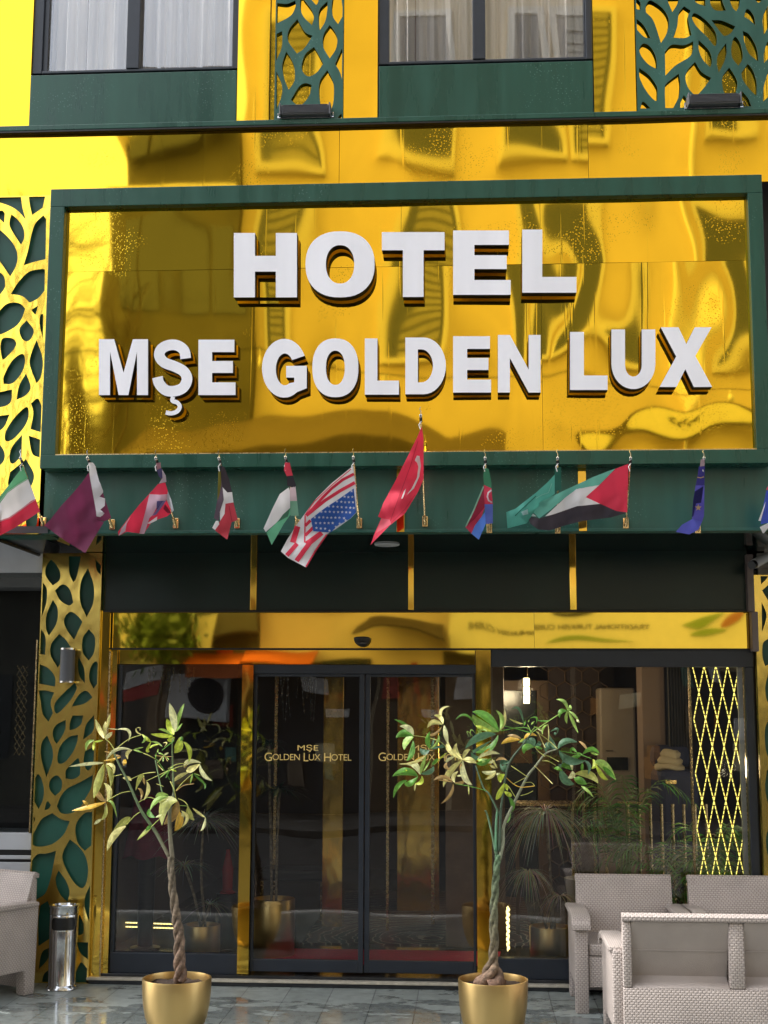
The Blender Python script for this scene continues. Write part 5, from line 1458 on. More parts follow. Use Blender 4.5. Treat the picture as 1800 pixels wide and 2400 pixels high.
# ================================================================ POTTED BRAIDED PLANTS
LC = {'y': (.55, .66, .07), 'g': (.12, .32, .04), 'd': (.10, .22, .12), 'l': (.36, .56, .12), 'p': (.76, .70, .26), 'b': (.55, .36, .13), 'o': (.72, .44, .05), 'r': (.46, .48, .12), 'c': (.84, .84, .42)}
def bez(a, c, b, t): return a * (1 - t) ** 2 + c * 2 * t * (1 - t) + b * t * t
def leaf(mb, pts, wd, c, rnd, Y0, dy0, curl=.0):
    """pts: 2 or 3 photo-px points (base, [middle], tip); blade with a folded midrib"""
    c0 = Vector(LC[c]); c0 = c0 * rnd.uniform(.85, 1.15)
    if len(pts) == 2:
        a, b = Vector(pts[0]), Vector(pts[1]); d = b - a
        m = (a + b) / 2 + Vector((-d.y, d.x)) * rnd.uniform(-.07, .07)
    else:
        a, m, b = map(Vector, pts); m = m * 2 - (a + b) / 2
    n = 11
    dy1 = dy0 + rnd.uniform(-.05, .05); sag = rnd.uniform(-.03, .03)
    fold = rnd.uniform(.15, .45) * rnd.choice((1, 1, -1)); tw = rnd.uniform(-.6, .6)
    vs, cs = [], []
    ruf = rnd.uniform(0, 6)
    for i in range(n + 1):
        t = i / n
        p = bez(a, m, b, t); q = bez(a, m, b, min(1, t + .02)); q0 = bez(a, m, b, max(0, t - .02))
        tg = (q - q0).normalized(); nn = Vector((-tg.y, tg.x))
        y = Y0 + dy0 + (dy1 - dy0) * t + sag * math.sin(t * math.pi)
        sh = math.sin(math.pi * min(1, t * .96 + .02)) ** .85 * (1.18 - .22 * t) * (1.0 if t < .97 else .3)
        hw = wd / 2 * max(.02, sh)
        for k, e in enumerate((-1, -.5, 0, .5, 1)):
            w3 = P(p.x + nn.x * hw * e, p.y + nn.y * hw * e, y)
            mw = hw / 376.0
            w3.y += (abs(e) * fold + e * tw) * mw * 1.1 + math.sin(t * 14 + ruf + e * 2) * mw * .12 * abs(e)
            vs.append(w3)
            g_ = 1.0 + (.22 if k == 2 else 0) - .06 * (k % 2)
            edge = .12 if abs(e) == 1 and rnd.random() < .5 else 0
            cs.append(tuple(min(1, max(0, v * g_ + edge * (.5, .4, .1)[j])) for j, v in enumerate(c0)))
    o = len(mb.v); mb.v += vs; mb.c += cs
    for i in range(n):
        for k in range(4):
            mb.f.append((o + i * 5 + k, o + i * 5 + k + 1, o + i * 5 + 5 + k + 1, o + i * 5 + 5 + k)); mb.m.append(0)
def px3(pts, Y0, rnd=None, j=0):
    out = []
    for p in pts: out.append(P(p[0], p[1], Y0 + (p[2] if len(p) > 2 else 0)))
    return out
def smoothpath(pts, k=5):
    out = []
    for i in range(len(pts) - 1):
        p0 = pts[max(i - 1, 0)]; p1 = pts[i]; p2 = pts[i + 1]; p3 = pts[min(i + 2, len(pts) - 1)]
        for j in range(k):
            t = j / k
            out.append(.5 * ((2 * p1) + (p2 - p0) * t + (2 * p0 - 5 * p1 + 4 * p2 - p3) * t * t + (3 * p1 - p0 - 3 * p2 + p3) * t ** 3))
    out.append(pts[-1]); return out
def pot(t, cx, cy, zrim, r, mat=None, name='pot'):
    zb = GZ if name == 'pot' else None
    m = mat or M_potgold
    h = zrim - GZ
    prof = [(r * .60, GZ + .003), (r * .66, GZ + .004), (r * .78, GZ + h * .12), (r * .89, GZ + h * .32), (r * .96, GZ + h * .55), (r * .985, GZ + h * .75), (r * 1.0, zrim - .006), (r * .992, zrim), (r * .945, zrim), (r * .935, zrim - .01), (r * .93, zrim - .055), (r * .0, zrim - .055)]
    mb = MB(); mb.lathe(prof, cx, cy, 56, cap=False); mb.build('pot', m, t, smooth=True, autos=50)
    mb = MB(); n = 30; rnd = random.Random(int(cx * 100))
    vs = [(cx, cy, zrim - .035)]
    for k in range(1, 6):
        for j in range(n): vs.append((cx + r * .93 * k / 5 * math.cos(2 * math.pi * j / n), cy + r * .93 * k / 5 * math.sin(2 * math.pi * j / n), zrim - .04 + rnd.uniform(-.008, .008)))
    fs = [(0, 1 + j, 1 + (j + 1) % n) for j in range(n)]
    for k in range(4):
        for j in range(n): fs.append((1 + k * n + j, 1 + k * n + (j + 1) % n, 1 + (k + 1) * n + (j + 1) % n, 1 + (k + 1) * n + j))
    mb.add(vs, fs); mb.build('soil', M_soil, t, smooth=True)
def plant(label, org_s, potc, Yp, trunk, branches, petioles, leaves, seed, green_top):
    rnd = random.Random(seed)
    pc = P(potc[0], potc[1], Yp); zr = pc.z; r = .209
    t = thing('potted_plant', label, 'potted plant', (pc.x, Yp, GZ), 'braided-stem plants in gold pots')
    pot(t, pc.x, Yp, zr, r)
    # braided trunk: three strands winding round a leaning axis
    br = MB(); axis = smoothpath([P(x, y, Yp) for x, y in trunk['axis']], 12)
    ns = len(axis)
    for s in range(3):
        pts, rad = [], []
        for i, c in enumerate(axis):
            u = i / (ns - 1)
            wr = trunk['w'](u); sr = trunk['r'](u)
            a = trunk['turns'] * 2 * math.pi * u + s * 2 * math.pi / 3 + trunk.get('ph', 0)
            pts.append(c + Vector((math.cos(a) * wr, math.sin(a) * wr * .8, 0)))
            rad.append(sr * (1 + .07 * math.sin(u * 40 + s * 2)))
        cb, ct = trunk['cols']
        br.tube(pts, rad, 12, c=lambda u, cb=cb, ct=ct, s=s: tuple((cb[j] * (1 - u) + ct[j] * u) * (1 - .12 * s) for j in range(3)))
    tr = br.build('braided_trunk', M_bark, t, smooth=True, vcol=True, autos=180)
    # upper stems and leaf stalks
    st = MB()
    for pts, r0, r1, c in branches:
        q = smoothpath([P(x, y, Yp + d) for x, y, d in pts], 5); m = len(q) - 1
        st.tube(q, [r0 + (r1 - r0) * i / m for i in range(m + 1)], 8, c=c)
    for o_, s_, lst in petioles:
        for pts, w_, c in lst:
            q3 = cv(pts, o_, s_); q = smoothpath([P(x[0], x[1], Yp + rnd.uniform(-.05, .05)) for x in q3], 5)
            st.tube(q, [w_ / s_ / 376 * .55] * len(q), 6, c=LC[c])
    st.build('stems', M_bark2, t, smooth=True, vcol=True, autos=180)
    lf = MB()
    for o_, s_, lst in leaves:
        for L in lst:
            pts, w_, c = L[0], L[1], L[2]
            leaf(lf, [(q[0], q[1]) for q in cv(pts, o_, s_)], w_ / s_ * (.82 if s_ < 4.7 else .86), c, rnd, Yp, rnd.uniform(-.09, .09))
    lf.build('foliage', M_leaf, t, smooth=True, vcol=True, autos=180)
    return t
M_bark2 = attr_mat('green_stem', .6, bump=.3, bscale=120, var=.2)
OA, SA = (180, 1620), 4.608
lvA = [
 ([(295,510),(200,300)],62,'p'),([(300,505),(310,325)],55,'p'),([(320,410),(362,238)],38,'p'),([(305,510),(385,440)],50,'c'),
 ([(285,530),(185,548)],26,'y'),([(190,530),(120,560),(100,645)],46,'l'),([(185,540),(175,640)],36,'y'),
 ([(440,412),(560,430),(555,548)],34,'c'),([(335,400),(440,412)],12,'c'),
 ([(290,775),(120,785),(-85,815)],42,'c'),([(292,790),(230,980),(185,1155)],100,'r'),([(310,792),(365,900),(365,1040)],72,'r'),([(320,785),(390,810),(398,895)],46,'p'),
 ([(320,740),(430,630),(600,635)],40,'c'),([(290,752),(400,735),(480,708)],30,'o'),([(525,735),(505,805)],56,'o'),([(600,635),(545,670),(552,735)],44,'p'),
 ([(610,632),(722,603)],22,'l'),([(612,635),(718,668)],22,'l'),([(300,650),(360,660)],18,'b'),([(400,690),(480,700)],22,'b'),
 ([(315,1195),(240,1130),(225,1060)],66,'b'),([(325,1190),(350,1080),(292,990)],82,'p'),([(310,1200),(140,1250),(-55,1290)],56,'o'),([(120,1240),(60,1180)],40,'o'),
 ([(318,1215),(310,1330),(262,1390)],46,'r'),([(265,1380),(185,1440)],38,'c'),([(340,1190),(390,1220),(432,1362)],32,'l'),
 ([(580,1362),(480,1440),(330,1640)],84,'r'),([(530,1460),(400,1560),(328,1725)],92,'p'),([(575,1365),(500,1450)],52,'r'),
 ([(822,1450),(740,1520),(650,1612)],48,'r'),([(800,1440),(740,1510)],40,'g'),
 ([(498,938),(550,940),(592,968)],50,'p'),([(730,930),(690,930),(635,1075)],58,'r'),([(722,930),(735,1010)],30,'b'),([(755,975),(770,1070),(722,1178)],46,'p'),([(655,1045),(700,1090),(690,1172)],40,'b'),
 ([(1062,440),(1045,280),(1000,128)],82,'c'),([(1070,440),(1110,260),(1162,133)],52,'l'),([(1050,470),(1010,390),(972,296)],86,'y'),([(1070,440),(1140,345)],26,'l'),
 ([(1040,485),(920,480),(797,462)],56,'y'),([(1035,482),(950,425),(880,412)],34,'l'),([(1055,495),(1010,525),(975,520)],60,'y'),
 ([(1110,500),(1100,600),(1052,668)],92,'y'),([(1150,545),(1215,640),(1208,768)],54,'y'),([(1150,520),(1100,505)],50,'g'),
 ([(700,468),(650,440),(642,395)],20,'p'),([(642,400),(680,395),(678,430)],14,'p'),([(705,465),(760,520),(800,545)],42,'y'),([(800,545),(870,560),(925,600)],26,'l'),([(735,480),(730,530),(700,560)],28,'l'),([(805,540),(760,640),(790,645)],32,'y'),([(900,570),(820,590),(790,620)],26,'y'),([(930,560),(970,560),(940,605)],18,'p'),
 ([(940,690),(880,664)],20,'l'),([(940,690),(992,664)],24,'c'),([(940,692),(930,765)],20,'l'),([(942,690),(1000,742)],20,'l'),([(938,690),(862,782)],18,'p'),([(950,700),(985,760)],14,'b'),([(860,660),(850,730)],18,'g'),([(830,690),(1050,705)],12,'b'),([(880,620),(870,665)],22,'l'),
 ([(1010,840),(890,942)],18,'l'),([(1012,840),(1080,866)],22,'y'),([(1010,842),(960,945)],16,'g'),([(1010,838),(1045,800)],14,'l'),([(870,790),(935,860)],14,'p'),
 ([(1165,830),(1210,760),(1345,775)],60,'c'),([(1180,860),(1240,840),(1330,785)],80,'p'),([(1330,795),(1370,900),(1465,968)],56,'c'),([(1200,880),(1110,920),(1025,992)],48,'p'),([(1190,790),(1155,830)],30,'b'),
 ([(1250,885),(1222,1002)],22,'l'),([(1262,890),(1330,960),(1405,1012)],22,'g'),([(1260,895),(1370,990),(1378,1058)],24,'g'),([(1265,885),(1340,915)],14,'l'),
 ([(1085,1190),(950,1230),(920,1450)],150,'r'),([(1090,1190),(1040,1330),(940,1440)],120,'b'),([(990,1125),(900,1110),(850,1150)],44,'l'),([(985,1140),(860,1180),(790,1290)],66,'l'),([(1085,1175),(960,1165),(890,1210)],60,'r'),([(780,1270),(790,1330),(850,1362)],56,'g'),([(850,1362),(920,1332)],30,'c'),
 ([(1110,1300),(1110,1420),(1055,1512)],88,'o'),([(1125,1290),(1190,1370),(1130,1470)],44,'p'),([(1200,1240),(1215,1330),(1270,1395)],66,'r'),([(1250,1262),(1320,1320),(1388,1365)],36,'p'),([(1388,1362),(1375,1450),(1335,1510)],40,'c'),([(1140,1300),(1150,1380)],40,'c')]
ptA = [([(410,640),(360,560),(310,515)],9,'r'),([(430,620),(560,520),(700,472)],9,'r'),([(345,1170),(480,1100),(605,1078)],8,'r'),([(590,948),(720,893),(850,875)],8,'r'),([(395,918),(490,900)],6,'r'),([(920,640),(980,590),(1050,535)],9,'g'),
 ([(985,840),(1080,790),(1170,780)],8,'r'),([(1000,860),(1090,820),(1185,800)],8,'r'),([(1070,1075),(1150,980),(1240,900)],8,'r'),([(1078,1075),(1150,1020),(1265,1000)],8,'b'),([(670,1198),(770,1148),(860,1170)],8,'r'),([(540,1440),(620,1350),(690,1300)],8,'r'),
 ([(790,1480),(850,1420),(905,1370)],8,'r'),([(750,970),(880,910),(1000,850)],8,'r'),([(1095,1160),(1160,1190),(1200,1235)],8,'r'),([(720,670),(790,700),(850,735)],8,'r'),([(1010,975),(1050,1060),(1072,1165)],9,'r'),([(860,735),(950,860),(1005,960)],7,'g'),([(860,1000),(940,1030)],5,'r'),([(1110,1235),(1200,1240)],5,'l')]
def u2(a, b): return lambda u: a + (b - a) * u
brA = [([(397,2010,.0),(365,1950,.02),(331,1900,.0),(302,1836,-.02),(275,1783,-.03),(266,1760,-.03)], .0125, .004, lambda u: (.19 - .03 * min(1, u * 3), .16 + .06 * min(1, u * 3), .11)),
 ([(404,2012,.0),(399,1960,.0),(398,1900,.02),(408,1858,.03)], .0155, .009, lambda u: (.19, .16 + .05 * u, .11 + .02 * u)),
 ([(408,1860,.0),(405,1800,.02),(404,1740,.0),(408,1730,0)], .007, .003, (.16,.22,.10)),
 ([(381,1862,.0),(372,1820,.02),(364,1782,.03)], .005, .004, (.17,.26,.12))]
plant('braided plant with withered yellow and tan leaves in a gold pot, left of the doors', None, (415, 2291), -1.5,
      dict(axis=[(423, 2300), (421, 2250), (419, 2190), (412, 2143), (404, 2076), (399, 2008)], w=lambda u: .021 - .011 * u, r=lambda u: .022 - .0105 * u, turns=2.7, ph=.6, cols=((.21, .13, .09), (.19, .16, .11))),
      brA, [(OA, SA, ptA)], [(OA, SA, lvA)], 5, True)
OB, SB = (900, 1620), 5.53
OC, SC = (1130, 1600), 4.879
lvB = [
 ([(380,575),(280,440),(130,365)],50,'g'),([(380,570),(320,480),(203,453)],84,'c'),([(380,578),(260,545),(155,605)],110,'g'),([(382,595),(290,650),(262,760)],92,'l'),([(375,640),(360,800),(292,905)],80,'g'),
 ([(600,745),(565,640),(597,522)],74,'g'),([(610,745),(700,650),(702,560)],42,'l'),([(590,757),(520,790),(465,738)],80,'d'),([(620,750),(780,690)],42,'d'),([(605,740),(655,600)],32,'d'),([(640,745),(800,720)],30,'d'),
 ([(770,425),(735,260),(852,195)],46,'p'),([(765,428),(730,340),(648,312)],60,'p'),([(755,435),(640,400),(562,475)],72,'p'),([(748,460),(650,560),(538,545)],40,'b'),([(780,440),(800,560),(830,690)],66,'c'),([(838,660),(850,760),(1005,888)],74,'p'),
 ([(1018,885),(930,780),(945,670)],72,'p'),([(1022,885),(1060,790),(1122,758)],60,'p'),([(1025,890),(1110,890),(1202,935)],82,'p'),([(1022,900),(1040,1100),(1145,1215)],88,'c'),([(1010,900),(850,1050),(768,1245)],90,'p'),([(960,1040),(900,1110),(920,1190)],60,'p'),
 ([(930,840),(830,890),(815,930)],44,'c'),([(820,925),(800,980),(862,1012)],52,'b'),([(885,1165),(760,1110),(638,1158)],54,'b'),([(895,1200),(860,1340),(735,1460)],46,'b'),([(920,1185),(1000,1190),(1050,1140)],50,'b'),([(1005,930),(990,1050)],40,'b'),([(940,1100),(1020,1095)],30,'c'),([(700,1150),(890,1180)],24,'b'),
 ([(1490,520),(1330,330),(1145,268)],120,'g'),([(1485,525),(1250,430),(1150,300)],130,'l'),([(1500,510),(1530,360),(1450,248)],64,'l'),([(1515,500),(1560,380),(1562,232)],52,'p'),([(1450,560),(1230,600),(1050,745)],112,'d'),([(1480,570),(1350,750),(1130,770)],84,'g'),([(1390,640),(1200,760),(1150,790)],50,'d'),
 ([(930,370),(1060,310),(1200,450)],34,'g'),([(1190,445),(1280,480),(1400,520)],54,'y'),([(1210,480),(1290,490)],30,'l'),([(1165,600),(1080,520),(1105,600)],14,'l'),([(1120,590),(1130,500),(1190,560)],14,'l'),([(1180,610),(1230,540),(1200,500)],14,'l'),([(1190,560),(1260,530),(1270,590)],14,'l'),([(1220,520),(1300,500),(1330,530)],14,'l'),
 ([(470,1082),(400,960),(303,957)],94,'c'),([(440,1105),(280,1040),(108,1105)],112,'g'),([(475,1075),(500,960),(550,830)],52,'l'),([(480,1070),(600,1040),(640,970)],72,'d'),([(510,1040),(600,895)],26,'l'),([(300,1155),(180,1230),(122,1385)],64,'g'),([(440,1110),(330,1200),(265,1170)],82,'g'),([(490,1100),(480,1180),(400,1200)],60,'y'),([(410,1190),(395,1295)],30,'p'),
 ([(560,812),(400,920),(192,942)],40,'p'),([(550,830),(420,890),(380,960)],24,'o'),([(650,960),(740,860),(832,790)],24,'y'),([(700,870),(620,960)],50,'g'),([(280,1040),(300,1010)],30,'y'),
 ([(1130,790),(1180,860),(1262,850)],66,'d'),([(1212,880),(1350,800),(1505,815)],64,'c'),([(1200,930),(1290,930),(1392,868)],78,'g'),([(1210,880),(1280,900),(1340,870)],60,'l'),([(1510,950),(1570,920),(1625,930)],64,'d'),([(1530,975),(1620,990)],50,'d'),([(1270,1040),(1360,1060),(1452,1030)],56,'c'),([(1310,1142),(1400,1100),(1452,1040)],50,'p'),([(1450,900),(1520,870),(1592,895)],40,'b'),([(1350,930),(1440,900)],40,'c'),([(1370,960),(1450,1000)],36,'p'),
 ([(1562,1080),(1510,1120),(1512,1185)],84,'y'),([(1560,1190),(1500,1330),(1448,1405)],80,'y'),([(1560,1300),(1620,1340),(1660,1352)],66,'y'),([(1580,1200),(1600,1290)],50,'y'),([(1085,1182),(1100,1345)],20,'r'),([(1460,1060),(1500,1100)],46,'c'),([(1500,1060),(1470,1120)],34,'c'),([(1400,880),(1470,1000)],30,'p'),([(1240,760),(1330,700)],60,'l'),([(1290,800),(1380,740)],26,'o')]
lvC = [
 ([(975,318),(940,220),(850,192)],46,'l'),([(978,318),(1005,290),(1000,255)],46,'l'),([(968,325),(900,330),(885,402)],58,'g'),([(975,325),(960,400),(970,468)],42,'l'),([(985,325),(1040,450),(1098,578)],40,'l'),([(990,322),(1060,380),(1115,460)],34,'l'),([(1080,420),(1115,458)],26,'c'),
 ([(472,455),(420,300),(335,305)],36,'d'),([(470,470),(390,450),(310,410)],24,'r'),([(615,470),(620,400),(540,410)],24,'g'),([(540,420),(525,455)],16,'l'),([(770,432),(690,440),(612,422)],24,'g'),([(690,590),(700,520),(752,478)],30,'l'),([(752,478),(762,600),(745,722)],16,'p'),([(560,480),(600,440)],20,'l'),([(500,430),(480,490)],26,'g'),([(590,500),(680,530)],18,'l'),([(620,510),(690,560)],18,'c'),
 ([(430,655),(320,650),(215,705)],66,'o'),([(290,605),(370,610),(450,642)],42,'b'),([(478,650),(540,590),(632,612)],46,'o'),([(480,640),(430,680)],30,'y'),
 ([(600,725),(500,670),(412,690)],52,'d'),([(600,720),(580,660),(530,645)],60,'d'),([(605,720),(655,700),(640,668)],52,'d'),([(595,735),(500,740),(478,812)],84,'g'),([(608,728),(692,758)],36,'g'),
 ([(858,758),(800,690),(772,598)],60,'d'),([(868,758),(950,670),(1088,682)],76,'d'),([(850,765),(760,720),(728,800)],92,'d'),([(880,780),(1000,890),(1185,890)],104,'d'),([(880,790),(930,860),(905,940)],40,'d'),([(780,560),(860,530),(850,590)],34,'d'),([(820,590),(850,580)],40,'d'),([(1000,880),(1130,830)],60,'g'),
 ([(1210,780),(1160,710),(1103,668)],34,'b'),([(1150,820),(1250,760),(1342,815)],62,'g'),([(1080,800),(1150,822)],26,'g'),([(1010,810),(1030,760),(1085,800)],44,'g'),([(1240,800),(1330,825)],30,'l'),
 ([(1265,875),(1290,940),(1250,985)],54,'y'),([(1290,905),(1400,950),(1532,1118)],104,'l'),([(1300,930),(1370,1060),(1442,1110)],56,'y'),([(1380,960),(1520,1100)],60,'g'),
 ([(1165,890),(1225,950),(1208,1055)],46,'d'),([(1145,915),(1140,1022)],40,'g'),([(870,940),(930,960)],40,'d'),
 ([(1060,1045),(1220,1050),(1328,1152)],96,'r'),([(1050,1100),(1120,1120),(1198,1165)],92,'g'),([(1130,1182),(1200,1230),(1275,1312)],38,'l'),([(900,985),(950,1110),(1055,1162)],104,'d'),([(905,962),(960,950),(1025,1002)],72,'g'),([(1030,1010),(1030,1060),(980,1088)],70,'c'),([(955,868),(1000,962)],20,'y'),([(1018,900),(1032,1005)],32,'c'),([(820,985),(870,980),(915,1012)],46,'g'),([(1040,1060),(1080,1110)],10,'c'),
 ([(300,1300),(350,1400),(325,1490)],56,'g'),([(330,1480),(300,1570),(270,1600)],30,'g'),([(205,915),(250,900),(320,915)],60,'d'),([(205,925),(250,1000),(300,960)],50,'d')]
ptB = [([(380,575),(550,600),(720,650),(830,750)],8,'r'),([(1330,1290),(1120,1235),(920,1200)],8,'g'),([(930,890),(1190,900)],5,'r')]
ptC = [([(885,358),(770,432),(570,570)],9,'l'),([(600,950),(700,1050),(806,1158)],8,'p'),([(330,950),(420,1010),(522,1082)],8,'r'),([(270,1080),(360,1160),(450,1195),(600,1182)],8,'o'),([(600,1180),(560,1140),(480,1145)],6,'r'),([(440,1292),(520,1270),(580,1238)],7,'r'),([(350,1160),(430,1120),(490,1088)],6,'r'),
 ([(215,552),(380,520),(520,520),(562,580)],8,'g'),([(250,495),(400,530),(555,575)],8,'g'),([(640,570),(690,680),(722,745)],8,'p'),([(620,560),(760,660),(860,755)],8,'r'),([(700,820),(780,850),(880,905)],7,'r'),([(690,895),(760,900),(840,945)],7,'r'),([(880,780),(1000,800),(1140,830),(1250,870)],8,'g'),([(300,1180),(380,1310)],7,'r'),([(600,735),(650,790),(720,845)],6,'r'),([(520,480),(560,560)],6,'l'),([(600,510),(560,560)],6,'l')]
brB = [([(1164,2008,0),(1151,1945,.02),(1141,1906,.03),(1137,1900,.0)], .008, .004, (.13,.22,.12)),
 ([(1164,2005,0),(1163,1940,.03),(1165,1912,.02),(1168,1905,.0),(1147,1862,-.01),(1133,1846,0),(1115,1795,.0)], .009, .004, (.12,.20,.12)),
 ([(1170,1995,0),(1173,1912,.0),(1176,1880,-.02),(1186,1815,-.03),(1198,1780,-.03),(1228,1742,0),(1246,1717,0)], .009, .0035, (.07,.11,.07)),
 ([(1170,2015,0),(1179,1975,.01),(1181,1935,.02),(1205,1882,.03),(1236,1820,.02),(1254,1797,.0),(1279,1766,.0),(1306,1756,.0)], .0125, .004, (.25,.27,.18)),
 ([(1162,1995,0),(1163,1930,.0),(1166,1895,.0)], .009, .006, (.12,.27,.15))]
plant('fuller green-leaved braided plant in a gold pot, in front of the right gold post', None, (1155.5, 2294), -1.5,
      dict(axis=[(1150, 2312), (1153, 2270), (1158, 2220), (1157, 2150), (1160, 2085), (1165, 2030), (1167, 2005)], w=lambda u: .050 * max(0, 1 - u * 4.5) + .0165 - .008 * u, r=lambda u: .030 * max(0, 1 - u * 4.5) + .0195 - .009 * u, turns=2.5, ph=2.5, cols=((.22, .13, .09), (.10, .19, .10))),
      brB, [(OB, SB, ptB), (OC, SC, ptC)], [(OB, SB, lvB), (OC, SC, lvC)], 8, True)

# ================================================================ ASH BIN
b0 = G(138, 2316, GZ)
bt, bb = P(148, 2119, b0.y).z, GZ
rb = (P(184, 2150, b0.y).x - P(120, 2150, b0.y).x) / 2
bx, by = P(146, 2316, b0.y).x, b0.y - .02
t = thing('ash_bin', 'polished steel cylindrical ash bin with a black slot, by the gold leaf pillar', 'bin', (bx, by, GZ))
hb = bt - GZ
mb = MB(); prof = [(rb * 1.12, GZ + .002), (rb * 1.12, GZ + .012), (rb * .98, GZ + .03), (rb * .96, GZ + .034), (rb * .99, GZ + hb * .55), (rb, GZ + hb * .885), (rb * .985, GZ + hb * .89)]
mb.lathe(prof, bx, by, 56); mb.build('body', M_steel, t, smooth=True)
mb = MB(); mb.lathe([(rb * .98, GZ + hb * .892), (rb * 1.02, GZ + hb * .90), (rb * 1.02, GZ + hb * .97), (rb * 1.08, GZ + hb * .985), (rb * 1.08, GZ + hb), (rb * .9, GZ + hb), (rb * .84, GZ + hb * .975), (.0, GZ + hb * .97)], bx, by, 56, cap=False); mb.build('ash_tray', M_steel, t, smooth=True)
def slot(r, a0, a1, z0, z1, rad, y_off, grow=0.0):
    # rounded rectangle bent round the cylinder, facing the street
    mb = MB(); n = 16; outl = []
    for cxx, czz, s0 in ((a1, z1, 0), (a0, z1, 90), (a0, z0, 180), (a1, z0, 270)):
        for k in range(6):
            a = R(s0 + k * 18); sx = 1 if cxx == a1 else -1; sz = 1 if czz == z1 else -1
            outl.append((cxx + (-sx * rad / r + rad / r * math.cos(a)) + grow / r * math.cos(a), czz - sz * rad + rad * math.sin(a) + grow * math.sin(a)))
    c = ((a0 + a1) / 2, (z0 + z1) / 2)
    o2 = []
    for i in range(len(outl)):
        p_, q_ = outl[i], outl[(i + 1) % len(outl)]; m_ = max(1, int(abs(q_[0] - p_[0]) / .12))
        for k in range(m_): o2.append((p_[0] + (q_[0] - p_[0]) * k / m_, p_[1] + (q_[1] - p_[1]) * k / m_))
    outl = o2
    vs = []
    for s in (0, .12, .25, .37, .5, .62, .75, .87, 1.0):
        for o_ in outl:
            aa = c[0] + (o_[0] - c[0]) * s; zz = c[1] + (o_[1] - c[1]) * s
            vs.append((bx + r * math.sin(aa), by - r * math.cos(aa), zz))
    N = len(outl); fs = []
    for k in range(8):
        for i in range(N): fs.append((k * N + i, k * N + (i + 1) % N, (k + 1) * N + (i + 1) % N, (k + 1) * N + i))
    mb.add(vs, fs); return mb
slot(rb * 1.03, -.62, 1.12, GZ + hb * .715, GZ + hb * .862, .022, 0, .008).build('slot_rim', M_chrome, t, smooth=True)
slot(rb * 1.045, -.62, 1.12, GZ + hb * .715, GZ + hb * .862, .022, 0).build('slot', M_black, t, smooth=True)

# ================================================================ RATTAN-LOOK SEATS
def rattan():
    m, nt, b = newmat('taupe_rattan_plastic')
    uv = nt.nodes.new('ShaderNodeUVMap')
    sep = nt.nodes.new('ShaderNodeSeparateXYZ'); lk(nt, uv.outputs[0], sep.inputs[0])
    def M_(op, a_, b_=None):
        n_ = nt.nodes.new('ShaderNodeMath'); n_.operation = op
        for i_, v_ in enumerate((a_, b_)):
            if v_ is None: continue
            if isinstance(v_, (int, float)): n_.inputs[i_].default_value = v_
            else: lk(nt, v_, n_.inputs[i_])
        return n_.outputs[0]
    v_ = M_('DIVIDE', sep.outputs[1], .0135)
    row = M_('FLOOR', v_)
    u_ = M_('ADD', M_('DIVIDE', sep.outputs[0], .0245), M_('MULTIPLY', row, .5))
    su = M_('ABSOLUTE', M_('SINE', M_('MULTIPLY', u_, math.pi))); sv = M_('ABSOLUTE', M_('SINE', M_('MULTIPLY', v_, math.pi)))
    hgt = M_('MULTIPLY', M_('POWER', su, .55), M_('POWER', sv, .35))
    n = nt.nodes.new('ShaderNodeTexNoise'); n.inputs['Scale'].default_value = 5; n.inputs['Detail'].default_value = 8
    tc = nt.nodes.new('ShaderNodeTexCoord'); lk(nt, tc.outputs['Object'], n.inputs['Vector'])
    mr = nt.nodes.new('ShaderNodeMapRange'); mr.inputs['From Min'].default_value = .3; mr.inputs['From Max'].default_value = .7; mr.inputs['To Min'].default_value = .88; mr.inputs['To Max'].default_value = 1.08
    lk(nt, n.outputs['Fac'], mr.inputs['Value'])
    mk = nt.nodes.new('ShaderNodeMapRange'); mk.interpolation_type = 'SMOOTHSTEP'; mk.inputs['From Min'].default_value = .12; mk.inputs['From Max'].default_value = .62
    lk(nt, hgt, mk.inputs['Value'])
    mix = nt.nodes.new('ShaderNodeMix'); mix.data_type = 'RGBA'; mix.inputs[6].default_value = (.20, .165, .15, 1); mix.inputs[7].default_value = (.50, .435, .40, 1)
    lk(nt, mk.outputs[0], mix.inputs[0])
    sc = nt.nodes.new('ShaderNodeVectorMath'); sc.operation = 'SCALE'; lk(nt, mix.outputs[2], sc.inputs[0]); lk(nt, mr.outputs[0], sc.inputs['Scale'])
    lk(nt, sc.outputs[0], b.inputs['Base Color'])
    bp = nt.nodes.new('ShaderNodeBump'); bp.inputs['Strength'].default_value = .8; bp.inputs['Distance'].default_value = .004
    lk(nt, hgt, bp.inputs['Height']); lk(nt, bp.outputs[0], b.inputs['Normal'])
    b.inputs['Roughness'].default_value = .5
    return m
M_rat = rattan()
M_ratshade = simple('taupe_smooth_shaded_plastic', (.38, .33, .30), .5, var=.05, bump=.35, bscale=220)  # darker than the weave: shade of the back recess put into the colour
def armprof(x0, x1, mb, front=-.36, back=.30, z=.615):
    # broad arm cap, curved down at its front end
    prof = [(back, z - .03), (back, z), (-.10, z + .012), (-.24, z + .008), (front + .05, z - .01), (front, z - .045), (front - .01, z - .09), (front + .02, z - .09), (front + .05, z - .055), (-.20, z - .028)]
    mb.prism(prof, 'x', x0, x1)
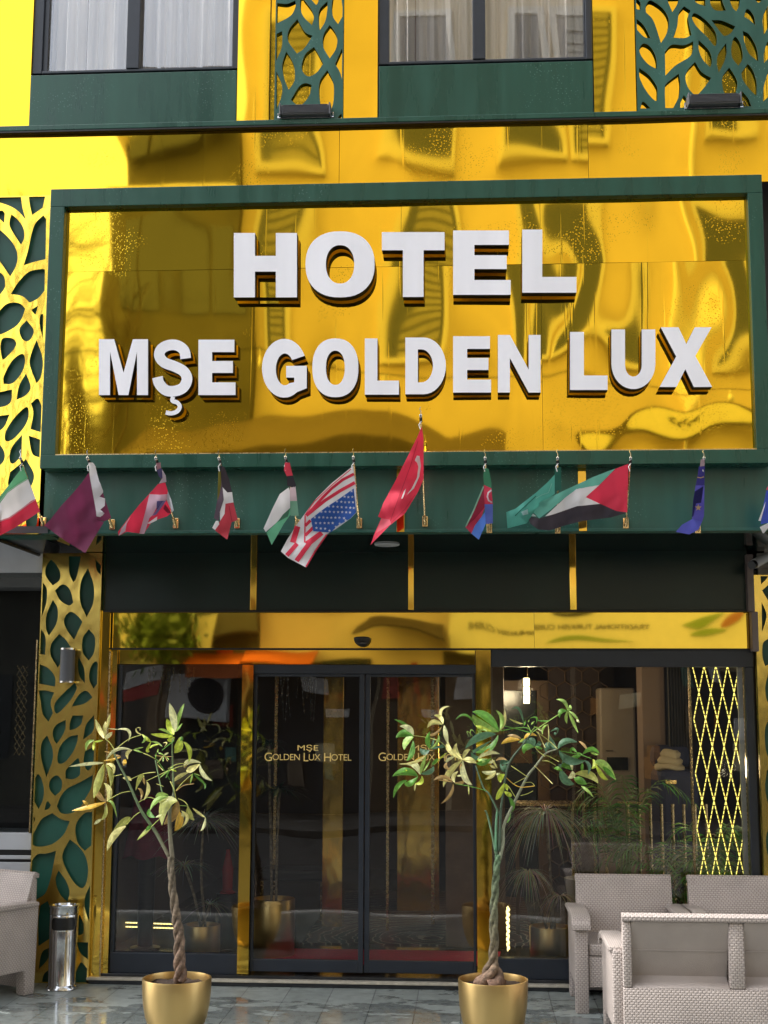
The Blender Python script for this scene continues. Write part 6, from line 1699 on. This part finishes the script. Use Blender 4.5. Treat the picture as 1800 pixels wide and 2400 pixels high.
def seat_unit(W, seats, rear_detail=True):
    """parts in local coordinates, front towards -y; returns list of (name, MB, material, bevel)"""
    parts = []; h = W / 2; at = .105
    for s in (-1, 1):
        mb = MB(); xo = s * h; xi = s * (h - at + .02); a, b = min(xo, xi), max(xo, xi)
        side = [(-.335, 0), (-.24, 0), (-.235, .165), (.20, .165), (.205, 0), (.30, 0), (.315, .60), (.0, .598), (-.30, .575), (-.345, .55)]
        mb.prism(side, 'x', a, b); parts.append(('side_panel', mb, 'r', .012))
        mb = MB(); a2, b2 = (a - .022, b + .018) if s < 0 else (a - .018, b + .022)
        armprof(a2, b2, mb); parts.append(('armrest', mb, 'r', .012))
    xin = h - at + .018
    mb = MB(); mb.box(-xin + .003, xin - .003, -.325, .22, .36, .435); parts.append(('seat', mb, 'r', .014))
    mb = MB(); mb.box(-xin + .003, xin - .003, -.318, -.285, .165, .358); parts.append(('front_skirt', mb, 'r', .004))
    n = seats; w1 = (2 * (h - .055) - (n - 1) * .012) / n
    for k in range(n):
        x0 = -(h - .055) + k * (w1 + .012)
        mb = MB()
        prof = [(.17, .40), (.205, .40), (.335, .79), (.318, .80), (.30, .795), (.262, .66)]
        mb.prism(prof, 'x', x0, x0 + w1); parts.append(('backrest', mb, 'r', .008))
    # rear shell with deep recesses behind each seat
    mb = MB(); yb0, yb1 = .285, .345
    st = .05; cs = .085
    mb.box(-h + .055, h - .055, yb0, yb1 + .002, .03, .40)
    parts.append(('rear_skirt', mb, 'r', .006))
    mb = MB()
    mb.prism([(yb0 + .04, .765), (yb1 + .012, .765), (yb1 + .012, .795), (yb1 - .02, .808), (yb0 + .03, .808)], 'x', -h + .052, h - .052)
    parts.append(('top_rail', mb, 'r', .005))
    edges = [-h + .055] + [-(h - .055) + (k + 1) * (w1 + .012) - .006 for k in range(n - 1)] + [h - .055]
    for i, e in enumerate(edges):
        a, b = (e, e + st) if i == 0 else ((e - st, e) if i == len(edges) - 1 else (e - cs / 2, e + cs / 2))
        mb = MB(); mb.box(a, b, yb0, yb1 - .001, .401, .764); parts.append(('rear_stile', mb, 'r', .012))
    for k in range(n):
        a = edges[k] + (st if k == 0 else cs / 2); b = edges[k + 1] - (st if k == n - 1 else cs / 2)
        # sloping sill and rounded lower corners of the recess
        mb = MB(); mb.prism([(yb1 - .002, .401), (yb0 - .06, .401), (yb0 - .055, .46), (yb0 - .02, .425), (yb1 - .02, .412)], 'x', a, b); parts.append(('recess_sill', mb, 'p', .004))
        mb = MB(); mb.box(a + .002, b - .002, .286, .2945, .598, .603)
        mb.prism([(.215, .405), (.222, .405), (.3455, .762), (.338, .764)], 'x', a + .001, b - .001)
        parts.append(('recess_panel', mb, 'p', 0))
    return parts
def build_seat(name, label, cat, W, seats, loc, rz, group):
    t = thing(name, label, cat, (0, 0, 0), group)
    for nm, mb, mt, bv in seat_unit(W, seats):
        mb.build(nm, M_rat if mt == 'r' else M_ratshade, t, uv=True, bevel=bv, smooth=True, autos=35)
    t.location = loc; t.rotation_euler = (0, 0, rz)
    return t
GR = 'taupe rattan-look outdoor seats'
f1 = G(1335, 2371, GZ)
Wc = .77
xr_a = P(1345, 2250, -.62).x
c1 = build_seat('armchair', 'taupe woven armchair facing the street, right of the green plant pot', 'chair', Wc, 1, (xr_a + Wc / 2, -.42, GZ), 0, GR)
c2 = copy_tree(c1); c2.location = (xr_a + Wc / 2 + .775, -.42, GZ); c2['label'] = 'taupe woven armchair at the far right, half hidden behind the sofa back'
c3 = copy_tree(c1); lf_ = P(62, 2190, -.42)
c3.location = (lf_.x - .41, -.50, GZ); c3.rotation_euler = (0, 0, R(-28)); c3['label'] = 'taupe woven armchair cut off by the left picture edge, beside the ash bin'
sx_ = P(1413, 2250, -2.0).x; 
build_seat('sofa', 'taupe woven two-seat sofa seen from behind, in the lower right corner', 'sofa', 1.38, 2, (sx_ + .75, -1.62, GZ), R(180), GR)

# ================================================================ INSIDE THE LOBBY
FZ = .151
# red mat behind the doors
x0, x1 = P(604, 2240, .2).x, P(1150, 2240, .2).x
mb = MB(); ym_ = G(853, 2225, FZ + .014).y
mb.prism([(x0 - .05, .52), (x1 + .05, .52), (x1 + .09, ym_), (x0 + .08, ym_)], 'z', FZ, FZ + .014)
tag(mb.build('door_mat', simple('red_carpet', (.85, .07, .15), .9, var=.12, vscale=30, bump=.5, bscale=300), bevel=.003), 'long dark red mat inside the sliding doors', 'mat')
# patterned rug
def rug_mat():
    m, nt, b = newmat('patterned_rug')
    tc = nt.nodes.new('ShaderNodeTexCoord')
    mp = nt.nodes.new('ShaderNodeMapping'); mp.inputs['Location'].default_value = (-.3, -1.7, 0)
    w1 = nt.nodes.new('ShaderNodeTexWave'); w1.wave_type = 'RINGS'; w1.rings_direction = 'SPHERICAL'; w1.inputs['Scale'].default_value = 2.2; w1.inputs['Distortion'].default_value = 3.5; w1.inputs['Detail'].default_value = 2; w1.inputs['Detail Scale'].default_value = 2.5
    lk(nt, tc.outputs['Object'], mp.inputs[0]); lk(nt, mp.outputs[0], w1.inputs['Vector'])
    r_ = nt.nodes.new('ShaderNodeValToRGB'); r_.color_ramp.interpolation = 'CONSTANT'
    e = r_.color_ramp.elements; e[0].position = 0; e[0].color = (.05, .02, .02, 1); e[1].position = .35; e[1].color = (.10, .035, .03, 1)
    e2 = e.new(.62); e2.color = (.42, .36, .27, 1); e3 = e.new(.8); e3.color = (.035, .03, .03, 1)
    lk(nt, w1.outputs['Fac'], r_.inputs[0]); lk(nt, r_.outputs[0], b.inputs['Base Color']); b.inputs['Roughness'].default_value = .7
    return m
mb = MB(); mb.box(-.75, 1.15, 1.35, 4.6, FZ, FZ + .010); tag(mb.build('rug', rug_mat()), 'large patterned rug inside the lobby behind the doors', 'rug')
# gold column and gold-clad details inside
def gbox(name, label, x0, x1, y0, y1, z0, z1, mat, cat, bev=.005):
    mb = MB(); mb.box(x0, x1, y0, y1, z0, z1); return tag(mb.build(name, mat, bevel=bev), label, cat)
M_dimgold = gold('dim_gold_column', c=(.95, .6, .14), rough=.12, wave=.004, wscale=6)
x = P(765, 1750, 2.2).x
gbox('gold_column', 'slim mirrored gold column in the lobby behind the left sliding door', x - .03, x + .15, 2.2, 2.4, FZ, 2.94, M_dimgold, 'column')
x = P(955, 1900, 3.2).x
gbox('gold_column', 'wide mirrored gold column deep in the lobby behind the right sliding door', x - .10, x + .30, 3.2, 3.5, FZ, 2.94, M_dimgold, 'column')
x = P(1060, 1700, 1.2).x
gbox('brown_partition', 'tall brown partition inside, right side of the right sliding door', x - .06, x + .42, 1.3, 2.6, FZ, 2.94, simple('brown_wood', (.16, .10, .06), .5, var=.2), 'partition')
# doorway frame, pattern screen, beige wardrobe column and standing air conditioner on the right
x = P(1190, 1700, 4.2).x
t = thing('inner_doorway', 'brown wooden doorway frame deep in the lobby behind the right window', 'doorway', (x, 4.2, FZ))
M_wood = simple('brown_frame_wood', (.15, .085, .04), .5, var=.2, vscale=5)
zt2 = P(1190, 1618, 4.2).z
mb = MB(); mb.box(x - .45, x - .37, 4.2, 4.3, FZ, zt2); mb.build('post', M_wood, t)
mb = MB(); mb.box(x + .30, x + .42, 4.2, 4.3, FZ, zt2); mb.build('post', M_wood, t)
mb = MB(); mb.box(x - .45, x + .42, 4.197, 4.303, zt2, zt2 + .10); mb.build('lintel', M_wood, t)
mb = MB(); mb.box(x - .36, x + .29, 4.25, 4.28, FZ, zt2 - .003); mb.build('door_leaf', M_dglass, t)
# hex-star screen
xa, xb = P(1285, 1600, 4.0).x, P(1408, 1600, 4.0).x
t = thing('pattern_screen', 'dark wall screen of interlaced star tracery behind the right window', 'screen', (xa, 4.0, FZ))
mb = MB(); mb.box(xa, xb, 4.02, 4.05, FZ, 2.94); mb.build('backing', simple('screen_dark_red', (.03, .014, .012), .6), t)
mb = MB(); pit = .17
for i in range(int((xb - xa) / pit) + 1):
    for j in range(int(2.6 / (pit * .866)) + 1):
        cx_ = xa + i * pit + (pit / 2 if j % 2 else 0); cz_ = FZ + .3 + j * pit * .866
        if cz_ > 2.85 or cx_ > xb: continue
        pts = [(cx_ + pit * .56 * math.cos(R(k * 60 + 30)), 4.005, cz_ + pit * .56 * math.sin(R(k * 60 + 30))) for k in range(7)]
        mb.tube(pts, .006, 4, cap=False)
mb.build('tracery', simple('screen_brown', (.13, .085, .055), .5), t)
x0, x1 = P(1405, 1650, 3.4).x, P(1437, 1650, 3.4).x
t = thing('standing_air_conditioner', 'tall beige cabinet air conditioner with a small display, behind the right window', 'air conditioner', (x0, 3.4, FZ))
M_beige = simple('beige_casing', (.34, .28, .22), .5)
zt3 = P(1420, 1612, 3.4).z
mb = MB(); mb.box(x0, x0 + .34, 3.4, 3.8, FZ, zt3); mb.build('casing', M_beige, t, bevel=.02)
mb = MB(); mb.box(x0 + .06, x0 + .26, 3.39, 3.399, zt3 - .78, zt3 - .66); mb.build('display', M_black, t)
mb = MB(); mb.box(x0 + .05, x0 + .12, 3.39, 3.398, zt3 - .60, zt3 - .595); mb.build('badge', M_black, t)
x0, x1 = P(1505, 1650, 2.6).x, P(1558, 1650, 2.6).x
gbox('beige_pillar', 'plain beige pillar inside, left of the glowing lattice', x0, x1, 2.6, 3.0, FZ, 2.94, simple('beige_wall', (.34, .24, .18), .7), 'column')
# curtain strip beside it
xa, xb = P(1562, 1650, 2.4).x, P(1620, 1650, 2.4).x
mb = MB(); vs = []
for zz in (P(1590, 1770, 2.4).z, 2.9):
    for i in range(61): vs.append((xa + (xb - xa) * i / 60, 2.4 + .03 * math.sin(i * .9), zz))
mb.add(vs, [(i, i + 1, 62 + i, 61 + i) for i in range(60)])
tag(mb.build('lobby_curtain', simple('grey_brown_curtain', (.10, .09, .075), .8), smooth=True, autos=90), 'grey-brown pleated curtain inside, beside the beige pillar', 'curtain')
# pendant lamp
xL0 = P(1640, 1800, .9).x
c = P(1234, 1618, 1.6)
t = thing('pendant_lamp', 'lit pendant of three stacked glass cubes behind the right window', 'lamp', (c.x, c.y, c.z), None)
z1, z0 = P(1234, 1588, 1.6).z, P(1234, 1650, 1.6).z
mb = MB(); mb.tube([(c.x + .01, c.y, z1), (c.x + .01, c.y, 2.94)], .004, 6); mb.build('cord', M_brass, t)
hh = (z1 - z0) / 3
M_lit = emit('lit_glass', (1, .86, .42), 2.4)
for k in range(3):
    mb = MB(); mb.lathe([(.022, z0 + k * hh + .004), (.026, z0 + k * hh + .008), (.026, z0 + (k + 1) * hh - .008), (.022, z0 + (k + 1) * hh - .004)], c.x, c.y, 16); mb.build('glass_shade', M_lit, t, smooth=True)
mb = MB(); mb.box(P(1160, 1625, 3).x, P(1176, 1625, 3).x, 3, 3.06, P(1168, 1624, 3).z, P(1168, 1620, 3).z)
tag(mb.build('spot_lamp', M_lit), 'small warm ceiling spot glowing in the lobby, left of the pendant', 'lamp')
for nm, pos, en in (('pendant_glow', Vector((c.x, c.y - .1, c.z)), 5), ('spot_glow', P(1168, 1640, 3.0), 7), ('lattice_glow', Vector(((xL0 + .2), .9, 1.6)), 3)):
    ld = bpy.data.lights.new(nm, 'POINT'); ld.energy = en; ld.color = (1, .80, .50); ld.shadow_soft_size = .08
    lo = bpy.data.objects.new(nm, ld); lo.location = pos; col.objects.link(lo)
# hanging crystal strands (left window) 
t = thing('crystal_chandelier', 'chandelier strands glittering inside at the top of the left window', 'chandelier', (P(420, 1570, .9).x, .9, 2.3))
rr_ = random.Random(4)
for k in range(16):
    px_ = rr_.choice((rr_.uniform(330, 455), rr_.uniform(390, 400), rr_.uniform(420, 445))); y_ = rr_.uniform(.7, 1.1)
    a_ = P(px_, rr_.uniform(1562, 1575), y_); b_ = P(px_ + rr_.uniform(-2, 2), rr_.uniform(1590, 1640), y_)
    mb = MB(); mb.tube([a_, b_], .0025, 5)
    for j in range(5):
        q = a_.lerp(b_, (j + .5) / 5); mb.lathe([(.001, q.z - .012), (.009, q.z), (.001, q.z + .012)], q.x, q.y, 6)
    mb.build('crystal_strand', M_crys if k else (globals().setdefault('M_crys', simple('crystal_gold', (.8, .68, .4), .15, metal=.8))), t)
t = thing('crystal_chandelier', 'long silver chandelier strands hanging inside the left sliding door', 'chandelier', (P(690, 1600, 1.6).x, 1.6, 2.4))
M_crys2 = simple('crystal_silver', (.85, .85, .88), .1, metal=.9)
for k in range(14):
    px_ = rr_.uniform(655, 745); y_ = rr_.uniform(1.4, 1.9)
    a_ = P(px_, rr_.uniform(1583, 1590), y_); b_ = P(px_ + rr_.uniform(-9, 9), rr_.uniform(1620, 1700), y_)
    mb = MB(); mb.tube([a_, b_], .0022, 5)
    for j in range(6):
        q = a_.lerp(b_, (j + .5) / 6); mb.lathe([(.001, q.z - .013), (.007, q.z), (.001, q.z + .013)], q.x, q.y, 6)
    mb.build('crystal_strand', M_crys2, t)
for px_, yy, wd_, lab in ((640, 2.9, .03, 'thin brass upright in the lobby at the left of the left sliding door'), (905, 2.0, .025, 'thin brass upright in the lobby at the left of the right sliding door'), (1010, 2.4, .03, 'thin brass upright in the lobby near the wide gold column')):
    xx = P(px_, 1900, yy).x; gbox('brass_upright', lab, xx, xx + wd_, yy, yy + wd_, FZ, 2.9, M_brass, 'post', .002)
t = thing('lobby_bench', 'low dark bench with a brass frame in the lobby behind the left sliding door', 'bench', (P(700, 2000, 2.6).x, 2.6, FZ))
xx = P(700, 2000, 2.6).x
mb = MB(); mb.box(xx - .35, xx + .25, 2.5, 2.9, .50, .60); mb.build('seat', simple('dark_leather', (.03, .025, .022), .3), t, bevel=.03)
for q_ in (xx - .33, xx + .21):
    mb = MB(); mb.box(q_, q_ + .025, 2.52, 2.545, FZ, .499); mb.build('leg', M_brass, t)
# glowing lozenge lattice at the right end
Yl = .42
xL_, xR_ = P(1629, 1800, Yl).x, P(1740, 1800, Yl).x
t = thing('glowing_lattice', 'tall lattice of glowing yellow lozenges inside the right window', 'lattice', (xL_, Yl, FZ))
M_led = emit('led_yellow', (.85, .80, .18), .8)
zT, zB_ = P(1680, 1560, Yl).z, .30
NC = 8; pitch = (xR_ - xL_) / NC; hz = pitch * 4.6
mb = MB(); mb2 = MB()
nz_ = int((zT - zB_) / hz) + 1
for k in range(nz_):
    za_, zc_ = zT - k * hz, zT - (k + 1) * hz
    for i in range(NC):
        xa_, xb_ = xL_ + i * pitch, xL_ + (i + 1) * pitch
        p_, q_ = (((xa_, za_), (xb_, zc_)) if (i + k) % 2 == 0 else ((xb_, za_), (xa_, zc_)))
        p3, q3 = Vector((p_[0], Yl, p_[1])), Vector((q_[0], Yl, q_[1]))
        for j in range(6):
            mb.tube([p3.lerp(q3, j / 6 + .012), p3.lerp(q3, (j + .80) / 6)], .0025, 5)
        mb2.tube([p3 + Vector((.006, .02, 0)), q3 + Vector((.006, .02, 0))], .006, 5)
M_ledob = mb.build('light_strips', M_led, t)
mb2.build('lattice_bars', M_brass, t)
mb = MB(); mb.tube([(xR_ + .012, Yl, FZ), (xR_ + .002, Yl, zT)], .005, 6); mb.build('edge_strip', M_led, t)
mb = MB(); mb.box(xL_ - .03, xL_ - .016, Yl - .01, Yl + .04, FZ, zT + .05); mb.box(xR_ + .03, xR_ + .045, Yl - .01, Yl + .04, FZ, zT + .05); mb.build('side_rail', M_brass, t)
# gold baluster rail
t = thing('gold_railing', 'low railing of slim gold balusters inside the right window', 'railing', (P(1400, 2000, 1.5).x, 1.5, FZ))
zr_ = P(1450, 1883, 1.5).z
mb = MB(); mb.box(P(1445, 1883, 1.5).x, P(1503, 1883, 1.5).x, 1.49, 1.51, zr_, zr_ + .015); mb.build('top_rail', M_brass, t)
for k in range(-4, 9):
    xx = P(1447 + 26.2 * k, 1950, 1.5).x
    mb = MB(); mb.tube([(xx, 1.5, FZ), (xx, 1.5, zr_ - .001)], .014, 8); mb.build('baluster', M_brass, t, smooth=True)
# dark lobby sofa and folded cream throw on a navy armchair
x0, x1 = P(1545, 1810, 1.9).x, P(1640, 1810, 1.9).x; zz = P(1560, 1800, 1.9).z
M_navy = simple('navy_velvet', (.03, .035, .08), .7)
t = thing('navy_armchair', 'dark navy upholstered armchair in the lobby, a cream throw lying on it', 'armchair', ((x0 + x1) / 2, 2.0, FZ))
mb = MB(); mb.box(x0, x1, 1.9, 2.5, FZ + .3, zz - .02); mb.build('seat', M_navy, t, bevel=.05)
mb = MB(); mb.box(x0, x1, 2.35, 2.55, zz - .02, zz + .18); mb.build('backrest', M_navy, t, bevel=.06)
mb = MB(); mb.box(x0 + .05, x1 - .2, 1.88, 1.899, zz - .13, zz - .10); mb.build('piping', M_brass, t)
for sx__ in (x0 + .05, x1 - .09): 
    mb = MB(); mb.box(sx__, sx__ + .04, 1.95, 2.0, FZ, FZ + .299); mb.build('leg', M_brass, t)
c = P(1574, 1788, 1.95)
mb = MB()
rn = random.Random(2)
for k in range(3):
    rr2 = .115 - .02 * k
    mb.lathe([(rr2 * .75, c.z - .07 + k * .05), (rr2 * 1.05, c.z - .05 + k * .05), (rr2 * 1.1, c.z - .03 + k * .05), (rr2 * .8, c.z - .005 + k * .05)], c.x + .01 * k, 2.05, 20)
for v in mb.v: v += Vector((noise.noise(v * 9) * .03, noise.noise(v * 9 + Vector((5, 0, 0))) * .03, noise.noise(v * 8 + Vector((0, 7, 0))) * .025))
tag(mb.build('throw_blanket', simple('cream_throw', (.55, .46, .30), .9, bump=.5, bscale=80), smooth=True, autos=180), 'rumpled cream throw rolled up on the navy armchair', 'blanket')
# console with rails at the back (shelf with brass rails and dark red box)
x0, x1 = P(1205, 1900, 1.9).x, P(1380, 1900, 1.9).x
t = thing('console_table', 'dark console with thin brass rails behind the drooping plant inside', 'table', (x0, 1.9, FZ))
zc1 = P(1300, 1884, 1.9).z
mb = MB(); mb.box(x0, x1, 1.9, 2.3, zc1 - .02, zc1); mb.build('top', M_brass, t)
mb = MB(); mb.box(x0, x0 + (x1 - x0) * .5, 1.92, 2.28, zc1 - .20, zc1 - .022); mb.build('drawer_box', simple('dark_red_lacquer', (.09, .02, .015), .3), t)
for sx__ in (x0 + .01, x1 - .04):
    mb = MB(); mb.box(sx__, sx__ + .03, 1.93, 1.96, FZ, zc1 - .0215); mb.build('leg', M_wood, t)
# potted plants inside
def grassy(mb, c, n, L, droop, rnd, col_, w=.008, up=.3):
    for _ in range(n):
        a = rnd.uniform(0, 2 * math.pi); e = rnd.uniform(-.15, 1.2) * up + rnd.uniform(0, .5)
        d = Vector((math.cos(a), math.sin(a), e)).normalized(); l_ = L * rnd.uniform(.6, 1.1)
        side = Vector((-math.sin(a), math.cos(a), 0)); k = rnd.uniform(.6, 1.3)
        cc = tuple(v * rnd.uniform(.5, 1.4) for v in col_)
        o = len(mb.v); S_ = 6
        for i in range(S_ + 1):
            u = i / S_
            p = c + d * l_ * u + Vector((0, 0, -droop * k * l_ * u * u))
            ww = w * (1 - u) ** .6 + .0006
            mb.v += [p - side * ww / 2, p + side * ww / 2]; mb.c += [cc, cc]
        for i in range(S_): mb.f.append((o + 2 * i, o + 2 * i + 1, o + 2 * i + 3, o + 2 * i + 2)); mb.m.append(0)
M_leaf2 = attr_mat('thin_leaf', .45, trans=.15)
def ipot(t, cx, cy, z0, z1, r, m):
    mb = MB(); mb.lathe([(r * .93, z0), (r, z0 + .01), (r, z1 - .004), (r * .98, z1), (r * .93, z1), (r * .92, z1 - .03), (0, z1 - .03)], cx, cy, 40, cap=False); mb.build('pot', m, t, smooth=True, autos=50)
def dracaena(label, pxc, pyb, pyt, wpx, Yd, crowns, seed, col_, m=None, droop=.5):
    rnd = random.Random(seed)
    c = P(pxc, pyb, Yd); cx, cy = c.x, Yd
    r = wpx / 2 / (FPX / (Yd + 10.0)); zt_ = P(pxc, pyt, Yd).z
    t = thing('potted_dracaena', label, 'potted plant', (cx, cy, FZ), 'plants standing inside the windows')
    ipot(t, cx, cy, FZ, zt_, r, m or M_potgold)
    st = MB(); lf = MB()
    for (px_, py_, n, L, w_) in crowns:
        q = P(px_, py_, Yd); 
        mid = Vector(((cx + q.x) / 2 + rnd.uniform(-.02, .02), cy, (zt_ + q.z) / 2))
        st.tube(smoothpath([Vector((cx + rnd.uniform(-.04, .04), cy, zt_ - .03)), mid, q], 4), .011, 7, c=(.22, .17, .11))
        grassy(lf, q, n, L, droop, rnd, col_, w_)
    st.build('stems', M_bark, t, smooth=True, vcol=True, autos=180)
    lf.build('foliage', M_leaf2, t, vcol=True)
CG = (.55, .56, .44)
dracaena('grey-green spiky plant in a gold pot inside the left window', 472, 2236, 2166, 84, .62, [(478, 1925, 260, .42, .007), (432, 2030, 110, .28, .006), (492, 2120, 40, .26, .006)], 1, CG)
dracaena('drooping grey-green plant in a gold pot inside the right window', 1290, 2250, 2170, 92, .50, [(1278, 1905, 230, .46, .008), (1238, 2045, 130, .28, .006), (1312, 2100, 70, .24, .006)], 2, CG, droop=.95)
dracaena('dim plant in a gold pot just behind the left sliding door', 640, 2200, 2105, 98, .80, [(655, 1850, 60, .26, .02), (630, 1740, 30, .2, .02)], 5, (.05, .07, .03), droop=.6)
def palm(label, pxc, Yd, zt_, fr, seed, col_, potm, r=.16, L=.6, zp=.45):
    rnd = random.Random(seed); cx = P(pxc, 1900, Yd).x
    t = thing('potted_palm', label, 'potted plant', (cx, Yd, FZ), 'plants standing inside the windows')
    ipot(t, cx, Yd, FZ, zp, r, potm)
    st = MB(); lf = MB()
    for k in range(fr):
        a = rnd.uniform(0, 2 * math.pi); l_ = L * rnd.uniform(.7, 1.15); ht = zt_ * rnd.uniform(.65, 1.0)
        base = Vector((cx + rnd.uniform(-.03, .03), Yd + rnd.uniform(-.03, .03), zp - .03)); d = Vector((math.cos(a), math.sin(a) * .7, 0))
        pts = []
        for i in range(13):
            u = i / 12
            pts.append(base + Vector((0, 0, (ht - zp) * math.sin(min(1, u * 1.25) * math.pi / 2) - max(0, u - .55) ** 2 * l_ * 1.6)) + d * l_ * u ** 1.7)
        st.tube(pts, [.006 * (1 - i / 14) for i in range(13)], 5, c=(.16, .25, .08))
        for i in range(5, 13):
            tg = (pts[i] - pts[i - 1]).normalized(); sd_ = tg.cross(Vector((0, 0, 1))).normalized()
            for s_ in (-1, 1):
                for h_ in (0, .5):
                    p = pts[i].lerp(pts[i - 1], h_); ll = .17 * (1 - abs(i - 8) / 9) + .04
                    q = p + sd_ * s_ * ll * .75 + tg * ll * .5 + Vector((0, 0, -ll * rnd.uniform(.3, .8)))
                    m_ = (p + q) / 2 + Vector((0, 0, .02)); cc = tuple(v * rnd.uniform(.5, 1.5) for v in col_)
                    lf.add([p, m_ + tg * .007, q, m_ - tg * .007], [(0, 1, 2, 3)], 0, cc)
    st.build('stems', M_bark2, t, smooth=True, vcol=True, autos=180); lf.build('foliage', M_leaf2, t, vcol=True)
PG = (.14, .28, .08)
palm('green feathery palm inside the window, left of the beige pillar', 1465, 1.3, 1.62, 14, 3, PG, M_potgold, L=.55)
palm('lush green palm low inside the window, in front of the glowing lattice', 1560, .95, 1.1, 18, 4, PG, M_potgold, L=.5, r=.14)
palm('green palm inside at the far right, over the glowing lattice', 1660, .75, 1.25, 22, 6, PG, M_potgold, L=.42, r=.13)
c = P(1375, 2075, .75)
t = thing('planter_bowl', 'round cream planter bowl inside the window, above the woven armchair', 'planter', (c.x, .75, FZ))
zc_ = P(1375, 2058, .75).z
mb = MB(); mb.lathe([(.10, FZ), (.15, FZ + .1), (.15, zc_ - .12), (.17, zc_), (.155, zc_), (.14, zc_ - .05), (0, zc_ - .05)], c.x, .75, 36, cap=False); mb.build('bowl', simple('cream_ceramic', (.38, .36, .30), .35), t, smooth=True, autos=50)
mb = MB(); mb.tube([(c.x, .75, zc_ - .06), (c.x + .01, .75, zc_ + .12), (c.x, .76, zc_ + .3)], [.05, .045, .05], 10, c=(.09, .07, .05)); mb.build('stump', M_bark, t, smooth=True, vcol=True, autos=180)
# burgundy coat over dark clothes stand inside the left window
x0, x1 = P(292, 1950, 1.0).x, P(402, 1950, 1.0).x
t = thing('coat_stand', 'dark stand draped with a burgundy cloth inside the left window', 'stand', ((x0 + x1) / 2, 1.0, FZ))
mb = MB(); zc2, zc3 = P(345, 1868, 1.0).z, P(345, 2008, 1.0).z; vs = []; n = 40
for j in range(9):
    v = j / 8
    for i in range(n):
        a = 2 * math.pi * i / n; rr2 = (.6 + .4 * v) * (1 + .09 * math.sin(a * 7 + v * 2))
        vs.append(((x0 + x1) / 2 + (x1 - x0) / 2 * rr2 * math.cos(a), 1.0 + .12 * rr2 * math.sin(a), zc2 + (zc3 - zc2) * v + .015 * math.sin(a * 5)))
mb.add(vs, [(j * n + i, j * n + (i + 1) % n, (j + 1) * n + (i + 1) % n, (j + 1) * n + i) for j in range(8) for i in range(n)])
mb.build('burgundy_cloth', simple('burgundy_cloth_material', (.26, .02, .07), .8, var=.2), t, smooth=True, autos=180)
mb = MB(); mb.lathe([(.12, FZ), (.12, FZ + .02), (.06, FZ + .03), (.07, zc3 + .02), (.03, zc2)], (x0 + x1) / 2, 1.0, 20); mb.build('stand', M_black, t, smooth=True)
# low glass-topped bench with rows of small lights, left window
t = thing('light_strip', 'double row of small warm lights low inside the left window', 'light strip', (P(340, 2165, 1.4).x, 1.4, FZ))
M_lit2 = emit('small_warm_bulb', (1, .80, .28), 1.3)
for j, py_ in enumerate((2162, 2172)):
    mb = MB()
    for k in range(34):
        q = P(288 + k * 3.5 + j * 8, py_ + (k * .12), 1.4); mb.lathe([(.002, q.z - .005), (.0055, q.z), (.002, q.z + .005)], q.x, 1.4, 6)
    mb.build('bulb_row', M_lit2, t)
mb = MB(); q0_, q1_ = P(280, 2168, 1.43), P(415, 2172, 1.43); mb.box(q0_.x, q1_.x, 1.42, 1.44, q1_.z - .02, q0_.z + .03); mb.build('rail', M_dglass, t)
q0_, q1_ = P(1190, 2128, .9), P(1190, 2225, .9)
mb = MB()
for k in range(26):
    z = q0_.z + (q1_.z - q0_.z) * k / 25; mb.lathe([(.003, z - .014), (.011 - .005 * k / 25, z), (.003, z + .014)], q0_.x + .008 * math.sin(k * 1.9), .9, 6)
t = thing('twinkle_light', 'vertical cluster of warm fairy lights behind the right braided plant', 'light', (q0_.x, .9, q1_.z)); mb.build('bulb_cluster', M_lit2, t)
mb = MB(); mb.tube([(q0_.x, .915, FZ), (q0_.x, .915, q0_.z + .03)], .004, 6); mb.build('wire', M_black, t)
# red cone-like sculpture seen through the left window edge
q = P(533, 2085, 1.1); zt_ = P(527, 1990, 1.1).z
t = thing('red_vase', 'slim red glazed vase inside, at the right edge of the left window', 'vase', (q.x, 1.1, q.z))
mb = MB(); mb.lathe([(.06, q.z - .03), (.065, q.z - .02), (.04, q.z), (.045, q.z + (zt_ - q.z) * .5), (.015, zt_ - .02), (.018, zt_)], q.x, 1.1, 24); mb.build('vase_body', simple('red_glaze', (.35, .015, .02), .25), t, smooth=True)
mb = MB(); mb.lathe([(.05, FZ), (.09, FZ + .01), (.09, q.z - .031)], q.x, 1.1, 20); mb.build('pedestal', M_black, t, smooth=True)
